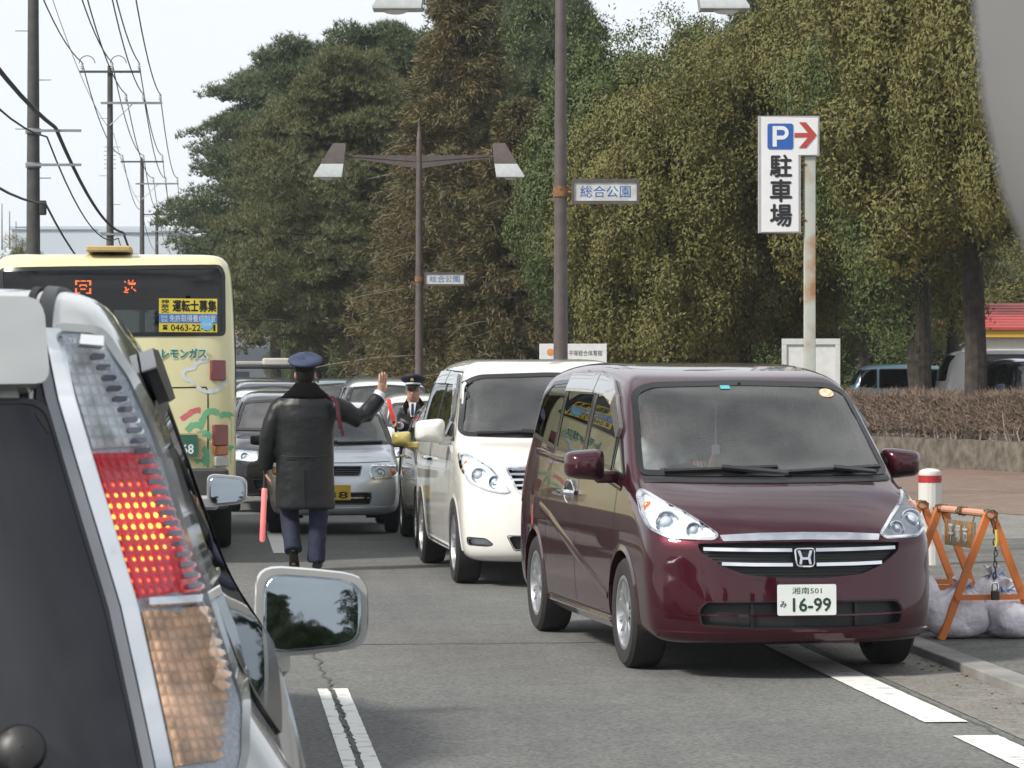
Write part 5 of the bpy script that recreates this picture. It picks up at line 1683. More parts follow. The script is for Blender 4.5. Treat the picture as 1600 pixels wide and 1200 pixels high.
    for z in np.arange(.60, .78, .018):
        ww = np.interp(z, [.57, .60, .64, .72, .78], [.1, .36, .46, .57, .59])
        sh.line([(-ww, z), (ww, z)], 'F', 0.005, -0.034, mesh, seg=0.08, thick=0.006)
    mesh.build('grille_mesh', M['black_plastic'], g)
    c, n = sh.hit(0.0, .692, 'F')
    emblem_h(root, c + n * 0.010, n)
    MB().ball(c - n * 0.012, 0.055, 16, 8, (0.35, 1, 1)).build('emblem_back', M['trim_black'], root)
    lo = [(-.56, .445), (-.2, .449), (.2, .449), (.56, .445), (.60, .40), (.585, .31), (.3, .292), (-.3, .292), (-.585, .31), (-.60, .40)]
    g2 = opening(sh, root, lo, 'F', 'lower_intake', M['grille_dark'], 0.05)
    sh.line([(-.66, .372), (-.3, .368), (.3, .368), (.66, .372)], 'F', 0.014, -0.012, thick=0.016).build('intake_bar', paint, g2)
    for yy in (-.31, .31):
        sh.line([(yy, .30), (yy, .44)], 'F', 0.02, -0.04, thick=0.01).build('intake_post', M['black_plastic'], g2)
    sh.line([(-.79, .262), (-.6, .258), (0, .256), (.6, .258), (.79, .262)], 'F', 0.034, -0.004, thick=0.022).build('bumper_lip', paint, root)
    for s in (-1, 1):
        sh.patch(rounded([(s * .62, .44), (s * .80, .41), (s * .81, .31), (s * .62, .30)], 0.03), 'F', -0.0, 0.05, 0.0).build('bumper_recess', paint, root)
    c, n = sh.hit(0.0, .457, 'F')
    licence_plate(root, c + Vector((0.014, 0, 0)), (1, 0, 0.02), 0.345, 0.175, '湘南501', 'み', '16-99')
    # wipers, cowl, mirrors
    sh.line([(-.75, 1.118), (-.4, 1.112), (0, 1.11), (.4, 1.112), (.75, 1.118)], 'F', 0.03, 0.003, thick=0.006).build('cowl', M['black_plastic'], root)
    wiper(sh, root, (-.62, 1.150), (.06, 1.172), piv=(.10, 1.125))
    wiper(sh, root, (.10, 1.142), (.71, 1.172), piv=(.66, 1.128))
    for s in (-1, 1):
        mirror_arm(root, 1.0, s * (.84 if s < 0 else .775), 1.195, s, paint, 0.24, 0.18, 0.13)
    wheel_arch(sh, root, 1.36, .33, .372, paint)
    wheel_arch(sh, root, -1.47, .33, .372, paint)
    for x in (1.36, -1.47):
        for s in (-1, 1):
            make_wheel(root, x, s * .755, 0.328, 0.21, 0.212, 7, s)
    # cabin
    floor_pan(root, -2.1, 1.3, 1.5)
    dashboard(root, 0.88, 1.36, 1.44, 1.10)
    steering_wheel(root, 0.78, -0.37, 1.02)
    for x in (0.05, -0.95, -1.75):
        for y in (-0.37, 0.37):
            car_seat(root, x, y, 0.70)
    MB().rbox((0.70, 0.0, 1.60), (0.04, 0.24, 0.07), 0.02).tube([(0.70, 0, 1.60), (0.78, 0, 1.69)], 0.01).build('rear_view_mirror', M['black_plastic'], root)
    sh.body([paint], root)
    return root, sh
build_maroon()
NEAR_POS = rp(6.25, -0.77)            # silver car just ahead in the same lane
NEAR_FWD = RD
def near_shell(res=(160, 150, 70)):
    side = [(2.05, 0.25), (2.12, 0.6), (2.0, 0.85), (1.35, 1.02), (1.1, 1.08), (0.45, 1.62), (0.2, 1.74), (-0.6, 1.825), (-1.4, 1.84), (-1.76, 1.83), (-1.86, 1.755), (-1.90, 1.60),
            (-2.02, 1.15), (-2.06, 1.02), (-2.12, 0.9), (-2.14, 0.6), (-2.1, 0.3), (-1.2, 0.25), (1.0, 0.25)]
    plan = [(-2.5, 0.88), (-2.1, 0.90), (-1.6, 0.92), (0, 0.92), (1.4, 0.91), (2.0, 0.88), (2.4, 0.84)]
    tumble = [(0.2, 0.92), (0.35, 0.98), (0.6, 1.0), (1.0, 1.0), (1.10, 0.99), (1.18, 0.935), (1.27, 0.868), (1.45, 0.80), (1.66, 0.728), (1.79, 0.685), (1.9, 0.60)]
    bow_f = [(0.2, 0.3), (1.0, 0.2), (1.7, 0.1)]
    bow_r = [(0.2, 0.22), (0.9, 0.22), (1.7, 0.20)]
    return Shell(side, plan, tumble, bow_f, bow_r, (-1.35, 1.2, 0.8), k=0.04, res=res, pw=3.4)
WV_FWD = Vector((0.120, -0.993, 0)).normalized()
WV_POS = Vector((0.235, 28.5, 0))
def white_shell(res=(150, 110, 46)):
    side = [(2.25, 0.20), (2.40, 0.24), (2.42, 0.45), (2.40, 0.70), (2.34, 0.90), (2.15, 1.03), (1.85, 1.12), (1.62, 1.17), (1.50, 1.20),
            (1.15, 1.48), (0.85, 1.70), (0.68, 1.80), (0.45, 1.86), (0.0, 1.89), (-0.9, 1.90), (-1.8, 1.88), (-2.2, 1.84), (-2.36, 1.72), (-2.42, 1.2), (-2.45, 0.8), (-2.44, 0.4), (-2.3, 0.22), (-1.0, 0.20), (1.0, 0.20)]
    plan = [(-2.6, 0.84), (-2.2, 0.90), (-1.6, 0.915), (0.8, 0.915), (1.6, 0.91), (2.1, 0.89), (2.6, 0.85)]
    tumble = [(0.1, 0.92), (0.25, 0.97), (0.5, 1.0), (0.9, 1.0), (1.08, 0.985), (1.2, 0.955), (1.5, 0.875), (1.72, 0.80), (1.84, 0.72), (1.95, 0.62)]
    bow_f = [(0.2, 0.34), (0.8, 0.36), (1.05, 0.30), (1.2, 0.16), (1.8, 0.13)]
    bow_r = [(0.2, 0.16), (1.8, 0.1)]
    return Shell(side, plan, tumble, bow_f, bow_r, (-1.8, 1.6, 0.75), k=0.085, res=res, pw=3.0)
KEI_FWD = Vector((0.088, -0.996, 0)).normalized()
KEI_POS = Vector((-2.09, 36.9, 0))
def kei_shell(res=(110, 80, 36)):
    side = [(1.62, 0.20), (1.70, 0.26), (1.70, 0.45), (1.66, 0.62), (1.52, 0.76), (1.30, 0.86), (1.00, 0.93), (0.85, 0.96),
            (0.55, 1.18), (0.28, 1.36), (0.12, 1.42), (-0.2, 1.46), (-0.8, 1.455), (-1.3, 1.41), (-1.52, 1.30), (-1.64, 0.95), (-1.69, 0.6), (-1.68, 0.3), (-1.5, 0.2), (0, 0.19)]
    plan = [(-1.9, 0.66), (-1.4, 0.72), (-0.8, 0.735), (0.8, 0.735), (1.3, 0.725), (1.9, 0.68)]
    tumble = [(0.1, 0.92), (0.25, 0.97), (0.5, 1.0), (0.75, 0.99), (0.9, 0.965), (1.0, 0.94), (1.25, 0.83), (1.38, 0.76), (1.5, 0.64)]
    bow_f = [(0.2, 0.26), (0.7, 0.26), (0.9, 0.18), (1.4, 0.10)]
    bow_r = [(0.2, 0.14), (1.4, 0.1)]
    return Shell(side, plan, tumble, bow_f, bow_r, (-1.2, 1.05, 0.6), k=0.08, res=res, pw=2.8)
BUS_POS = Vector((-3.70, 29.55, 0)) + RD * 5.0
def bus_shell(res=(100, 110, 40)):
    side = [(5.0, 0.35), (5.05, 0.7), (5.0, 1.2), (4.9, 2.6), (4.7, 2.86), (4.3, 2.90), (0, 2.91), (-4.5, 2.90), (-4.9, 2.86), (-5.0, 2.74), (-5.02, 2.0), (-5.02, 1.0), (-5.0, 0.55), (-4.9, 0.5), (-3, 0.45), (3, 0.35)]
    plan = [(-5.3, 1.14), (-4.8, 1.15), (0, 1.15), (4.6, 1.15), (5.3, 1.12)]
    tumble = [(0.2, 0.99), (0.5, 1.0), (1.5, 1.0), (2.2, 0.99), (2.75, 0.965), (2.95, 0.93)]
    bow_f = [(0.2, 0.2), (2.9, 0.2)]
    bow_r = [(0.2, 0.13), (2.9, 0.13)]
    return Shell(side, plan, tumble, bow_f, bow_r, (-4.4, 4.3, 1.6), k=0.10, res=res, pw=4.5)
# ------------------------------------------------------------------ white minivan
def build_white_van():
    sh = white_shell()
    paint = car_paint('pearl_white', (0.68, 0.672, 0.63), 0.0, 0.35)
    root = empty('white_minivan', WV_POS, math.atan2(WV_FWD.y, WV_FWD.x), 'pearl white minivan with wide slatted grille, queuing behind the maroon one', 'minivan')
    ws = [(-.85, 1.235), (-.4, 1.222), (0, 1.218), (.4, 1.222), (.85, 1.235), (.745, 1.69), (.62, 1.745), (0, 1.765), (-.62, 1.745), (-.745, 1.69)]
    w = window(sh, root, ws, 'F', M['windscreen'], 'windscreen', 0.03, r=0.08, seg=0.05)
    for view in 'RL':
        for P, g in (([(-2.15, 1.32), (-2.05, 1.68), (-1.45, 1.74), (-.66, 1.75), (-.62, 1.24)], 'glass_dark'), ([(-.56, 1.235), (-.60, 1.75), (.10, 1.73), (.45, 1.60), (.76, 1.38), (.80, 1.20)], 'glass_dark'), ([(.84, 1.195), (.83, 1.34), (1.18, 1.19)], 'glass_dark')):
            window(sh, root, P, view, M[g], 'side_window', 0.022, r=0.05, seg=0.05)
        sh.patch(rounded([(-.60, 1.67), (-.60, 1.775), (.12, 1.755), (.48, 1.63), (.80, 1.41), (.78, 1.34), (.42, 1.55), (.10, 1.66)], 0.02), view, 0.03, 0.06, 0.026).build('rain_visor', mat('smoked_visor', (0.10, 0.10, 0.10), 0.12, coat=1.0), root)
        sh.patch(rounded([(-1.55, 1.67), (-1.55, 1.775), (-.66, 1.775), (-.66, 1.67)], 0.02), view, 0.03, 0.06, 0.026).build('rain_visor', mat('smoked_visor', (0.10, 0.10, 0.10), 0.12, coat=1.0), root)
        s = -1 if view == 'R' else 1
        for x in (-.48, -.85):
            c, n = sh.hit(x, 1.0, view)
            MB().tube([c + Vector((dx, s * oy, 0)) for dx, oy in ((-.11, .002), (-.08, .036), (.08, .036), (.11, .002))], 0.016, 8).build('door_handle', M['chrome'], root)
        sh.patch(rounded([(-1.05, .19), (-1.05, .30), (.93, .29), (.93, .19)], 0.01), view, 0.014, 0.09, 0.016).build('side_skirt', paint, root)
        sh.patch(rounded([(-2.5, .95), (-2.5, 1.6), (-2.34, 1.6), (-2.2, 1.2), (-2.2, .95)], 0.03), view, 0.005, 0.05, 0.01).build('tail_lamp', M['red_lens'], root)
        gaps(sh, root, [(view, [(1.02, .34), (1.02, .6), (1.10, .85), (1.10, 1.15)])])
        gaps(sh, root, [(view, [(-.59, .3), (-.60, 1.23)])])
        gaps(sh, root, [(view, [(-1.55, .5), (-1.56, 1.3)])])
        gaps(sh, root, [(view, [(-2.1, .93), (-1.9, .92), (-1.8, .8)])])
        gaps(sh, root, [(view, [(-1.5, 1.80), (.2, 1.775), (.7, 1.55), (1.15, 1.24)])], 0.012, 'roof_seam')
    hl = [(-.875, 1.10), (-.80, 1.075), (-.66, .975), (-.52, .79), (-.58, .775), (-.71, .80), (-.84, .86), (-.885, .97)]
    for f in (lambda p: p, mir):
        k = 1 if f is mir else -1
        headlight(sh, root, f(hl), 'F', [(k * .65, .875, .052), (k * .77, .93, .06)], (k * .85, 1.03, .02))
        fg = [(-.86, .415), (-.72, .408), (-.66, .36), (-.70, .345), (-.85, .35)]
        o = opening(sh, root, f(fg), 'F', 'fog_lamp', M['reflector'], 0.025, 0.02)
        sh.patch(rounded(f(fg), 0.02), 'F', 0.003, 0.05, 0).build('lens_cover', M['lens_clear'], o)
    gp = [(-.545, .985), (0, 1.005), (.545, .985), (.47, .80), (.41, .775), (0, .765), (-.41, .775), (-.47, .80)]
    g = opening(sh, root, gp, 'F', 'grille', M['grille_dark'], 0.04)
    for z in (.80, .845, .89, .935, .98):
        ww = np.interp(z, [.77, .80, .985], [.40, .47, .535])
        sh.line([(-ww, z), (0, z + .008), (ww, z)], 'F', 0.022, -0.025, seg=.1, thick=0.025).build('grille_slat', M['chrome'], g)
    sh.ring(rounded(gp, 0.02, seg=.05), 'F', -0.012, 0.006, 0.007, rim=0.015).build('grille_surround', M['chrome'], g)
    opening(sh, root, [(-.56, .435), (.56, .435), (.50, .315), (-.50, .315)], 'F', 'lower_intake', M['grille_dark'], 0.04)
    c, n = sh.hit(0, .58, 'F')
    licence_plate(root, c + n * 0.012, (1, 0, 0), 0.33, 0.165)
    for s in (-1, 1):
        mirror_arm(root, 0.93, s * .87, 1.27, s, paint, 0.26, 0.20, 0.14)
    wiper(sh, root, (-.70, 1.245), (.05, 1.262), piv=(.08, 1.225))
    wiper(sh, root, (.08, 1.24), (.78, 1.262), piv=(.72, 1.225))
    wheel_arch(sh, root, 1.48, .34, .385, paint); wheel_arch(sh, root, -1.47, .34, .385, paint)
    for x in (1.48, -1.47):
        for s in (-1, 1): make_wheel(root, x, s * .81, 0.342, 0.215, 0.228, 6, s)
    floor_pan(root, -2.2, 1.4, 1.6); dashboard(root, .9, 1.4, 1.56, 1.16)
    steering_wheel(root, .72, -.40, 1.10)
    for x in (0.0, -1.0):
        for y in (-.4, .4): car_seat(root, x, y, 0.74)
    c, n = sh.hit(.10, 1.64, 'F')
    st = MB()                                            # small blue charm stuck behind the glass
    st.tube([c - n * .02 + Vector((0, y, z)) for y, z in ((-.09, -.06), (-.05, .0), (0, .02), (.05, .0), (.10, .03))], [.006, .018, .022, .014, .006], 8)
    st.tube([c - n * .02 + Vector((0, y, z)) for y, z in ((-.03, .0), (-.01, .07))], [.012, .006], 6)
    st.build('blue_charm', mat('blue_charm', (0.10, 0.42, 0.60), 0.5), w)
    MB().box((0.70, .16, 1.52), (0.02, .34, .13)).build('sun_visor', mat('visor', (0.55, 0.56, 0.55), 0.8), root)
    sh.body([paint], root)
    return root
build_white_van()

# ------------------------------------------------------------------ silver small car facing the camera
def build_kei():
    sh = kei_shell()
    paint = car_paint('silver_small', (0.60, 0.64, 0.69), 0.30, 0.32)
    root = empty('silver_hatchback', KEI_POS, math.atan2(KEI_FWD.y, KEI_FWD.x), 'small silver hatchback with yellow plate, coming on behind the policeman in the long coat', 'car')
    ws = [(-.66, .985), (0, .965), (.66, .985), (.555, 1.30), (.46, 1.35), (0, 1.37), (-.46, 1.35), (-.555, 1.30)]
    window(sh, root, ws, 'F', M['windscreen'], 'windscreen', 0.028, r=0.05)
    for view in 'RL':
        for P in ([(-.02, .965), (-.04, 1.34), (.18, 1.33), (.42, 1.20), (.72, .97)], [(-.78, .97), (-.76, 1.34), (-.10, 1.345), (-.08, .965)], [(-1.42, 1.0), (-1.2, 1.30), (-.84, 1.34), (-.85, .97)]):
            window(sh, root, P, view, M['glass_dark'], 'side_window', 0.02, r=0.04, seg=.06)
    hl = [(-.70, .755), (-.40, .765), (-.37, .70), (-.40, .615), (-.62, .62), (-.70, .65)]
    for f in (lambda p: p, mir):
        k = 1 if f is mir else -1
        headlight(sh, root, f(hl), 'F', [(k * .50, .69, .055)], (k * .65, .69, .045))
    g = opening(sh, root, [(-.30, .755), (.30, .755), (.27, .65), (-.27, .65)], 'F', 'grille', M['grille_dark'], 0.03)
    for z in (.675, .70, .725): sh.line([(-.27, z), (.27, z)], 'F', 0.01, -0.02, thick=0.015).build('grille_slat', M['trim_black'], g)
    g = opening(sh, root, [(-.40, .47), (.40, .47), (.38, .34), (-.38, .34)], 'F', 'lower_intake', M['grille_dark'], 0.04)
    sh.line([(-.40, .41), (.40, .41)], 'F', 0.022, -0.012, thick=0.02).build('intake_bar', M['chrome'], g)
    sh.line([(-.66, .30), (0, .29), (.66, .30)], 'F', 0.03, 0.0, thick=0.012).build('bumper_lip', paint, root)
    c, n = sh.hit(0, .47, 'F')
    licence_plate(root, c + Vector((.015, 0, 0)), (1, 0, 0), .33, .165, bg=mat('yellow_plate', (0.72, 0.48, 0.03), 0.5), ink=M['trim_black'], num='38')
    for s in (-1, 1): mirror_arm(root, .56, s * .70, 1.03, s, M['black_plastic'], .17, .12, .09, signal=False)
    wiper(sh, root, (-.5, .995), (.05, 1.0)); wiper(sh, root, (.05, .99), (.56, 1.0))
    gaps(sh, root, [('F', [(-.62, .80), (-.2, .79), (.2, .79), (.62, .80)])])
    wheel_arch(sh, root, 1.05, .27, .31, paint); wheel_arch(sh, root, -1.25, .27, .31, paint)
    for x in (1.05, -1.25):
        for s in (-1, 1): make_wheel(root, x, s * .65, .272, .155, .17, 6, s)
    floor_pan(root, -1.5, 1.0, 1.3); dashboard(root, .5, .92, 1.25, .93)
    for y in (-.33, .33): car_seat(root, -.15, y, .56)
    sh.body([paint], root)
    return root
build_kei()

# ------------------------------------------------------------------ plainer cars farther off
def car_shape(L, W, H, zh0, zh1, xc, xt, xr, rear_x=None, rear_z=0.95, res=(70, 50, 20)):
    f, b, h = L / 2, -L / 2, W / 2
    rx = rear_x if rear_x is not None else b + 0.1
    side = [(f - .12, .20), (f, .26), (f + .02, .45), (f - .03, zh0 - .12), (f - .18, zh0), ((f + xc) / 2, (zh0 + zh1) / 2 + .03), (xc + .08, zh1), (xc - .05, zh1 + .06),
            (xt + .08, H - .14), (xt - .12, H - .05), ((xt + xr) / 2, H + .005), (xr + .15, H - .03), (xr - .02, H - .12), (rx, rear_z + .08), (b + .04, rear_z), (b, .65), (b, .32), (b + .15, .2), (0, .19)]
    plan = [(b - .1, h * .93), (b + .5, h * .99), (0, h), (f - .7, h * .985), (f + .1, h * .92)]
    zb = zh1 + .02
    tumble = [(.1, .92), (.25, .97), (.5, 1.0), (zb - .25, .995), (zb - .08, .97), (zb + .02, .945), ((zb + H) / 2, .86), (H - .14, .785), (H + .05, .64)]
    sh = Shell(side, plan, tumble, [(.2, .28), (zh0, .26), (zh1 + .1, .13), (H, .1)], [(.2, .15), (H, .1)], (b + .5, f - .65, .62), .08, res, pw=2.8)
    return sh, zb
def plain_car(name, label, cat, pos, fwd, paint, L=4.3, W=1.7, H=1.5, zh0=.78, zh1=.97, xc=.95, xt=.30, xr=-1.6, rear_x=None, rear_z=.95, group=None, wr=.30, plate=True, rack=False, rear=False, quarter=True, detail=True, mirrors=None):
    sh, zb = car_shape(L, W, H, zh0, zh1, xc, xt, xr, rear_x, rear_z)
    root = empty(name, pos, math.atan2(fwd.y, fwd.x), label, cat, group)
    h = W / 2
    ws = [(-h * .85, zb + .03), (0, zb + .02), (h * .85, zb + .03), (h * .70, H - .15), (0, H - .11), (-h * .70, H - .15)]
    window(sh, root, ws, 'F', M['windscreen'], 'windscreen', .028, r=.05, seg=.08)
    rw = [(-h * .82, max(zb, rear_z) + .08), (h * .82, max(zb, rear_z) + .08), (h * .68, H - .15), (-h * .68, H - .15)]
    window(sh, root, rw, 'B', M['glass_dark'], 'rear_window', .03, r=.05, seg=.08)
    xm = (xt + xr) / 2 + .25
    for view in 'RL':
        for q_, P in enumerate(([(xm + .04, zb), (xm + .04, H - .13), (xt - .05, H - .15), (xc - .12, zb + .02)], [(xr + .55, zb), (xr + .55, H - .13), (xm - .04, H - .13), (xm - .04, zb)], [(xr - .05 + (.1 if rear_x else 0), zb + .03), (xr + .10, H - .17), (xr + .49, H - .13), (xr + .49, zb)])):
            if q_ == 2 and not quarter: continue
            window(sh, root, P, view, M['glass_dark'], 'side_window', .02, r=.04, seg=.1)
        s = -1 if view == 'R' else 1
        for x in (xm + .12, xr + .65):
            c, n = sh.hit(x, zb - .13, view)
            MB().tube([c + Vector((dx, s * oy, 0)) for dx, oy in ((-.09, .002), (-.07, .03), (.07, .03), (.09, .002))], .013, 6).build('door_handle', M['chrome'] if W > 1.8 else paint, root)
        gaps(sh, root, [(view, [(xm, .3), (xm, zb - .02)])])
        gaps(sh, root, [(view, [(xc - .05, .32), (xc - .05, zb - .03)])])
    hl = [(-h * .93, zh0 - .03), (-h * .5, zh0 - .05), (-h * .52, zh0 - .17), (-h * .92, zh0 - .16)]
    for f in (lambda p: p, mir):
        k = 1 if f is mir else -1
        headlight(sh, root, f(hl), 'F', [(k * h * .72, zh0 - .105, .05)], (k * h * .87, zh0 - .10, .03))
        tl = [(-h * .95, .78), (-h * .70, .78), (-h * .70, 1.0), (-h * .92, 1.02)]
        sh.patch(rounded(f(tl), .03), 'B', .008, .06, .012).build('tail_lamp', M['red_lens'], root)
    g = opening(sh, root, [(-h * .45, zh0 - .06), (h * .45, zh0 - .06), (h * .42, zh0 - .16), (-h * .42, zh0 - .16)], 'F', 'grille', M['grille_dark'], .03)
    sh.line([(-h * .43, zh0 - .11), (h * .43, zh0 - .11)], 'F', .02, -.01, thick=.015).build('grille_slat', M['chrome'], g)
    opening(sh, root, [(-h * .6, .44), (h * .6, .44), (h * .55, .30), (-h * .55, .30)], 'F', 'lower_intake', M['grille_dark'], .04)
    if plate:
        for view, d in (('F', 1), ('B', -1)):
            c, n = sh.hit(0, .50 if view == 'F' else .72, view)
            licence_plate(root, c + Vector((d * .012, 0, 0)), (d, 0, 0), .33, .165)
    for s in (-1, 1): mirror_arm(root, xc - .28, s * h * .93, zb + .08, s, mirrors or paint, .20, .15, .10, signal=False)
    xf, xb = L / 2 - .85, -L / 2 + .80
    wheel_arch(sh, root, xf, wr, wr + .045, paint); wheel_arch(sh, root, xb, wr, wr + .045, paint)
    for x in (xf, xb):
        for s in (-1, 1): make_wheel(root, x, s * (h - .10), wr, .19, wr * .64, 6, s)
    floor_pan(root, -L / 2 + .3, xc, W - .2)
    if rack:
        for s in (-1, 1):
            m = MB(); a = h * .62
            P = [sh.hit(x, s * a, 'T')[0] + Vector((0, 0, .06)) for x in np.linspace(xt - .2, xr + .25, 6)]
            P = [P[0] - Vector((-.05, 0, .06))] + P + [P[-1] - Vector((.05, 0, .06))]
            m.tube(P, .016, 6); m.build('roof_rail', M['black_plastic'], root)
    for y in (-.36, .36): car_seat(root, xm + .2, y, zb - .38)
    sh.body([paint], root)
    return root, sh
on = -RD
QG = 'cars queuing in the oncoming lanes'
plain_car('white_car', 'white car with tall windscreen, between the silver hatchback and the white minivan', 'car', Vector((-1.16, 46.4, 0)), (on + Vector((.02, 0, 0))).normalized(), car_paint('white_b', (.62, .62, .58)), 4.4, 1.7, 1.52, .80, 1.0, .95, .2, -1.7, group=QG)
plain_car('gold_car', 'beige gold car mostly hidden by the white minivan, only mirror and flank showing', 'car', Vector((-.275, 33.75, 0)), on, car_paint('gold', (.34, .30, .17), .4), 4.2, 1.66, 1.52, .80, 1.0, .95, .3, -1.6, group=QG, mirrors=car_paint('gold_mirror', (.60, .50, .16), .2))
plain_car('black_car', 'glossy black estate car between the bus and the policeman in the long coat', 'car', Vector((-3.02, 43.2, 0)), on, car_paint('black_p', (.006, .0065, .008)), 4.6, 1.7, 1.57, .84, 1.0, 1.15, .45, -2.0, rear_x=-2.2, rear_z=1.0, group=QG, wr=.32)
plain_car('white_wagon', 'white roofed car behind the black estate, at the bus corner', 'car', Vector((-3.75, 50.0, 0)), on, car_paint('white_c', (.60, .62, .62)), 4.4, 1.7, 1.58, .85, 1.03, 1.1, .4, -1.8, group=QG)
plain_car('white_van', 'white high roofed van farther back in the queue, above the silver hatchback', 'van', Vector((-2.12, 53.5, 0)), on, car_paint('white_d', (.66, .67, .66)), 4.5, 1.7, 1.74, .92, 1.08, 1.4, .8, -2.0, rear_x=-2.2, group=QG)
plain_car('dark_car', 'dark car with rounded blue black roof behind the black estate', 'car', Vector((-4.35, 58.0, 0)), on, car_paint('navy_b', (.03, .035, .05)), 4.5, 1.75, 1.72, .92, 1.08, 1.3, .6, -1.9, group=QG)
plain_car('blue_car', 'pale blue roofed car beyond the white van in the queue', 'car', Vector((-2.55, 61.5, 0)), on, car_paint('blue_b', (.16, .22, .34), .4), 4.5, 1.7, 1.78, .92, 1.08, 1.3, .6, -1.9, group=QG)
plain_car('estate_car', 'grey blue car with black roof rails, beside the pale blue one', 'car', Vector((-3.55, 67.0, 0)), on, car_paint('greyblue', (.16, .21, .24), .3), 4.6, 1.72, 1.76, .9, 1.05, 1.2, .5, -2.0, rear_x=-2.2, group=QG, rack=True)
plain_car('silver_saloon', 'silver car just ahead of the nearest one, only its door mirror showing', 'car', RD * 15.2 + RN * -.78 + Vector((-.10, 0, 0)), RD, car_paint('silver_c', (.45, .46, .47), .5), 4.0, 1.66, 1.50, .84, 1.06, .95, .3, -1.5, group=None)
# pickup with a tool carrier on its roof, far behind
r, s = plain_car('carrier_van', 'dark van with a pipe carrier and grey tube on its roof', 'van', Vector((-5.35, 68.0, 0)), on, car_paint('dkgrey', (.05, .055, .06)), 4.6, 1.7, 1.78, .95, 1.1, 1.5, .9, -2.0, rear_x=-2.2)
m = MB()
for x in (.5, -1.2):
    m.tube([(x, -.72, 1.72), (x, -.72, 1.98), (x, .72, 1.98), (x, .72, 1.72)], .022, 6)
for y in (-.66, .66): m.tube([(.7, y, 2.0), (-1.5, y, 2.0)], .018, 6)
m.build('roof_carrier', M['black_plastic'], r)
MB().rbox((.35, .35, 2.10), (.35, .62, .16), .06).build('carrier_box', mat('carrier_box', (.48, .47, .42), .6), r)
MB().tube([(.35, -.70, 2.06), (.35, .05, 2.06)], .06, 10).build('pipe', mat('grey_pipe', (.30, .30, .28), .6), r)
# parked behind the hedge
PKG = 'vehicles parked behind the hedge'
plain_car('parked_car', 'light blue car parked behind the hedge, left of the tree trunks', 'car', Vector((10.28, 79.0, .46)), Vector((.99, -.12, 0)).normalized(), car_paint('blue_p', (.075, .135, .18), .3), 4.2, 1.7, 1.66, .88, 1.04, 1.1, .4, -1.75, rear_x=-2.0, group=PKG)
plain_car('parked_van', 'long white van parked behind the two tree trunks', 'van', Vector((12.05, 72.5, .38)), Vector((.995, -.06, 0)).normalized(), car_paint('white_p', (.80, .79, .76)), 5.0, 1.75, 2.04, 1.05, 1.22, 1.9, 1.2, -2.3, rear_x=-2.44, rear_z=1.1, group=PKG, wr=.32, quarter=False)
plain_car('parked_jeep', 'dark blue off roader parked at the right edge behind the hedge', 'car', Vector((11.05, 67.5, .36)), Vector((.16, -.98, 0)).normalized(), car_paint('navy_p', (.02, .035, .10)), 4.0, 1.66, 1.82, .98, 1.1, .8, .5, -1.7, rear_x=-1.9, rear_z=1.0, group=PKG, wr=.34)

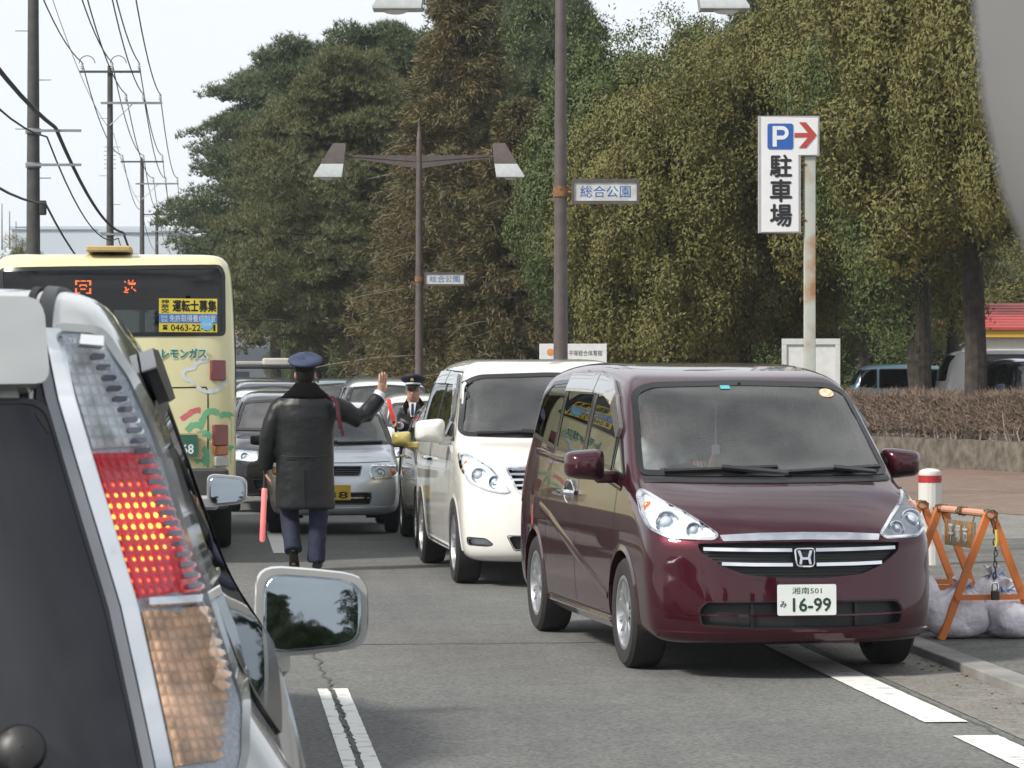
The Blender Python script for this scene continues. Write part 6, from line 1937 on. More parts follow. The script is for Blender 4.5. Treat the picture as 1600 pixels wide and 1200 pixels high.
# ------------------------------------------------------------------ yellow bus
def lettering(s, w, h, F, m, name, parent, bold=.02, **k):
    return text_mb(s, w, h, F, bold, **k).build(name, m, parent, smooth=False)
def stroke(sh, pts, w, off, m, name, parent, view='B', seed=0):
    """hand brushed stripe printed on a panel"""
    r = random.Random(seed)
    P = chaikin(np.array(pts, float), 3, False)
    t = np.gradient(P, axis=0); t /= np.maximum(1e-9, np.linalg.norm(t, axis=1))[:, None]
    n = np.stack([-t[:, 1], t[:, 0]], 1)
    rings = [[], []]
    for p, q in zip(P, n):
        for k, sg in ((0, 1), (1, -1)):
            c = p + q * sg * w * .5 * r.uniform(.75, 1.15)
            h, nn = sh.hit(c[0], c[1], view); rings[k].append(h + nn * off)
    return MB().loft(rings, caps=False, closed=False).build(name, m, parent, smooth=False)
def build_bus():
    sh = bus_shell()
    paint = car_paint('bus_yellow', (.67, .635, .375), 0.0, .4)
    root = empty('bus', BUS_POS, math.atan2(RD.y, RD.x), 'pale yellow city bus seen from behind, filling the left lane', 'bus')
    ww = [(1.03, 2.74), (-1.0, 2.775), (-1.04, 2.70), (-1.045, 2.12), (1.0, 2.10)]
    win = window(sh, root, ww, 'B', M['glass_dark'], 'rear_window', .035, r=.05, seg=.08)
    def F(a, b, off=.012):
        h, n = sh.hit(a, b, 'B'); x = Vector((0, -1, 0)); y = n.cross(x).normalized(); x = y.cross(n)
        return frame(h + n * off, x, y, n)
    def flat(name, a, b, w, h, m, parent, off):
        return MB().prism([(-w / 2, -h / 2), (w / 2, -h / 2), (w / 2, h / 2), (-w / 2, h / 2)], .001, F(a, b, off)).build(name, m, parent, smooth=False)
    yel = mat('ad_yellow', (.62, .50, .05), .5); blu = mat('ad_blue', (.05, .17, .42), .5); blk = M['trim_black']
    wht = mat('ad_white', (.62, .66, .70), .5)
    # u -> y : y = -(X_bus) ; measured on the photograph at this distance
    ub = lambda u: -(((u - 800) / 5000 * 29.6) + 3.70)
    vz = lambda v: 1.7 - (v - 595) / 5000 * 29.6
    W_ = lambda px: px / 5000 * 29.6
    k = W_(1)
    def notice(v0, h, m):                                # all lettering shares the sticker's own plane
        return flat('sticker', ub(294), vz(v0), W_(91), W_(h), m, win, .010), (lambda u, v, o=.0025: F(ub(294), vz(v0), .010) @ Matrix.Translation(((u - 294) * k, (v0 - v) * k, o)))
    ad, at_ = notice(478.5, 24, yel)
    lettering('運転士募集', W_(68), W_(18), at_(304, 478), blk, 'lettering', ad, .03)
    for i, ch in enumerate('神奈交'): lettering(ch, W_(12), W_(6.5), at_(258, 471.5 + 7 * i), blk, 'lettering', ad, .02)
    ad, at_ = notice(497.5, 14, blu)
    lettering('免許取得養成制度', W_(72), W_(11), at_(301, 497.5), wht, 'lettering', ad, .0)
    lettering('日給', W_(10), W_(5), at_(257, 495), wht, 'lettering', ad, .0); lettering('支給', W_(10), W_(5), at_(257, 501), wht, 'lettering', ad, .0)
    ad, at_ = notice(512, 14, yel)
    lettering('0463-22-8', W_(58), W_(10), at_(296, 512), blk, 'lettering', ad, .01)
    lettering('1', W_(3), W_(10), at_(335, 512), blk, 'lettering', ad, .01)
    ph = MB(); f = at_(258, 512)
    ph.prism([(-4*k, 2*k), (-3*k, 4*k), (3*k, 4*k), (4*k, 2*k), (2.4*k, 1.6*k), (2*k, 2.6*k), (-2*k, 2.6*k), (-2.4*k, 1.6*k)], .001, f)
    ph.prism([(-2*k, 1.6*k), (2*k, 1.6*k), (4*k, -3*k), (-4*k, -3*k)], .001, f)
    ph.build('telephone_mark', blk, ad, smooth=False)
    st = MB().prism([(W_(10) * math.cos(a), W_(10) * math.sin(a)) for a in np.linspace(0, 2 * PI, 24, endpoint=False)], .001, at_(323, 506, .005)).build('round_sticker', mat('sky_blue', (.13, .42, .68), .5), win, smooth=False)
    lettering('適合車', W_(14), W_(6), at_(323, 507, .0075), wht, 'lettering', st, .0)
    led = mat('led_orange', (.6, .1, .02), .5, emit=(1.0, .16, .03), estr=9.0)
    box = flat('destination_display', ub(166), vz(447), W_(150), W_(34), M['trim_black'], root, -.05)
    # lit segments of the two characters as they show between the refresh bands
    f = F(ub(131), vz(447), -.046); m = MB()
    for x, y, w, h in ((-11, 6, 3, 8), (11, 6, 3, 8), (-11, -7, 3, 9), (11, -7, 3, 9), (0, 9, 8, 2), (-8, 9, 5, 2), (8, 9, 5, 2), (0, 2.5, 11, 2), (-5, 1, 2, 3), (5, 1, 2, 3), (0, -4, 9, 2), (-7, -10, 5, 2), (7, -10, 5, 2)):
        m.box(f @ Vector((x * k, y * k, 0)), (.003, w * k, h * k))
    m.build('lit_segments', led, box, smooth=False)
    f = F(ub(204), vz(446), -.046); m = MB()
    for pts in (((-9, 8), (-7, 6)), ((-3, 10), (-1, 7)), ((5, 10), (3, 7)), ((-4, 5), (9, 5)), ((-2, 3), (8, 3)), ((-9, -2), (-6, -2), (-7, -8)), ((-2, -4), (-5, -7)), ((3, 0), (2, -4)), ((5, -4), (9, -8)), ((-10, -9), (-3, -10))):
        m.tube([f @ Vector((a * k, b * k, 0)) for a, b in pts], 1.0 * k, 5)
    m.build('lit_segments', led, box, smooth=False)
    # company name in green with a pale outline
    grn = mat('bus_green', (.02, .20, .13), .5); pale = mat('bus_pale', (.60, .66, .62), .5)
    lettering('レモンガス', W_(73), W_(17), F(ub(288), vz(552), .004), pale, 'lettering_outline', root, .075)
    lettering('レモンガス', W_(69), W_(14), F(ub(288), vz(552), .0065), grn, 'lettering', root, .035)
    art = lambda pts: [(ub(u), vz(v)) for u, v in pts]
    cl = mat('cloud_white', (.62, .66, .70), .5); rd = mat('brush_red', (.62, .14, .16), .6); gb = mat('brush_green', (.16, .46, .25), .6)
    stroke(sh, art([(324, 564), (312, 564), (304, 572), (303, 576), (290, 577), (285, 585), (290, 593), (300, 595), (302, 602)]), W_(6), .003, cl, 'cloud_outline', root, seed=1)
    stroke(sh, art([(308, 604), (318, 612), (330, 612), (343, 608), (346, 600), (355, 597)]), W_(6), .003, cl, 'cloud_outline', root, seed=2)
    stroke(sh, art([(283, 655), (293, 648), (305, 640), (313, 641)]), W_(8), .003, rd, 'brush_stroke', root, seed=3)
    for i, p in enumerate(([(292, 673), (300, 663), (311, 664), (316, 668)], [(312, 668), (318, 650), (328, 640), (341, 645)], [(343, 650), (355, 647), (366, 652), (366, 688)], [(308, 678), (322, 676), (330, 684)], [(305, 722), (316, 716), (325, 726)], [(317, 700), (324, 706), (322, 728)], [(356, 700), (366, 702), (364, 726)])):
        stroke(sh, art(p), W_(9), .003, gb, 'brush_stroke', root, seed=10 + i)
    # engine lid and lamps
    for a in ([(325, 730), (325, 612), (322, 605), (255, 606)],):
        sh.line(art(a), 'B', .012, .002).build('engine_lid_gap', M['gap'], root, smooth=False)
    def lamp(u, v, w, h, m, s=1):
        q = MB(); q.rbox((0, 0, .0), (W_(w), W_(h), .05), .015); F_ = F(ub(u), vz(v), .010)
        q.v = [tuple(F_ @ Vector(p)) for p in q.v]
        return q.build('tail_lamp', m, root)
    amb = mat('amber_dark', (.30, .09, .015), .2, coat=1.0); clr = mat('clear_grey', (.40, .40, .38), .2, coat=1.0)
    for sgn in (1, -1):
        for u, v, w, h, m in ((340, 578.5, 25, 32, M['red_lens']), (343.5, 680, 25, 33, M['red_lens']), (344, 704, 24, 15, amb), (344.5, 721, 23, 16, clr)):
            uu = u if sgn > 0 else (800 - (3.70 / 29.6 * 5000)) * 2 - u
            lamp(uu, v, w, h, m)
    pl = MB().prism([(-.22, -.12), (.22, -.12), (.22, .12), (-.22, .12)], .012, F(ub(279), vz(697), .02)).build('plate_frame', mat('tan_frame', (.45, .36, .20), .6), root, smooth=False)
    c = F(ub(275), vz(696), .036)
    q = licence_plate(root, c @ Vector((0, 0, 0)), (-1, 0, 0), .40, .20, num='82-68', bg=mat('green_plate', (.02, .10, .06), .5), ink=wht)
    MB().rbox((-5.0, 0, .70), (.10, 2.16, .38), .05).build('rear_bumper', mat('bus_bumper', (.05, .05, .05), .6), root)
    MB().rbox((-4.55, .03, 2.925), (.7, .42, .055), .025).build('roof_hatch', mat('hatch_tan', (.50, .36, .16), .6), root)
    for view in 'RL':
        for x0 in np.arange(-4.6, 4.0, 1.45):
            window(sh, root, [(x0, 1.55), (x0 + 1.35, 1.55), (x0 + 1.35, 2.55), (x0, 2.55)], view, M['glass_dark'], 'side_window', .03, r=.05, seg=.2)
    window(sh, root, [(-1.0, 1.3), (1.0, 1.3), (.98, 2.6), (-.98, 2.6)], 'F', M['windscreen'], 'windscreen', .03, r=.06, seg=.15)
    wheel_arch(sh, root, -1.9, .48, .56, paint); wheel_arch(sh, root, 3.0, .48, .56, paint)
    for x in (-1.9, 3.0):
        for s in (-1, 1): make_wheel(root, x, s * .98, .48, .27, .29, 8, s)
    MB().box((0, 0, .62), (9.6, 2.0, .1)).build('floor_pan', M['black_plastic'], root, smooth=False)
    for y in (-.75, -.3, .3, .75):
        MB().rbox((-4.35, y, 1.75), (.12, .42, .75), .05).build('seat', mat('bus_seat', (.03, .10, .10), .8), root)
    sh.body([paint], root)
    return root
build_bus()

# ------------------------------------------------------------------ nearest silver car
def lens_grid(name, base, k, dot, hot=None, gloss=0.12, metal=0.0):
    """moulded lens: rows of little optics; hot = (list of (y,z,radius,strength), colour) for lit bulbs"""
    m = bpy.data.materials.new(name); m.use_nodes = True
    n, l = m.node_tree.nodes, m.node_tree.links
    b = n['Principled BSDF']; b.inputs['Roughness'].default_value = gloss; b.inputs['Coat Weight'].default_value = 1.0; b.inputs['Coat Roughness'].default_value = .05
    b.inputs['Metallic'].default_value = metal
    tc = n.new('ShaderNodeTexCoord'); sp = n.new('ShaderNodeSeparateXYZ'); l.new(tc.outputs['Object'], sp.inputs[0])
    def math_(op, a, bb=None):
        q = n.new('ShaderNodeMath'); q.operation = op
        for i, v in enumerate((a, bb)):
            if v is None: continue
            if isinstance(v, (int, float)): q.inputs[i].default_value = v
            else: l.new(v, q.inputs[i])
        return q.outputs[0]
    sk = math_('ADD', sp.outputs['Y'], math_('MULTIPLY', sp.outputs['Z'], -0.29))      # optics follow the slanted lamp
    a = math_('ABSOLUTE', math_('SINE', math_('MULTIPLY', sk, k * 1.28))); c = math_('ABSOLUTE', math_('SINE', math_('MULTIPLY', sp.outputs['Z'], k)))
    g = math_('MULTIPLY', a, c)
    r = n.new('ShaderNodeValToRGB'); e = r.color_ramp.elements
    e[0].position, e[0].color = .10, tuple(x * .74 for x in base) + (1,)
    e[1].position, e[1].color = .62, tuple(base) + (1,)
    l.new(g, r.inputs['Fac'])
    nz = n.new('ShaderNodeTexNoise'); nz.inputs['Scale'].default_value = 24; nz.inputs['Detail'].default_value = 4; l.new(tc.outputs['Object'], nz.inputs['Vector'])
    r2 = n.new('ShaderNodeValToRGB'); r2.color_ramp.elements[0].position = .38; r2.color_ramp.elements[1].position = .66
    r2.color_ramp.elements[0].color = (.55, .53, .50, 1); r2.color_ramp.elements[1].color = (1.25, 1.25, 1.25, 1)
    l.new(nz.outputs['Fac'], r2.inputs['Fac'])
    mx = n.new('ShaderNodeMix'); mx.data_type = 'RGBA'; mx.blend_type = 'MULTIPLY'; mx.inputs[0].default_value = 1
    l.new(r.outputs['Color'], mx.inputs[6]); l.new(r2.outputs['Color'], mx.inputs[7]); l.new(mx.outputs[2], b.inputs['Base Color'])
    bp = n.new('ShaderNodeBump'); bp.inputs['Strength'].default_value = .6; bp.inputs['Distance'].default_value = .002
    l.new(g, bp.inputs['Height']); l.new(bp.outputs['Normal'], b.inputs['Normal'])
    if hot:
        tot = None
        for y, z, rad, s in hot[0]:
            dy = math_('SUBTRACT', sp.outputs['Y'], y); dz = math_('SUBTRACT', sp.outputs['Z'], z)
            d = math_('SQRT', math_('ADD', math_('MULTIPLY', dy, dy), math_('MULTIPLY', dz, dz)))
            f = math_('MULTIPLY', math_('POWER', math_('MAXIMUM', math_('SUBTRACT', 1.0, math_('DIVIDE', d, rad)), 0.0), 1.4), s)
            tot = f if tot is None else math_('ADD', tot, f)
        dots = math_('POWER', g, dot)
        em = math_('ADD', math_('MULTIPLY', tot, math_('ADD', math_('MULTIPLY', dots, 3.4), .10)), .16)
        cr = n.new('ShaderNodeValToRGB'); ce = cr.color_ramp.elements
        ce[0].position, ce[0].color = 0.0, (.85, .010, .03, 1); ce[1].position, ce[1].color = 1.0, (1.0, .62, .04, 1)
        x = ce.new(.35); x.color = (1.0, .03, .03, 1)
        l.new(math_('MULTIPLY', em, .42), cr.inputs['Fac']); l.new(cr.outputs['Color'], b.inputs['Emission Color']); l.new(em, b.inputs['Emission Strength'])
    return m
def build_near():
    sh = near_shell((220, 200, 90))
    paint = car_paint('silver_near', (.50, .51, .50), .45, .30)
    root = empty('silver_minivan', NEAR_POS, math.atan2(NEAR_FWD.y, NEAR_FWD.x), 'silver minivan close ahead with tall corner tail lamp, its brake light lit', 'minivan')
    gl = [(-.532, 1.670), (-.556, 1.592), (-.587, 1.49), (-.619, 1.388), (-.667, 1.183), (-.690, 1.06), (.690, 1.06), (.667, 1.183), (.619, 1.388), (.587, 1.49), (.556, 1.592), (.532, 1.670)]
    dark = mat('rear_glass_dark', (.016, .017, .022), .05, coat=.3, spec=.4)
    P = rounded(gl, .03, seg=.05)
    g = sh.patch(P, 'B', .006, .05, .012).build('rear_window', dark, root)
    sh.ring(rounded(gl, .03, seg=.04), 'B', -.004, .004, .008, rim=.012).build('window_seal', dark, g)
    kn, n = sh.hit(-.506, 1.205, 'B')
    q = MB(); q.lathe([(.034, .0), (.036, .016), (.030, .028), (.015, .034), (.001, .035)], 24, mtx=frame(kn + n * .006, n.cross(Vector((0, 1, 0))).normalized(), Vector((0, 1, 0)), n)); q.build('washer_cap', M['black_plastic'], g)
    sp = [(-.49, 1.692), (-.495, 1.78), (0, 1.795), (.495, 1.78), (.49, 1.692), (0, 1.69)]
    sh.patch(rounded([(-.522, 1.680), (-.512, 1.782), (.512, 1.782), (.522, 1.680)], .02, seg=.05), 'B', .045, .05, .05).build('roof_spoiler', paint, root)
    for s in (-1, 1):
        sh.line([(-1.80, s * .528), (-1.0, s * .534), (.1, s * .534)], 'T', .022, .001, thick=.006).build('roof_moulding', M['black_plastic'], root)
        sh.line([(-1.80, s * .506), (-1.0, s * .512), (.1, s * .512)], 'T', .012, .001, thick=.004).build('roof_joint', M['gap'], root)
        def mm(Q): return [(s * -y, z) for y, z in Q][::(1 if s < 0 else -1)]
        # chrome strip between glass and lamp
        c_ = [(1.766, -.528), (1.67, -.550), (1.592, -.574), (1.49, -.606), (1.388, -.638), (1.183, -.686), (1.08, -.705)]
        for a_, b_, o_, m_ in ((.018, .004, .009, mat('strip_grey', (.26, .27, .29), .3, .4)), (.003, -.019, .012, M['chrome'])):
            sh.patch(rounded(mm([(y + b_, z) for z, y in c_] + [(y + a_, z) for z, y in c_[::-1]]), .003, seg=.03), 'B', o_, .04, .016).build('lamp_strip', m_, root)
        # housing and lenses
        hs = [(-.541, 1.765), (-.598, 1.762), (-.640, 1.70), (-.690, 1.585), (-.728, 1.46), (-.772, 1.33), (-.800, 1.25), (-.800, 1.18), (-.775, 1.115), (-.725, 1.085), (-.705, 1.183), (-.658, 1.388), (-.626, 1.49), (-.594, 1.592), (-.570, 1.67)]
        h = sh.patch(rounded(mm(hs), .012, seg=.03), 'B', .006, .035, .012).build('tail_lamp', mat('lamp_housing', (.74, .79, .87), .25, .15, var=.25, scale=160, coat=.6, bump=.5, bscale=200), root)
        sh.ring(rounded(mm(hs), .012, seg=.03), 'B', -.010, .001, .010, rim=.014).build('lamp_frame', car_paint('lamp_edge', (.30, .31, .30), .3), h)
        def edge(z0, z1):                                  # scalloped outer border of the optics
            E = []
            n_ = max(2, int((z0 - z1) / .0145))
            for i in range(n_):
                za = z0 + (z1 - z0) * i / n_; zb_ = z0 + (z1 - z0) * (i + .6) / n_
                for z, o in ((za, 0.0), ((za + zb_) / 2, -.007), (zb_, -.006), (zb_ - .003, .003)):
                    E.append((np.interp(z, [1.17, 1.286, 1.39, 1.515, 1.641, 1.745], [-.766, -.776, -.743, -.696, -.647, -.594]) + o, z))
            return E
        inn = lambda z: np.interp(z, [1.17, 1.388, 1.49, 1.592, 1.67, 1.76], [-.712, -.661, -.629, -.597, -.573, -.545])
        def lens(name, z0, z1, m, off=.011):
            E = edge(z0, z1)
            Q = E + [(inn(z), z) for z in np.linspace(z1, z0, 6)]
            return sh.patch(np.array(mm(Q)), 'B', off, .03, .010).build(name, m, h)
        lens('reverse_lens', 1.735, 1.602, lens_grid('reverse_lens', (.86, .88, .90), 215, 3, gloss=.10))
        tb = MB()
        for z in np.arange(1.728, 1.40, -.0145):
            e_ = np.interp(z, [1.286, 1.39, 1.515, 1.641, 1.745], [-.776, -.743, -.696, -.647, -.594])
            sh.patch(rounded(mm([(e_ + .015, z - .0036), (e_ - .003, z - .0036), (e_ - .003, z + .0036), (e_ + .015, z + .0036)]), .005, seg=.02), 'B', .0135, .03, .004, tb)
        o = tb.build('lens_tabs', mat('lens_tab', (.16, .15, .20), .2), h); o['kind'] = 'stuff'
        lens('brake_lens', 1.596, 1.398, lens_grid('brake_lens', (.40, .006, .016), 215, 6, (([(s * .645, 1.520, .055, 2.3), (s * .690, 1.505, .060, 2.3), (s * .668, 1.455, .07, .9)]), None)))
        lens('indicator_lens', 1.380, 1.175, lens_grid('indicator_lens', (.98, .62, .38), 215, 3))
        sh.line(mm([(-.668, 1.391), (-.77, 1.389)]), 'B', .012, .013, thick=.006).build('lamp_bar', M['chrome'], h)
        sh.line(mm([(-.570, 1.748), (-.600, 1.746)]), 'B', .016, .013, thick=.006).build('lamp_bar', M['chrome'], h)
        sh.patch(rounded(mm(hs), .012, seg=.03), 'B', .017, .04, 0.0).build('lamp_cover', M['lens_clear'], h)
        view = 'R' if s < 0 else 'L'
        window(sh, root, [(-1.55, 1.18), (-1.30, 1.66), (-.10, 1.68), (.35, 1.55), (.95, 1.12)], view, M['glass_dark'], 'side_window', .03, r=.06, seg=.06)
        sh.patch(rounded([(-1.24, 1.712), (-1.0, 1.745), (-.30, 1.745), (-.25, 1.66), (-1.02, 1.658)], .02), view, .026, .05, .024).build('rain_visor', mat('blue_black_visor', (.008, .010, .016), .22, spec=.4), root)
        gaps(sh, root, [(view, [(-1.62, .6), (-1.70, 1.1)])]); gaps(sh, root, [(view, [(-.4, .4), (-.4, 1.15)])])
        mirror_arm(root, 1.12, s * .797, 1.170, s, paint, .262, .198, .13, stalk=False)
        MB().rbox((1.18, s * .895, 1.065), (.09, .09, .10), .03).build('mirror_foot', paint, root)
        sh.line([(-2.0, 1.075), (-1.6, 1.085), (-.6, 1.08), (.9, 1.06)], view, .012, .0, thick=.004).build('belt_moulding', M['chrome'], root)
    sh.line([(-.88, 1.02), (-.4, .985), (.4, .985), (.88, 1.02)], 'B', .010, .001).build('bumper_gap', M['gap'], root, smooth=False)
    c, n = sh.hit(0, .85, 'B'); licence_plate(root, c + Vector((-.012, 0, 0)), (-1, 0, 0), .33, .165)
    wheel_arch(sh, root, 1.25, .32, .36, paint); wheel_arch(sh, root, -1.35, .32, .36, paint)
    for x in (1.25, -1.35):
        for s in (-1, 1): make_wheel(root, x, s * .80, .32, .2, .21, 7, s)
    floor_pan(root, -1.9, 1.2, 1.5)
    window(sh, root, [(-.74, 1.12), (.74, 1.12), (.56, 1.68), (-.56, 1.68)], 'F', M['windscreen'], 'windscreen', .03, r=.05, seg=.08)
    sh.body([paint], root)
    return root
build_near()
# ------------------------------------------------------------------ people
M['skin'] = mat('skin', (0.48, 0.27, 0.19), 0.5, var=0.15, scale=25, sss=0.15)
M['hair'] = mat('hair', (0.007, 0.006, 0.006), 0.7, var=0.4, scale=120, bump=.3, bscale=200, spec=.2)
M['leather'] = mat('black_coat', (0.010, 0.011, 0.012), 0.42, var=0.25, scale=5, bump=0.12, bscale=40, spec=.32)
M['fur'] = mat('fur_collar', (0.006, 0.006, 0.006), 1.0, bump=1.0, bscale=120, spec=.1)
M['navy'] = mat('navy_wool', (0.014, 0.019, 0.045), 0.85, var=0.25, scale=6, bump=.5, bscale=14)
M['cap_blue'] = mat('cap_cloth', (0.032, 0.048, 0.095), 0.75, var=.15, scale=40)
M['shirt'] = mat('white_shirt', (0.72, 0.74, 0.80), 0.8)
M['shoe'] = mat('black_shoe', (0.012, 0.011, 0.010), 0.25)
M['baton_red'] = mat('baton_red', (0.75, 0.05, 0.04), 0.25, emit=(1, .10, .08), estr=.22, coat=1)
M['baton_pink'] = mat('baton_pink', (0.80, 0.16, 0.16), 0.25, emit=(1, .25, .24), estr=.30, coat=1)

def skin_mesh(V, R, E, root=0, sub=2):
    me = bpy.data.meshes.new('skeleton')
    me.from_pydata([tuple(v) for v in V], E, [])
    o = bpy.data.objects.new('skeleton', me); COL.objects.link(o)
    o.modifiers.new('s', 'SKIN').use_smooth_shade = True
    for i, r in enumerate(R):
        d = me.skin_vertices[0].data[i]
        d.radius = r if isinstance(r, tuple) else (r, r); d.use_root = (i == root)
    if sub:
        q = o.modifiers.new('u', 'SUBSURF'); q.levels = sub; q.render_levels = sub
    dg = bpy.context.evaluated_depsgraph_get(); dg.update()
    out = bpy.data.meshes.new_from_object(o.evaluated_get(dg))
    bpy.data.objects.remove(o); bpy.data.meshes.remove(me)
    return out

def mesh_to(mb, me):
    mb.add([v.co.copy() for v in me.vertices], [tuple(p.vertices) for p in me.polygons])
    bpy.data.meshes.remove(me)
    return mb

def hand_into(mb, wrist, d, n, s=1.0, curl=(.25, .25, .3, .35), thumb=.6, side=1):
    """open or curled hand: wrist spot, d towards the fingers, n out of the palm; side = which way the thumb lies along d x n"""
    d = Vector(d).normalized(); n = (Vector(n) - d * Vector(n).dot(d)).normalized(); x = d.cross(n) * side
    w = Vector(wrist)
    V, R, E = [w - d * .05 * s, w, w + d * .045 * s, w + d * .075 * s], [(.024 * s, .018 * s)] * 2 + [(.036 * s, .014 * s)] * 2, [(0, 1), (1, 2), (2, 3)]
    me = skin_mesh(V, [.024 * s, .025 * s, .034 * s, .032 * s], E, 0, 2)
    c = w + d * .045 * s
    k0 = len(mb.v); mesh_to(mb, me)
    for i in range(k0, len(mb.v)):                     # flatten the palm
        p = Vector(mb.v[i]); q = p - c; t = max(0, min(1, (q.dot(d) / s + .05) / .05))
        q -= n * q.dot(n) * .42 * t; q += x * q.dot(x) * .22 * t
        mb.v[i] = tuple(c + q)
    for i, (off, L) in enumerate(((.030, .070), (.010, .078), (-.010, .072), (-.029, .056))):
        b = w + d * .080 * s + x * off * s
        a = curl[i]; p = b; dirv = (d + x * off * 2.0).normalized(); pts = [w + d * .055 * s + x * off * .8 * s, b]
        for f in (.42, .32, .26):
            dirv = (dirv * math.cos(a) + n * math.sin(a)).normalized(); p = p + dirv * L * f * s; pts.append(p)
            n2 = n
        mesh_to(mb, skin_mesh(pts, [.0095 * s, .0098 * s, .0092 * s, .0085 * s, .0070 * s], [(j, j + 1) for j in range(4)], 0, 2))
    b = w + d * .018 * s + x * .026 * s
    t = (d * .62 + x * thumb + n * .25).normalized()
    mesh_to(mb, skin_mesh([b, b + t * .035 * s, b + t * .06 * s + n * .008 * s, b + (t * .080 + d * .008) * s + n * .014 * s], [.014 * s, .0125 * s, .0105 * s, .0085 * s], [(0, 1), (1, 2), (2, 3)], 0, 2))

def loft_ell(mb, secs, n=20, caps=True):
    """sections (centre, rx, ry[, tilt axis]) in planes across the run"""
    rings = []
    for i, s in enumerate(secs):
        c, rx, ry = Vector(s[0]), s[1], s[2]
        t = (Vector(secs[min(i + 1, len(secs) - 1)][0]) - Vector(secs[max(i - 1, 0)][0])).normalized()
        x = Vector((1, 0, 0)); x = (x - t * x.dot(t))
        x = x.normalized() if x.length > .3 else (Vector((0, 1, 0)) - t * t.y).normalized()
        y = t.cross(x)
        rings.append([c + x * math.cos(2 * PI * k / n) * rx + y * math.sin(2 * PI * k / n) * ry for k in range(n)])
    mb.loft(rings, caps)
    return mb

def fuse(mb, name, m, parent, vox=.014, smooth=6, wrinkle=0.0, wscale=.12):
    """merge overlapping cloth tubes into one skin"""
    me = bpy.data.meshes.new(name)
    me.from_pydata(mb.v, [], mb.f)
    bm = bmesh.new(); bm.from_mesh(me); bmesh.ops.recalc_face_normals(bm, faces=bm.faces); bm.to_mesh(me); bm.free()
    o = bpy.data.objects.new(name, me); COL.objects.link(o)
    r = o.modifiers.new('r', 'REMESH'); r.mode = 'VOXEL'; r.voxel_size = vox
    s = o.modifiers.new('s', 'SMOOTH'); s.iterations = smooth; s.factor = .5
    if wrinkle:
        t = bpy.data.textures.new('folds', 'CLOUDS'); t.noise_scale = wscale
        d = o.modifiers.new('d', 'DISPLACE'); d.texture = t; d.strength = wrinkle; d.texture_coords = 'LOCAL'
    dg = bpy.context.evaluated_depsgraph_get(); dg.update()
    out = bpy.data.meshes.new_from_object(o.evaluated_get(dg))
    bpy.data.objects.remove(o); bpy.data.meshes.remove(me)
    out.name = name
    return link(name, out, m, parent, True)

def body_mesh(parent, J, hands):
    """one continuous body; J holds the joints"""
    V, R, E = [], [], []
    def add(k, r, to=None):
        V.append(Vector(J[k]) if isinstance(k, str) else Vector(k)); R.append(r)
        if to is not None: E.append((to, len(V) - 1))
        return len(V) - 1
    p = add('pelvis', .125); s = add('waist', .115, p); c = add('chest', .135, s); nb = add('neck', .060, c); hb = add('skull', .082, nb)
    hm = add('brow', .088, hb); ht = add('top', .066, hm)
    for sd in 'LR':
        sh = add('shoulder' + sd, .062, c); el = add('elbow' + sd, .042, sh); wr = add('wrist' + sd, .027, el)
        hp = add('hip' + sd, .085, p); kn = add('knee' + sd, .058, hp); an = add('ankle' + sd, .040, kn); add('toe' + sd, .034, an)
    mb = MB(); mesh_to(mb, skin_mesh(V, R, E, 0, 2))
    for k in hands: hand_into(mb, **k)
    return mb.build('body', M['skin'], parent, True, None)

def face(parent, c, f, glasses=False):
    """eyes, nose, mouth, ears on a head centred at c looking along f"""
    c, f = Vector(c), Vector(f).normalized(); x = f.cross(Vector((0, 0, 1))).normalized(); z = x.cross(f)
    P = lambda a, b, d: c + x * a + z * b + f * d
    hd = MB()
    rings = []
    for h, w, dp, off in ((-.115, .018, .03, .030), (-.105, .040, .050, .022), (-.08, .056, .072, .012), (-.04, .066, .086, .004), (0.0, .073, .094, 0), (.04, .076, .096, -.002), (.08, .070, .088, -.006), (.11, .048, .060, -.010), (.122, .015, .02, -.010)):
        rings.append([P(w * math.cos(a), h, off + dp * math.sin(a)) for a in np.linspace(0, 2 * PI, 24, endpoint=False)])
    hd.loft(rings)
    hd.tube([P(0, .012, .086), P(0, -.02, .104), P(0, -.034, .106), P(0, -.042, .088)], [.008, .012, .015, .008], 8)
    for s in (-1, 1):
        hd.ball(P(s * .078, -.005, -.004), .018, 8, 6, (.5, 1, 1.7))
    h = hd.build('head', M['skin'], parent, True, None)
    for s in (-1, 1):
        MB().ball(P(s * .030, .012, .082), .0125, 10, 6, (1, 1, .62)).build('eye', mat('eye', (.03, .02, .02), .2), h)
        MB().tube([P(s * .014, .034, .090), P(s * .030, .038, .088), P(s * .048, .032, .078)], .0035, 5).build('eyebrow', M['hair'], h)
    MB().tube([P(-.026, -.066, .084), P(0, -.064, .091), P(.026, -.066, .084)], [.004, .0065, .004], 6).build('mouth', mat('lips', (.30, .12, .10), .5), h)
    if glasses:
        g = MB()
        for s in (-1, 1):
            g.tube([P(s * .031 + .024 * math.cos(a), .010 + .017 * math.sin(a), .098) for a in np.linspace(0, 2 * PI, 17)], .0022, 5)
            g.tube([P(s * .055, .014, .096), P(s * .076, .012, .03), P(s * .078, .008, 0)], .0022, 5)
        g.tube([P(-.008, .014, .099), P(.008, .014, .099)], .002, 5)
        g.build('glasses', M['black_plastic'], h)
    return h

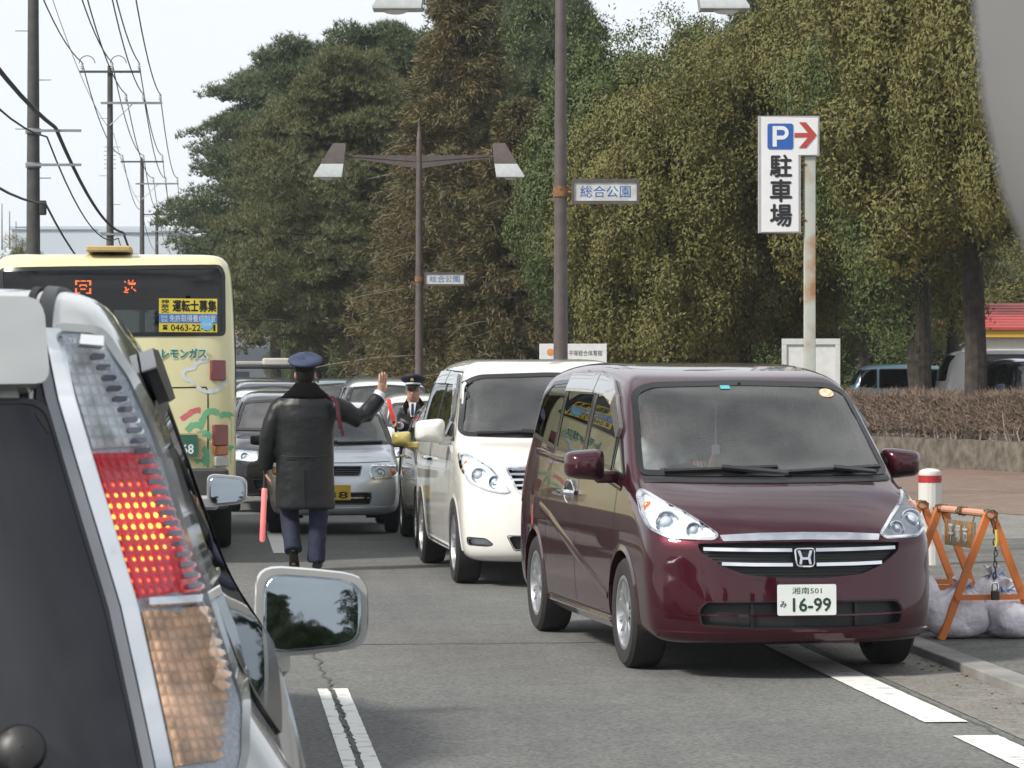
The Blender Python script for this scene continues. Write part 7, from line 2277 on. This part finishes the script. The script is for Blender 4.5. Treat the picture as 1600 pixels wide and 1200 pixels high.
def peaked_cap(parent, c, f, crown, band, badge=False, tilt=0.0, s=1.0):
    c, f = Vector(c), Vector(f).normalized(); x = f.cross(Vector((0, 0, 1))).normalized(); z = x.cross(f)
    P = lambda a, b, d: c + (x * a + z * b + f * d) * s
    m = MB(); rings = []
    for h, w, dp, off in ((-.005, .084, .100, 0), (.030, .086, .102, 0), (.040, .105, .120, .002), (.056, .138, .142, .004), (.072, .148, .150, .006), (.092, .140, .142, .010), (.106, .105, .110, .016), (.112, .05, .055, .02), (.113, .008, .01, .02)):
        rings.append([P(w * math.cos(a), h + (.030 * math.sin(a) * (h > .05)), off + dp * math.sin(a)) for a in np.linspace(0, 2 * PI, 32, endpoint=False)])
    m.loft(rings); cap = m.build('cap', crown, parent, True, None)
    b = MB(); b.loft([[P(w * math.cos(a), h, dp * math.sin(a)) for a in np.linspace(0, 2 * PI, 32, endpoint=False)] for h, w, dp in ((-.008, .0855, .1015), (-.008, .088, .104), (.034, .0895, .1055), (.034, .087, .103))], caps=False)
    b.build('cap_band', band, cap, True, None)
    v = MB(); R = []
    for k, (h, e) in enumerate(((0.0, 0), (-.018, .035), (-.034, .060), (-.036, .060), (-.008, .0), (0.0, 0.0))):
        R.append([P((.086 + e * .2) * math.cos(a), h - .012 * (1 - abs(math.cos(a))) * (e > 0), (.100 + e * math.sin(a) ** .8) * math.sin(a)) for a in np.linspace(.12 * PI, .88 * PI, 15)])
    v.loft(R, caps=False, closed=False); v.build('cap_peak', M['shoe'], cap)
    if badge:
        MB().lathe([(.001, .010), (.016, .009), (.021, .004), (.022, 0)], 16, mtx=frame(P(0, .058, .145), x, z, f)).build('cap_badge', mat('brass', (.55, .42, .16), .35, .8), cap)
        t = MB(); t.tube([P(.089 * math.cos(a), .018, .106 * math.sin(a)) for a in np.linspace(.06 * PI, .94 * PI, 17)], .011, 6, True)
        t.build('cap_braid', M['shirt'], cap)
    return cap

def baton(name, a, b, m, label, group=None):
    a, b = Vector(a), Vector(b); d = (b - a).normalized()
    e = empty(name, a, 0, label, 'baton', group)
    L = (b - a).length
    q = MB().tube([-d * .10, d * .0, d * .06], [.016, .017, .020], 12); q.build('grip', M['black_plastic'], e)
    q = MB().tube([d * .06, d * .07, d * (L - .03), d * (L - .008), d * L], [.020, .026, .026, .021, .006], 14); q.build('light_tube', m, e)
    return e

def policeman_back():
    B = Vector((-1.85, 28.6, 0))
    root = empty('person', B, 0, 'policeman in long black coat seen from behind, raising his right hand', 'person')
    J = dict(pelvis=(0, 0, .98), waist=(0, .0, 1.14), chest=(.01, .01, 1.40), neck=(.01, .015, 1.60), skull=(.0, .03, 1.70), brow=(0, .03, 1.78), top=(0, .03, 1.86),
             shoulderR=(.20, .02, 1.51), elbowR=(.49, .10, 1.36), wristR=(.665, .20, 1.59), shoulderL=(-.20, .02, 1.50), elbowL=(-.33, -.0, 1.19), wristL=(-.355, .05, .89),
             hipR=(.10, 0, .92), kneeR=(.115, .05, .50), ankleR=(.10, .0, .10), toeR=(.105, .16, .04), hipL=(-.10, 0, .92), kneeL=(-.15, .12, .52), ankleL=(-.105, -.06, .19), toeL=(-.10, .05, .05))
    body_mesh(root, J, [dict(wrist=J['wristR'], d=(.035, .05, .20), n=(-.72, .69, 0), s=1.28, curl=(.05, .04, .06, .10), thumb=.6, side=-1),
                        dict(wrist=J['wristL'], d=(.0, .05, -.2), n=(.9, .2, 0), s=1.05, curl=(.75, .8, .85, .85), thumb=.5, side=1)])
    face(root, (0, .035, 1.755), (0, 1, 0))
    h = MB(); R = []
    for z, w, dp, off in ((1.645, .050, .030, -.035), (1.68, .066, .060, -.018), (1.72, .078, .088, -.006), (1.76, .083, .098, 0), (1.80, .084, .100, 0), (1.84, .078, .094, 0), (1.87, .05, .06, 0)):
        R.append([Vector((w * math.cos(a), .03 + off + dp * math.sin(a) * (1 if math.sin(a) < 0 else .35), z)) for a in np.linspace(0, 2 * PI, 24, endpoint=False)])
    h.loft(R); h.build('hair', M['hair'], root, True, None)
    for s in (-1, 1): MB().ball((s * .090, .035, 1.745), .019, 10, 8, (.45, .9, 1.7)).build('ear', M['skin'], root)
    peaked_cap(root, (0, .03, 1.805), (0, 1, .10), M['cap_blue'], M['hair'], s=1.06)
    # long coat
    c = MB()
    loft_ell(c, [((0, 0, .555), .262, .18), ((0, 0, .57), .268, .185), ((0, 0, .80), .262, .175), ((.0, 0, 1.05), .258, .165), ((.0, 0, 1.22), .262, .165), ((.005, .0, 1.38), .268, .165), ((.005, 0, 1.48), .262, .150), ((.005, .01, 1.55), .205, .125), ((.005, .015, 1.60), .11, .10), ((.005, .02, 1.63), .07, .08)], 28)
    loft_ell(c, [((.16, .02, 1.48), .105, .105), ((.25, .03, 1.47), .103, .105), ((.36, .06, 1.42), .098, .100), ((.47, .10, 1.36), .090, .092), ((.53, .13, 1.39), .084, .084), ((.60, .17, 1.48), .076, .076), ((.650, .195, 1.555), .070, .070), ((.656, .197, 1.562), .05, .05)], 18)
    loft_ell(c, [((-.17, .01, 1.50), .09, .09), ((-.235, .01, 1.44), .095, .095), ((-.29, .0, 1.32), .088, .092), ((-.33, -.005, 1.19), .080, .084), ((-.345, .01, 1.05), .075, .078), ((-.357, .04, .915), .068, .068), ((-.357, .042, .905), .05, .05)], 18)
    coat = fuse(c, 'coat', M['leather'], root, .013, 6, .012, .13)
    MB().tube([(-.20, -.155, 1.03), (-.1, -.178, 1.025), (.1, -.178, 1.025), (.21, -.150, 1.03)], .006, 6).build('coat_seam', M['leather'], coat)
    MB().tube([(.0, -.186, .92), (.004, -.190, .75), (.008, -.192, .57)], .005, 5).build('coat_vent', M['gap'], coat)
    f = MB(); R = []
    for z, w, d in ((1.545, .215, .150), (1.575, .200, .152), (1.63, .135, .125), (1.675, .100, .105), (1.685, .085, .09), (1.66, .075, .08)):
        R.append([Vector((.005 + w * math.cos(a), .015 + d * math.sin(a), z - .03 * (math.sin(a) > .3) * math.sin(a))) for a in np.linspace(0, 2 * PI, 28, endpoint=False)])
    f.loft(R); f.build('fur_collar', M['fur'], coat, True, None)
    for s in (-1, 1):
        MB().rbox((s * .185, .0, 1.565), (.13, .055, .012), .02, Matrix.Rotation(s * .42, 3, 'Y')).build('epaulette', M['leather'], coat)
    q = MB()
    for k in range(2):
        q.tube([(.235 + .012 * k, -.07, 1.56), (.285 + .015 * k, -.10, 1.50), (.300 + .012 * k, -.115, 1.40), (.315 + .02 * k, -.105, 1.27 - .03 * k)], [.013, .015, .015, .012], 8)
    q.tube([(.335, -.105, 1.25), (.345, -.105, 1.205)], [.018, .010], 8)
    q.build('whistle_cord', mat('maroon_cord', (.085, .010, .028), .8, var=.5, scale=90, bump=.8, bscale=120), coat)
    MB().tube([(.645, .195, 1.55), (.668, .205, 1.60)], [.056, .050], 14).build('shirt_cuff', M['shirt'], coat)
    t = MB()
    loft_ell(t, [((0, 0, .98), .19, .14), ((0, 0, .85), .19, .14), ((0, 0, .78), .17, .13)], 20)
    loft_ell(t, [((.10, .0, .86), .105, .115), ((.108, .02, .70), .098, .110), ((.115, .05, .50), .086, .100), ((.108, .03, .28), .080, .095), ((.10, .0, .085), .082, .102), ((.10, .0, .075), .07, .09)], 18)
    loft_ell(t, [((-.10, .02, .86), .105, .115), ((-.125, .07, .70), .098, .110), ((-.15, .12, .52), .086, .102), ((-.125, .03, .34), .080, .095), ((-.105, -.05, .185), .082, .100), ((-.104, -.055, .175), .07, .09)], 18)
    fuse(t, 'trousers', M['navy'], root, .014, 4, .020, .10)
    for (x, y, z, pit) in ((.105, .05, .045, 0.0), (-.10, .0, .105, -.75)):
        s = MB(); rot = Matrix.Rotation(pit, 3, 'X')
        R = []
        for dy, w, hh in ((-.11, .030, .045), (-.09, .040, .055), (-.02, .042, .060), (.06, .048, .050), (.13, .046, .038), (.165, .03, .026), (.172, .008, .010)):
            R.append([Vector((x, y, z)) + rot @ Vector((w * math.cos(a), dy, (hh * math.sin(a) if math.sin(a) > 0 else .030 * math.sin(a)))) for a in np.linspace(0, 2 * PI, 18, endpoint=False)])
        s.loft(R); s.build('shoe', M['shoe'], root)
    b = baton('light_baton', B + Vector((-.362, .035, .80)), B + Vector((-.385, .03, .255)), M['baton_pink'], 'pinkish red light baton hanging from the left hand of the policeman in the long coat')
    return root
policeman_back()

def policeman_front():
    B = Vector((-1.17, 38.0, 0))
    rz = 0.0
    root = empty('person', B, 0, 'policeman in glasses with braided cap, facing the camera beside the white minivan', 'person')
    J = dict(pelvis=(.03, 0, .92), waist=(.02, 0, 1.06), chest=(.02, 0, 1.27), neck=(.0, -.01, 1.44), skull=(.0, -.03, 1.53), brow=(0, -.03, 1.60), top=(0, -.03, 1.67),
             shoulderR=(-.12, .05, 1.36), elbowR=(-.10, -.12, 1.13), wristR=(-.155, -.34, 1.175), shoulderL=(.15, -.03, 1.36), elbowL=(.23, -.06, 1.12), wristL=(.09, -.24, 1.165),
             hipR=(-.07, 0, .86), kneeR=(-.07, -.04, .47), ankleR=(-.07, 0, .09), toeR=(-.08, -.15, .04), hipL=(.11, 0, .86), kneeL=(.11, -.05, .47), ankleL=(.12, 0, .09), toeL=(.13, -.15, .04))
    body_mesh(root, J, [dict(wrist=J['wristR'], d=(-.16, -.16, .06), n=(.3, -.2, -.6), s=1.0, curl=(.9, .95, .95, .95), thumb=.5, side=1),
                        dict(wrist=J['wristL'], d=(-.13, -.20, -.01), n=(0, -.1, -1), s=1.0, curl=(.3, .35, .4, .45), thumb=.6, side=-1)])
    face(root, (-.005, -.035, 1.575), (-.06, -1, -.02), True)
    h = MB(); R = []
    for z, w, dp in ((1.49, .055, .05), (1.54, .074, .085), (1.60, .080, .098), (1.66, .078, .094), (1.69, .05, .06)):
        R.append([Vector((w * math.cos(a), -.02 + (dp if math.sin(a) > 0 else .03) * math.sin(a), z)) for a in np.linspace(0, 2 * PI, 20, endpoint=False)])
    h.loft(R); h.build('hair', M['hair'], root, True, None)
    peaked_cap(root, (-.003, -.035, 1.645), (-.06, -1, .06), mat('cap_navy', (.010, .012, .025), .7), M['navy'], True)
    c = MB()
    loft_ell(c, [((.03, 0, .58), .21, .16), ((.03, 0, .80), .20, .155), ((.025, 0, 1.0), .195, .15), ((.02, 0, 1.2), .205, .15), ((.02, 0, 1.32), .205, .14), ((.015, .0, 1.39), .16, .115), ((.005, .0, 1.43), .085, .085), ((0, 0, 1.45), .06, .065)], 24)
    loft_ell(c, [((-.09, .05, 1.35), .08, .08), ((-.13, .03, 1.28), .078, .08), ((-.11, -.11, 1.13), .072, .074), ((-.135, -.24, 1.155), .062, .062), ((-.15, -.315, 1.17), .056, .056), ((-.151, -.320, 1.171), .04, .04)], 16)
    loft_ell(c, [((.12, -.02, 1.36), .08, .08), ((.19, -.03, 1.29), .08, .082), ((.23, -.06, 1.13), .073, .076), ((.165, -.15, 1.145), .064, .064), ((.105, -.22, 1.16), .057, .057), ((.10, -.225, 1.161), .04, .04)], 16)
    coat = fuse(c, 'coat', M['leather'], root, .013, 6, .010, .15)
    MB().prism([(-.045, 0), (.045, 0), (.02, -.17), (-.02, -.17)], .01, frame((-.008, -.128, 1.44), (1, 0, 0), (0, .16, .98), (0, -1, .16))).build('shirt', M['shirt'], coat, smooth=False)
    MB().prism([(-.012, 0), (.012, 0), (.017, -.13), (0, -.16), (-.017, -.13)], .008, frame((-.008, -.140, 1.43), (1, 0, 0), (0, .16, .98), (0, -1, .16))).build('tie', M['navy'], coat, smooth=False)
    f = MB(); f.tube([(-.075, -.10, 1.30), (-.085, -.06, 1.40), (-.05, .05, 1.46), (.05, .05, 1.47), (.09, -.05, 1.42), (.10, -.11, 1.30)], [.030, .040, .045, .045, .042, .032], 10)
    f.build('fur_collar', M['fur'], coat)
    p = MB(); p.prism([(.030 * math.cos(a), .038 * math.sin(a)) for a in np.linspace(0, 2 * PI, 16, endpoint=False)], .008, frame((.232, -.122, 1.255), (.9, .43, 0), (0, 0, 1), (.43, -.9, 0)))
    pt = p.build('arm_patch', mat('patch_teal', (.10, .26, .24), .6, col2=(.45, .40, .25), scale=60), coat, smooth=False)
    MB().tube([(.232 + .024 * math.cos(a) * .9, -.130 + .024 * math.cos(a) * .43, 1.255 + .030 * math.sin(a)) for a in np.linspace(0, 2 * PI, 17)], .004, 5).build('patch_border', M['shirt'], pt)
    MB().tube([(-.148, -.305, 1.168), (-.158, -.340, 1.176)], [.050, .044], 12).build('shirt_cuff', M['shirt'], coat)
    t = MB()
    loft_ell(t, [((.02, 0, .95), .165, .13), ((.02, 0, .74), .16, .12)], 18)
    for x in (-.07, .115):
        loft_ell(t, [((x, 0, .84), .095, .10), ((x, -.04, .47), .082, .09), ((x, 0, .08), .085, .095)], 16)
    fuse(t, 'trousers', M['navy'], root, .016, 4, .015, .1)
    for x in (-.075, .125):
        MB().rbox((x, -.05, .045), (.09, .27, .085), .04).build('shoe', M['shoe'], root)
    baton('light_baton', B + Vector((-.205, -.40, 1.165)), B + Vector((-.285, -.44, 1.495)), M['baton_red'], 'red light baton held upright by the policeman in glasses')
policeman_front()

def driver():
    rz = math.atan2(VAN_FWD.y, VAN_FWD.x)
    root = empty('person', VAN_POS, rz, 'driver in a pale jacket behind the wheel of the maroon minivan', 'person')
    y0 = -.37
    J = dict(pelvis=(.05, y0, .82), waist=(.02, y0, .96), chest=(-.02, y0, 1.18), neck=(0, y0, 1.34), skull=(.03, y0, 1.42), brow=(.03, y0, 1.49), top=(.03, y0, 1.56),
             shoulderR=(.02, y0 - .18, 1.25), elbowR=(.26, y0 - .22, 1.03), wristR=(.52, y0 - .14, 1.10), shoulderL=(.02, y0 + .18, 1.25), elbowL=(.28, y0 + .23, 1.06), wristL=(.55, y0 + .165, 1.16),
             hipR=(.10, y0 - .1, .80), kneeR=(.50, y0 - .12, .86), ankleR=(.75, y0 - .1, .50), toeR=(.88, y0 - .1, .46), hipL=(.10, y0 + .1, .80), kneeL=(.50, y0 + .12, .86), ankleL=(.75, y0 + .1, .50), toeL=(.88, y0 + .1, .46))
    body_mesh(root, J, [dict(wrist=J['wristR'], d=(.2, .02, .08), n=(.1, 0, -1), s=1.0, curl=(.7, .75, .8, .8), thumb=.5, side=1), dict(wrist=J['wristL'], d=(.2, -.03, .10), n=(.1, 0, -1), s=1.05, curl=(.7, .75, .8, .8), thumb=.5, side=-1)])
    face(root, (.035, y0, 1.47), (1, 0, -.02))
    h = MB(); R = []
    for z, w, d in ((1.42, .06, .06), (1.47, .078, .09), (1.53, .084, .10), (1.58, .072, .086), (1.605, .03, .04)):
        R.append([Vector((.02 + (-d if math.cos(a) < 0 else (.10 if z > 1.55 else .02)) * abs(math.cos(a)), y0 + w * math.sin(a), z)) for a in np.linspace(0, 2 * PI, 20, endpoint=False)])
    h.loft(R); h.build('hair', M['hair'], root, True, None)
    c = MB()
    def el(secs):
        for s in secs: pass
        loft_ell(c, secs, 18)
    el([((.04, y0, .78), .15, .19), ((.02, y0, .96), .14, .19), ((-.01, y0, 1.15), .135, .20), ((-.01, y0, 1.27), .11, .17), ((.0, y0, 1.34), .06, .08)])
    el([((.0, y0 - .15, 1.25), .08, .08), ((.10, y0 - .20, 1.17), .075, .075), ((.26, y0 - .22, 1.03), .066, .066), ((.48, y0 - .16, 1.09), .05, .05)])
    el([((.0, y0 + .15, 1.25), .08, .08), ((.10, y0 + .20, 1.18), .075, .075), ((.28, y0 + .23, 1.06), .066, .066), ((.51, y0 + .175, 1.14), .05, .05)])
    fuse(c, 'jacket', mat('pale_jacket', (.52, .53, .55), .8, var=.4, scale=12), root, .016, 4, .02, .08)
    t = MB()
    for s in (-1, 1): loft_ell(t, [((.05, y0 + s * .09, .80), .10, .10), ((.50, y0 + s * .12, .86), .085, .085), ((.74, y0 + s * .1, .52), .065, .065)], 14)
    fuse(t, 'trousers', M['navy'], root, .018, 3)
driver()
# charm hanging from the mirror of the maroon minivan
ch = empty('charm', VAN_POS, math.atan2(VAN_FWD.y, VAN_FWD.x), 'white and orange charm hanging on a cord inside the maroon minivan windscreen', 'ornament')
MB().tube([(.70, -.13, 1.585), (.70, -.13, 1.30)], .004, 5).build('cord', M['shirt'], ch)
MB().rbox((.70, -.13, 1.275), (.02, .05, .06), .008).build('bell', M['shirt'], ch)
MB().tube([(.70, -.14, 1.25), (.70, -.165, 1.16)], [.012, .022], 8).build('tassel', M['orange_lens'], ch)

# ------------------------------------------------------------------ thin haze over the whole place
hz = MB().box((0, 570, 24.45), (1420, 1480, 51.1)).build('haze', None, None, smooth=False)
hm = bpy.data.materials.new('haze'); hm.use_nodes = True
hm.node_tree.nodes.remove(hm.node_tree.nodes['Principled BSDF'])
pv = hm.node_tree.nodes.new('ShaderNodeVolumePrincipled')
pv.inputs['Color'].default_value = (.80, .86, .95, 1)
pv.inputs['Density'].default_value = 0.00025
pv.inputs['Anisotropy'].default_value = 0.2
hm.node_tree.links.new(pv.outputs[0], hm.node_tree.nodes['Material Output'].inputs['Volume'])
hz.data.materials.append(hm)
hz['kind'] = 'stuff'
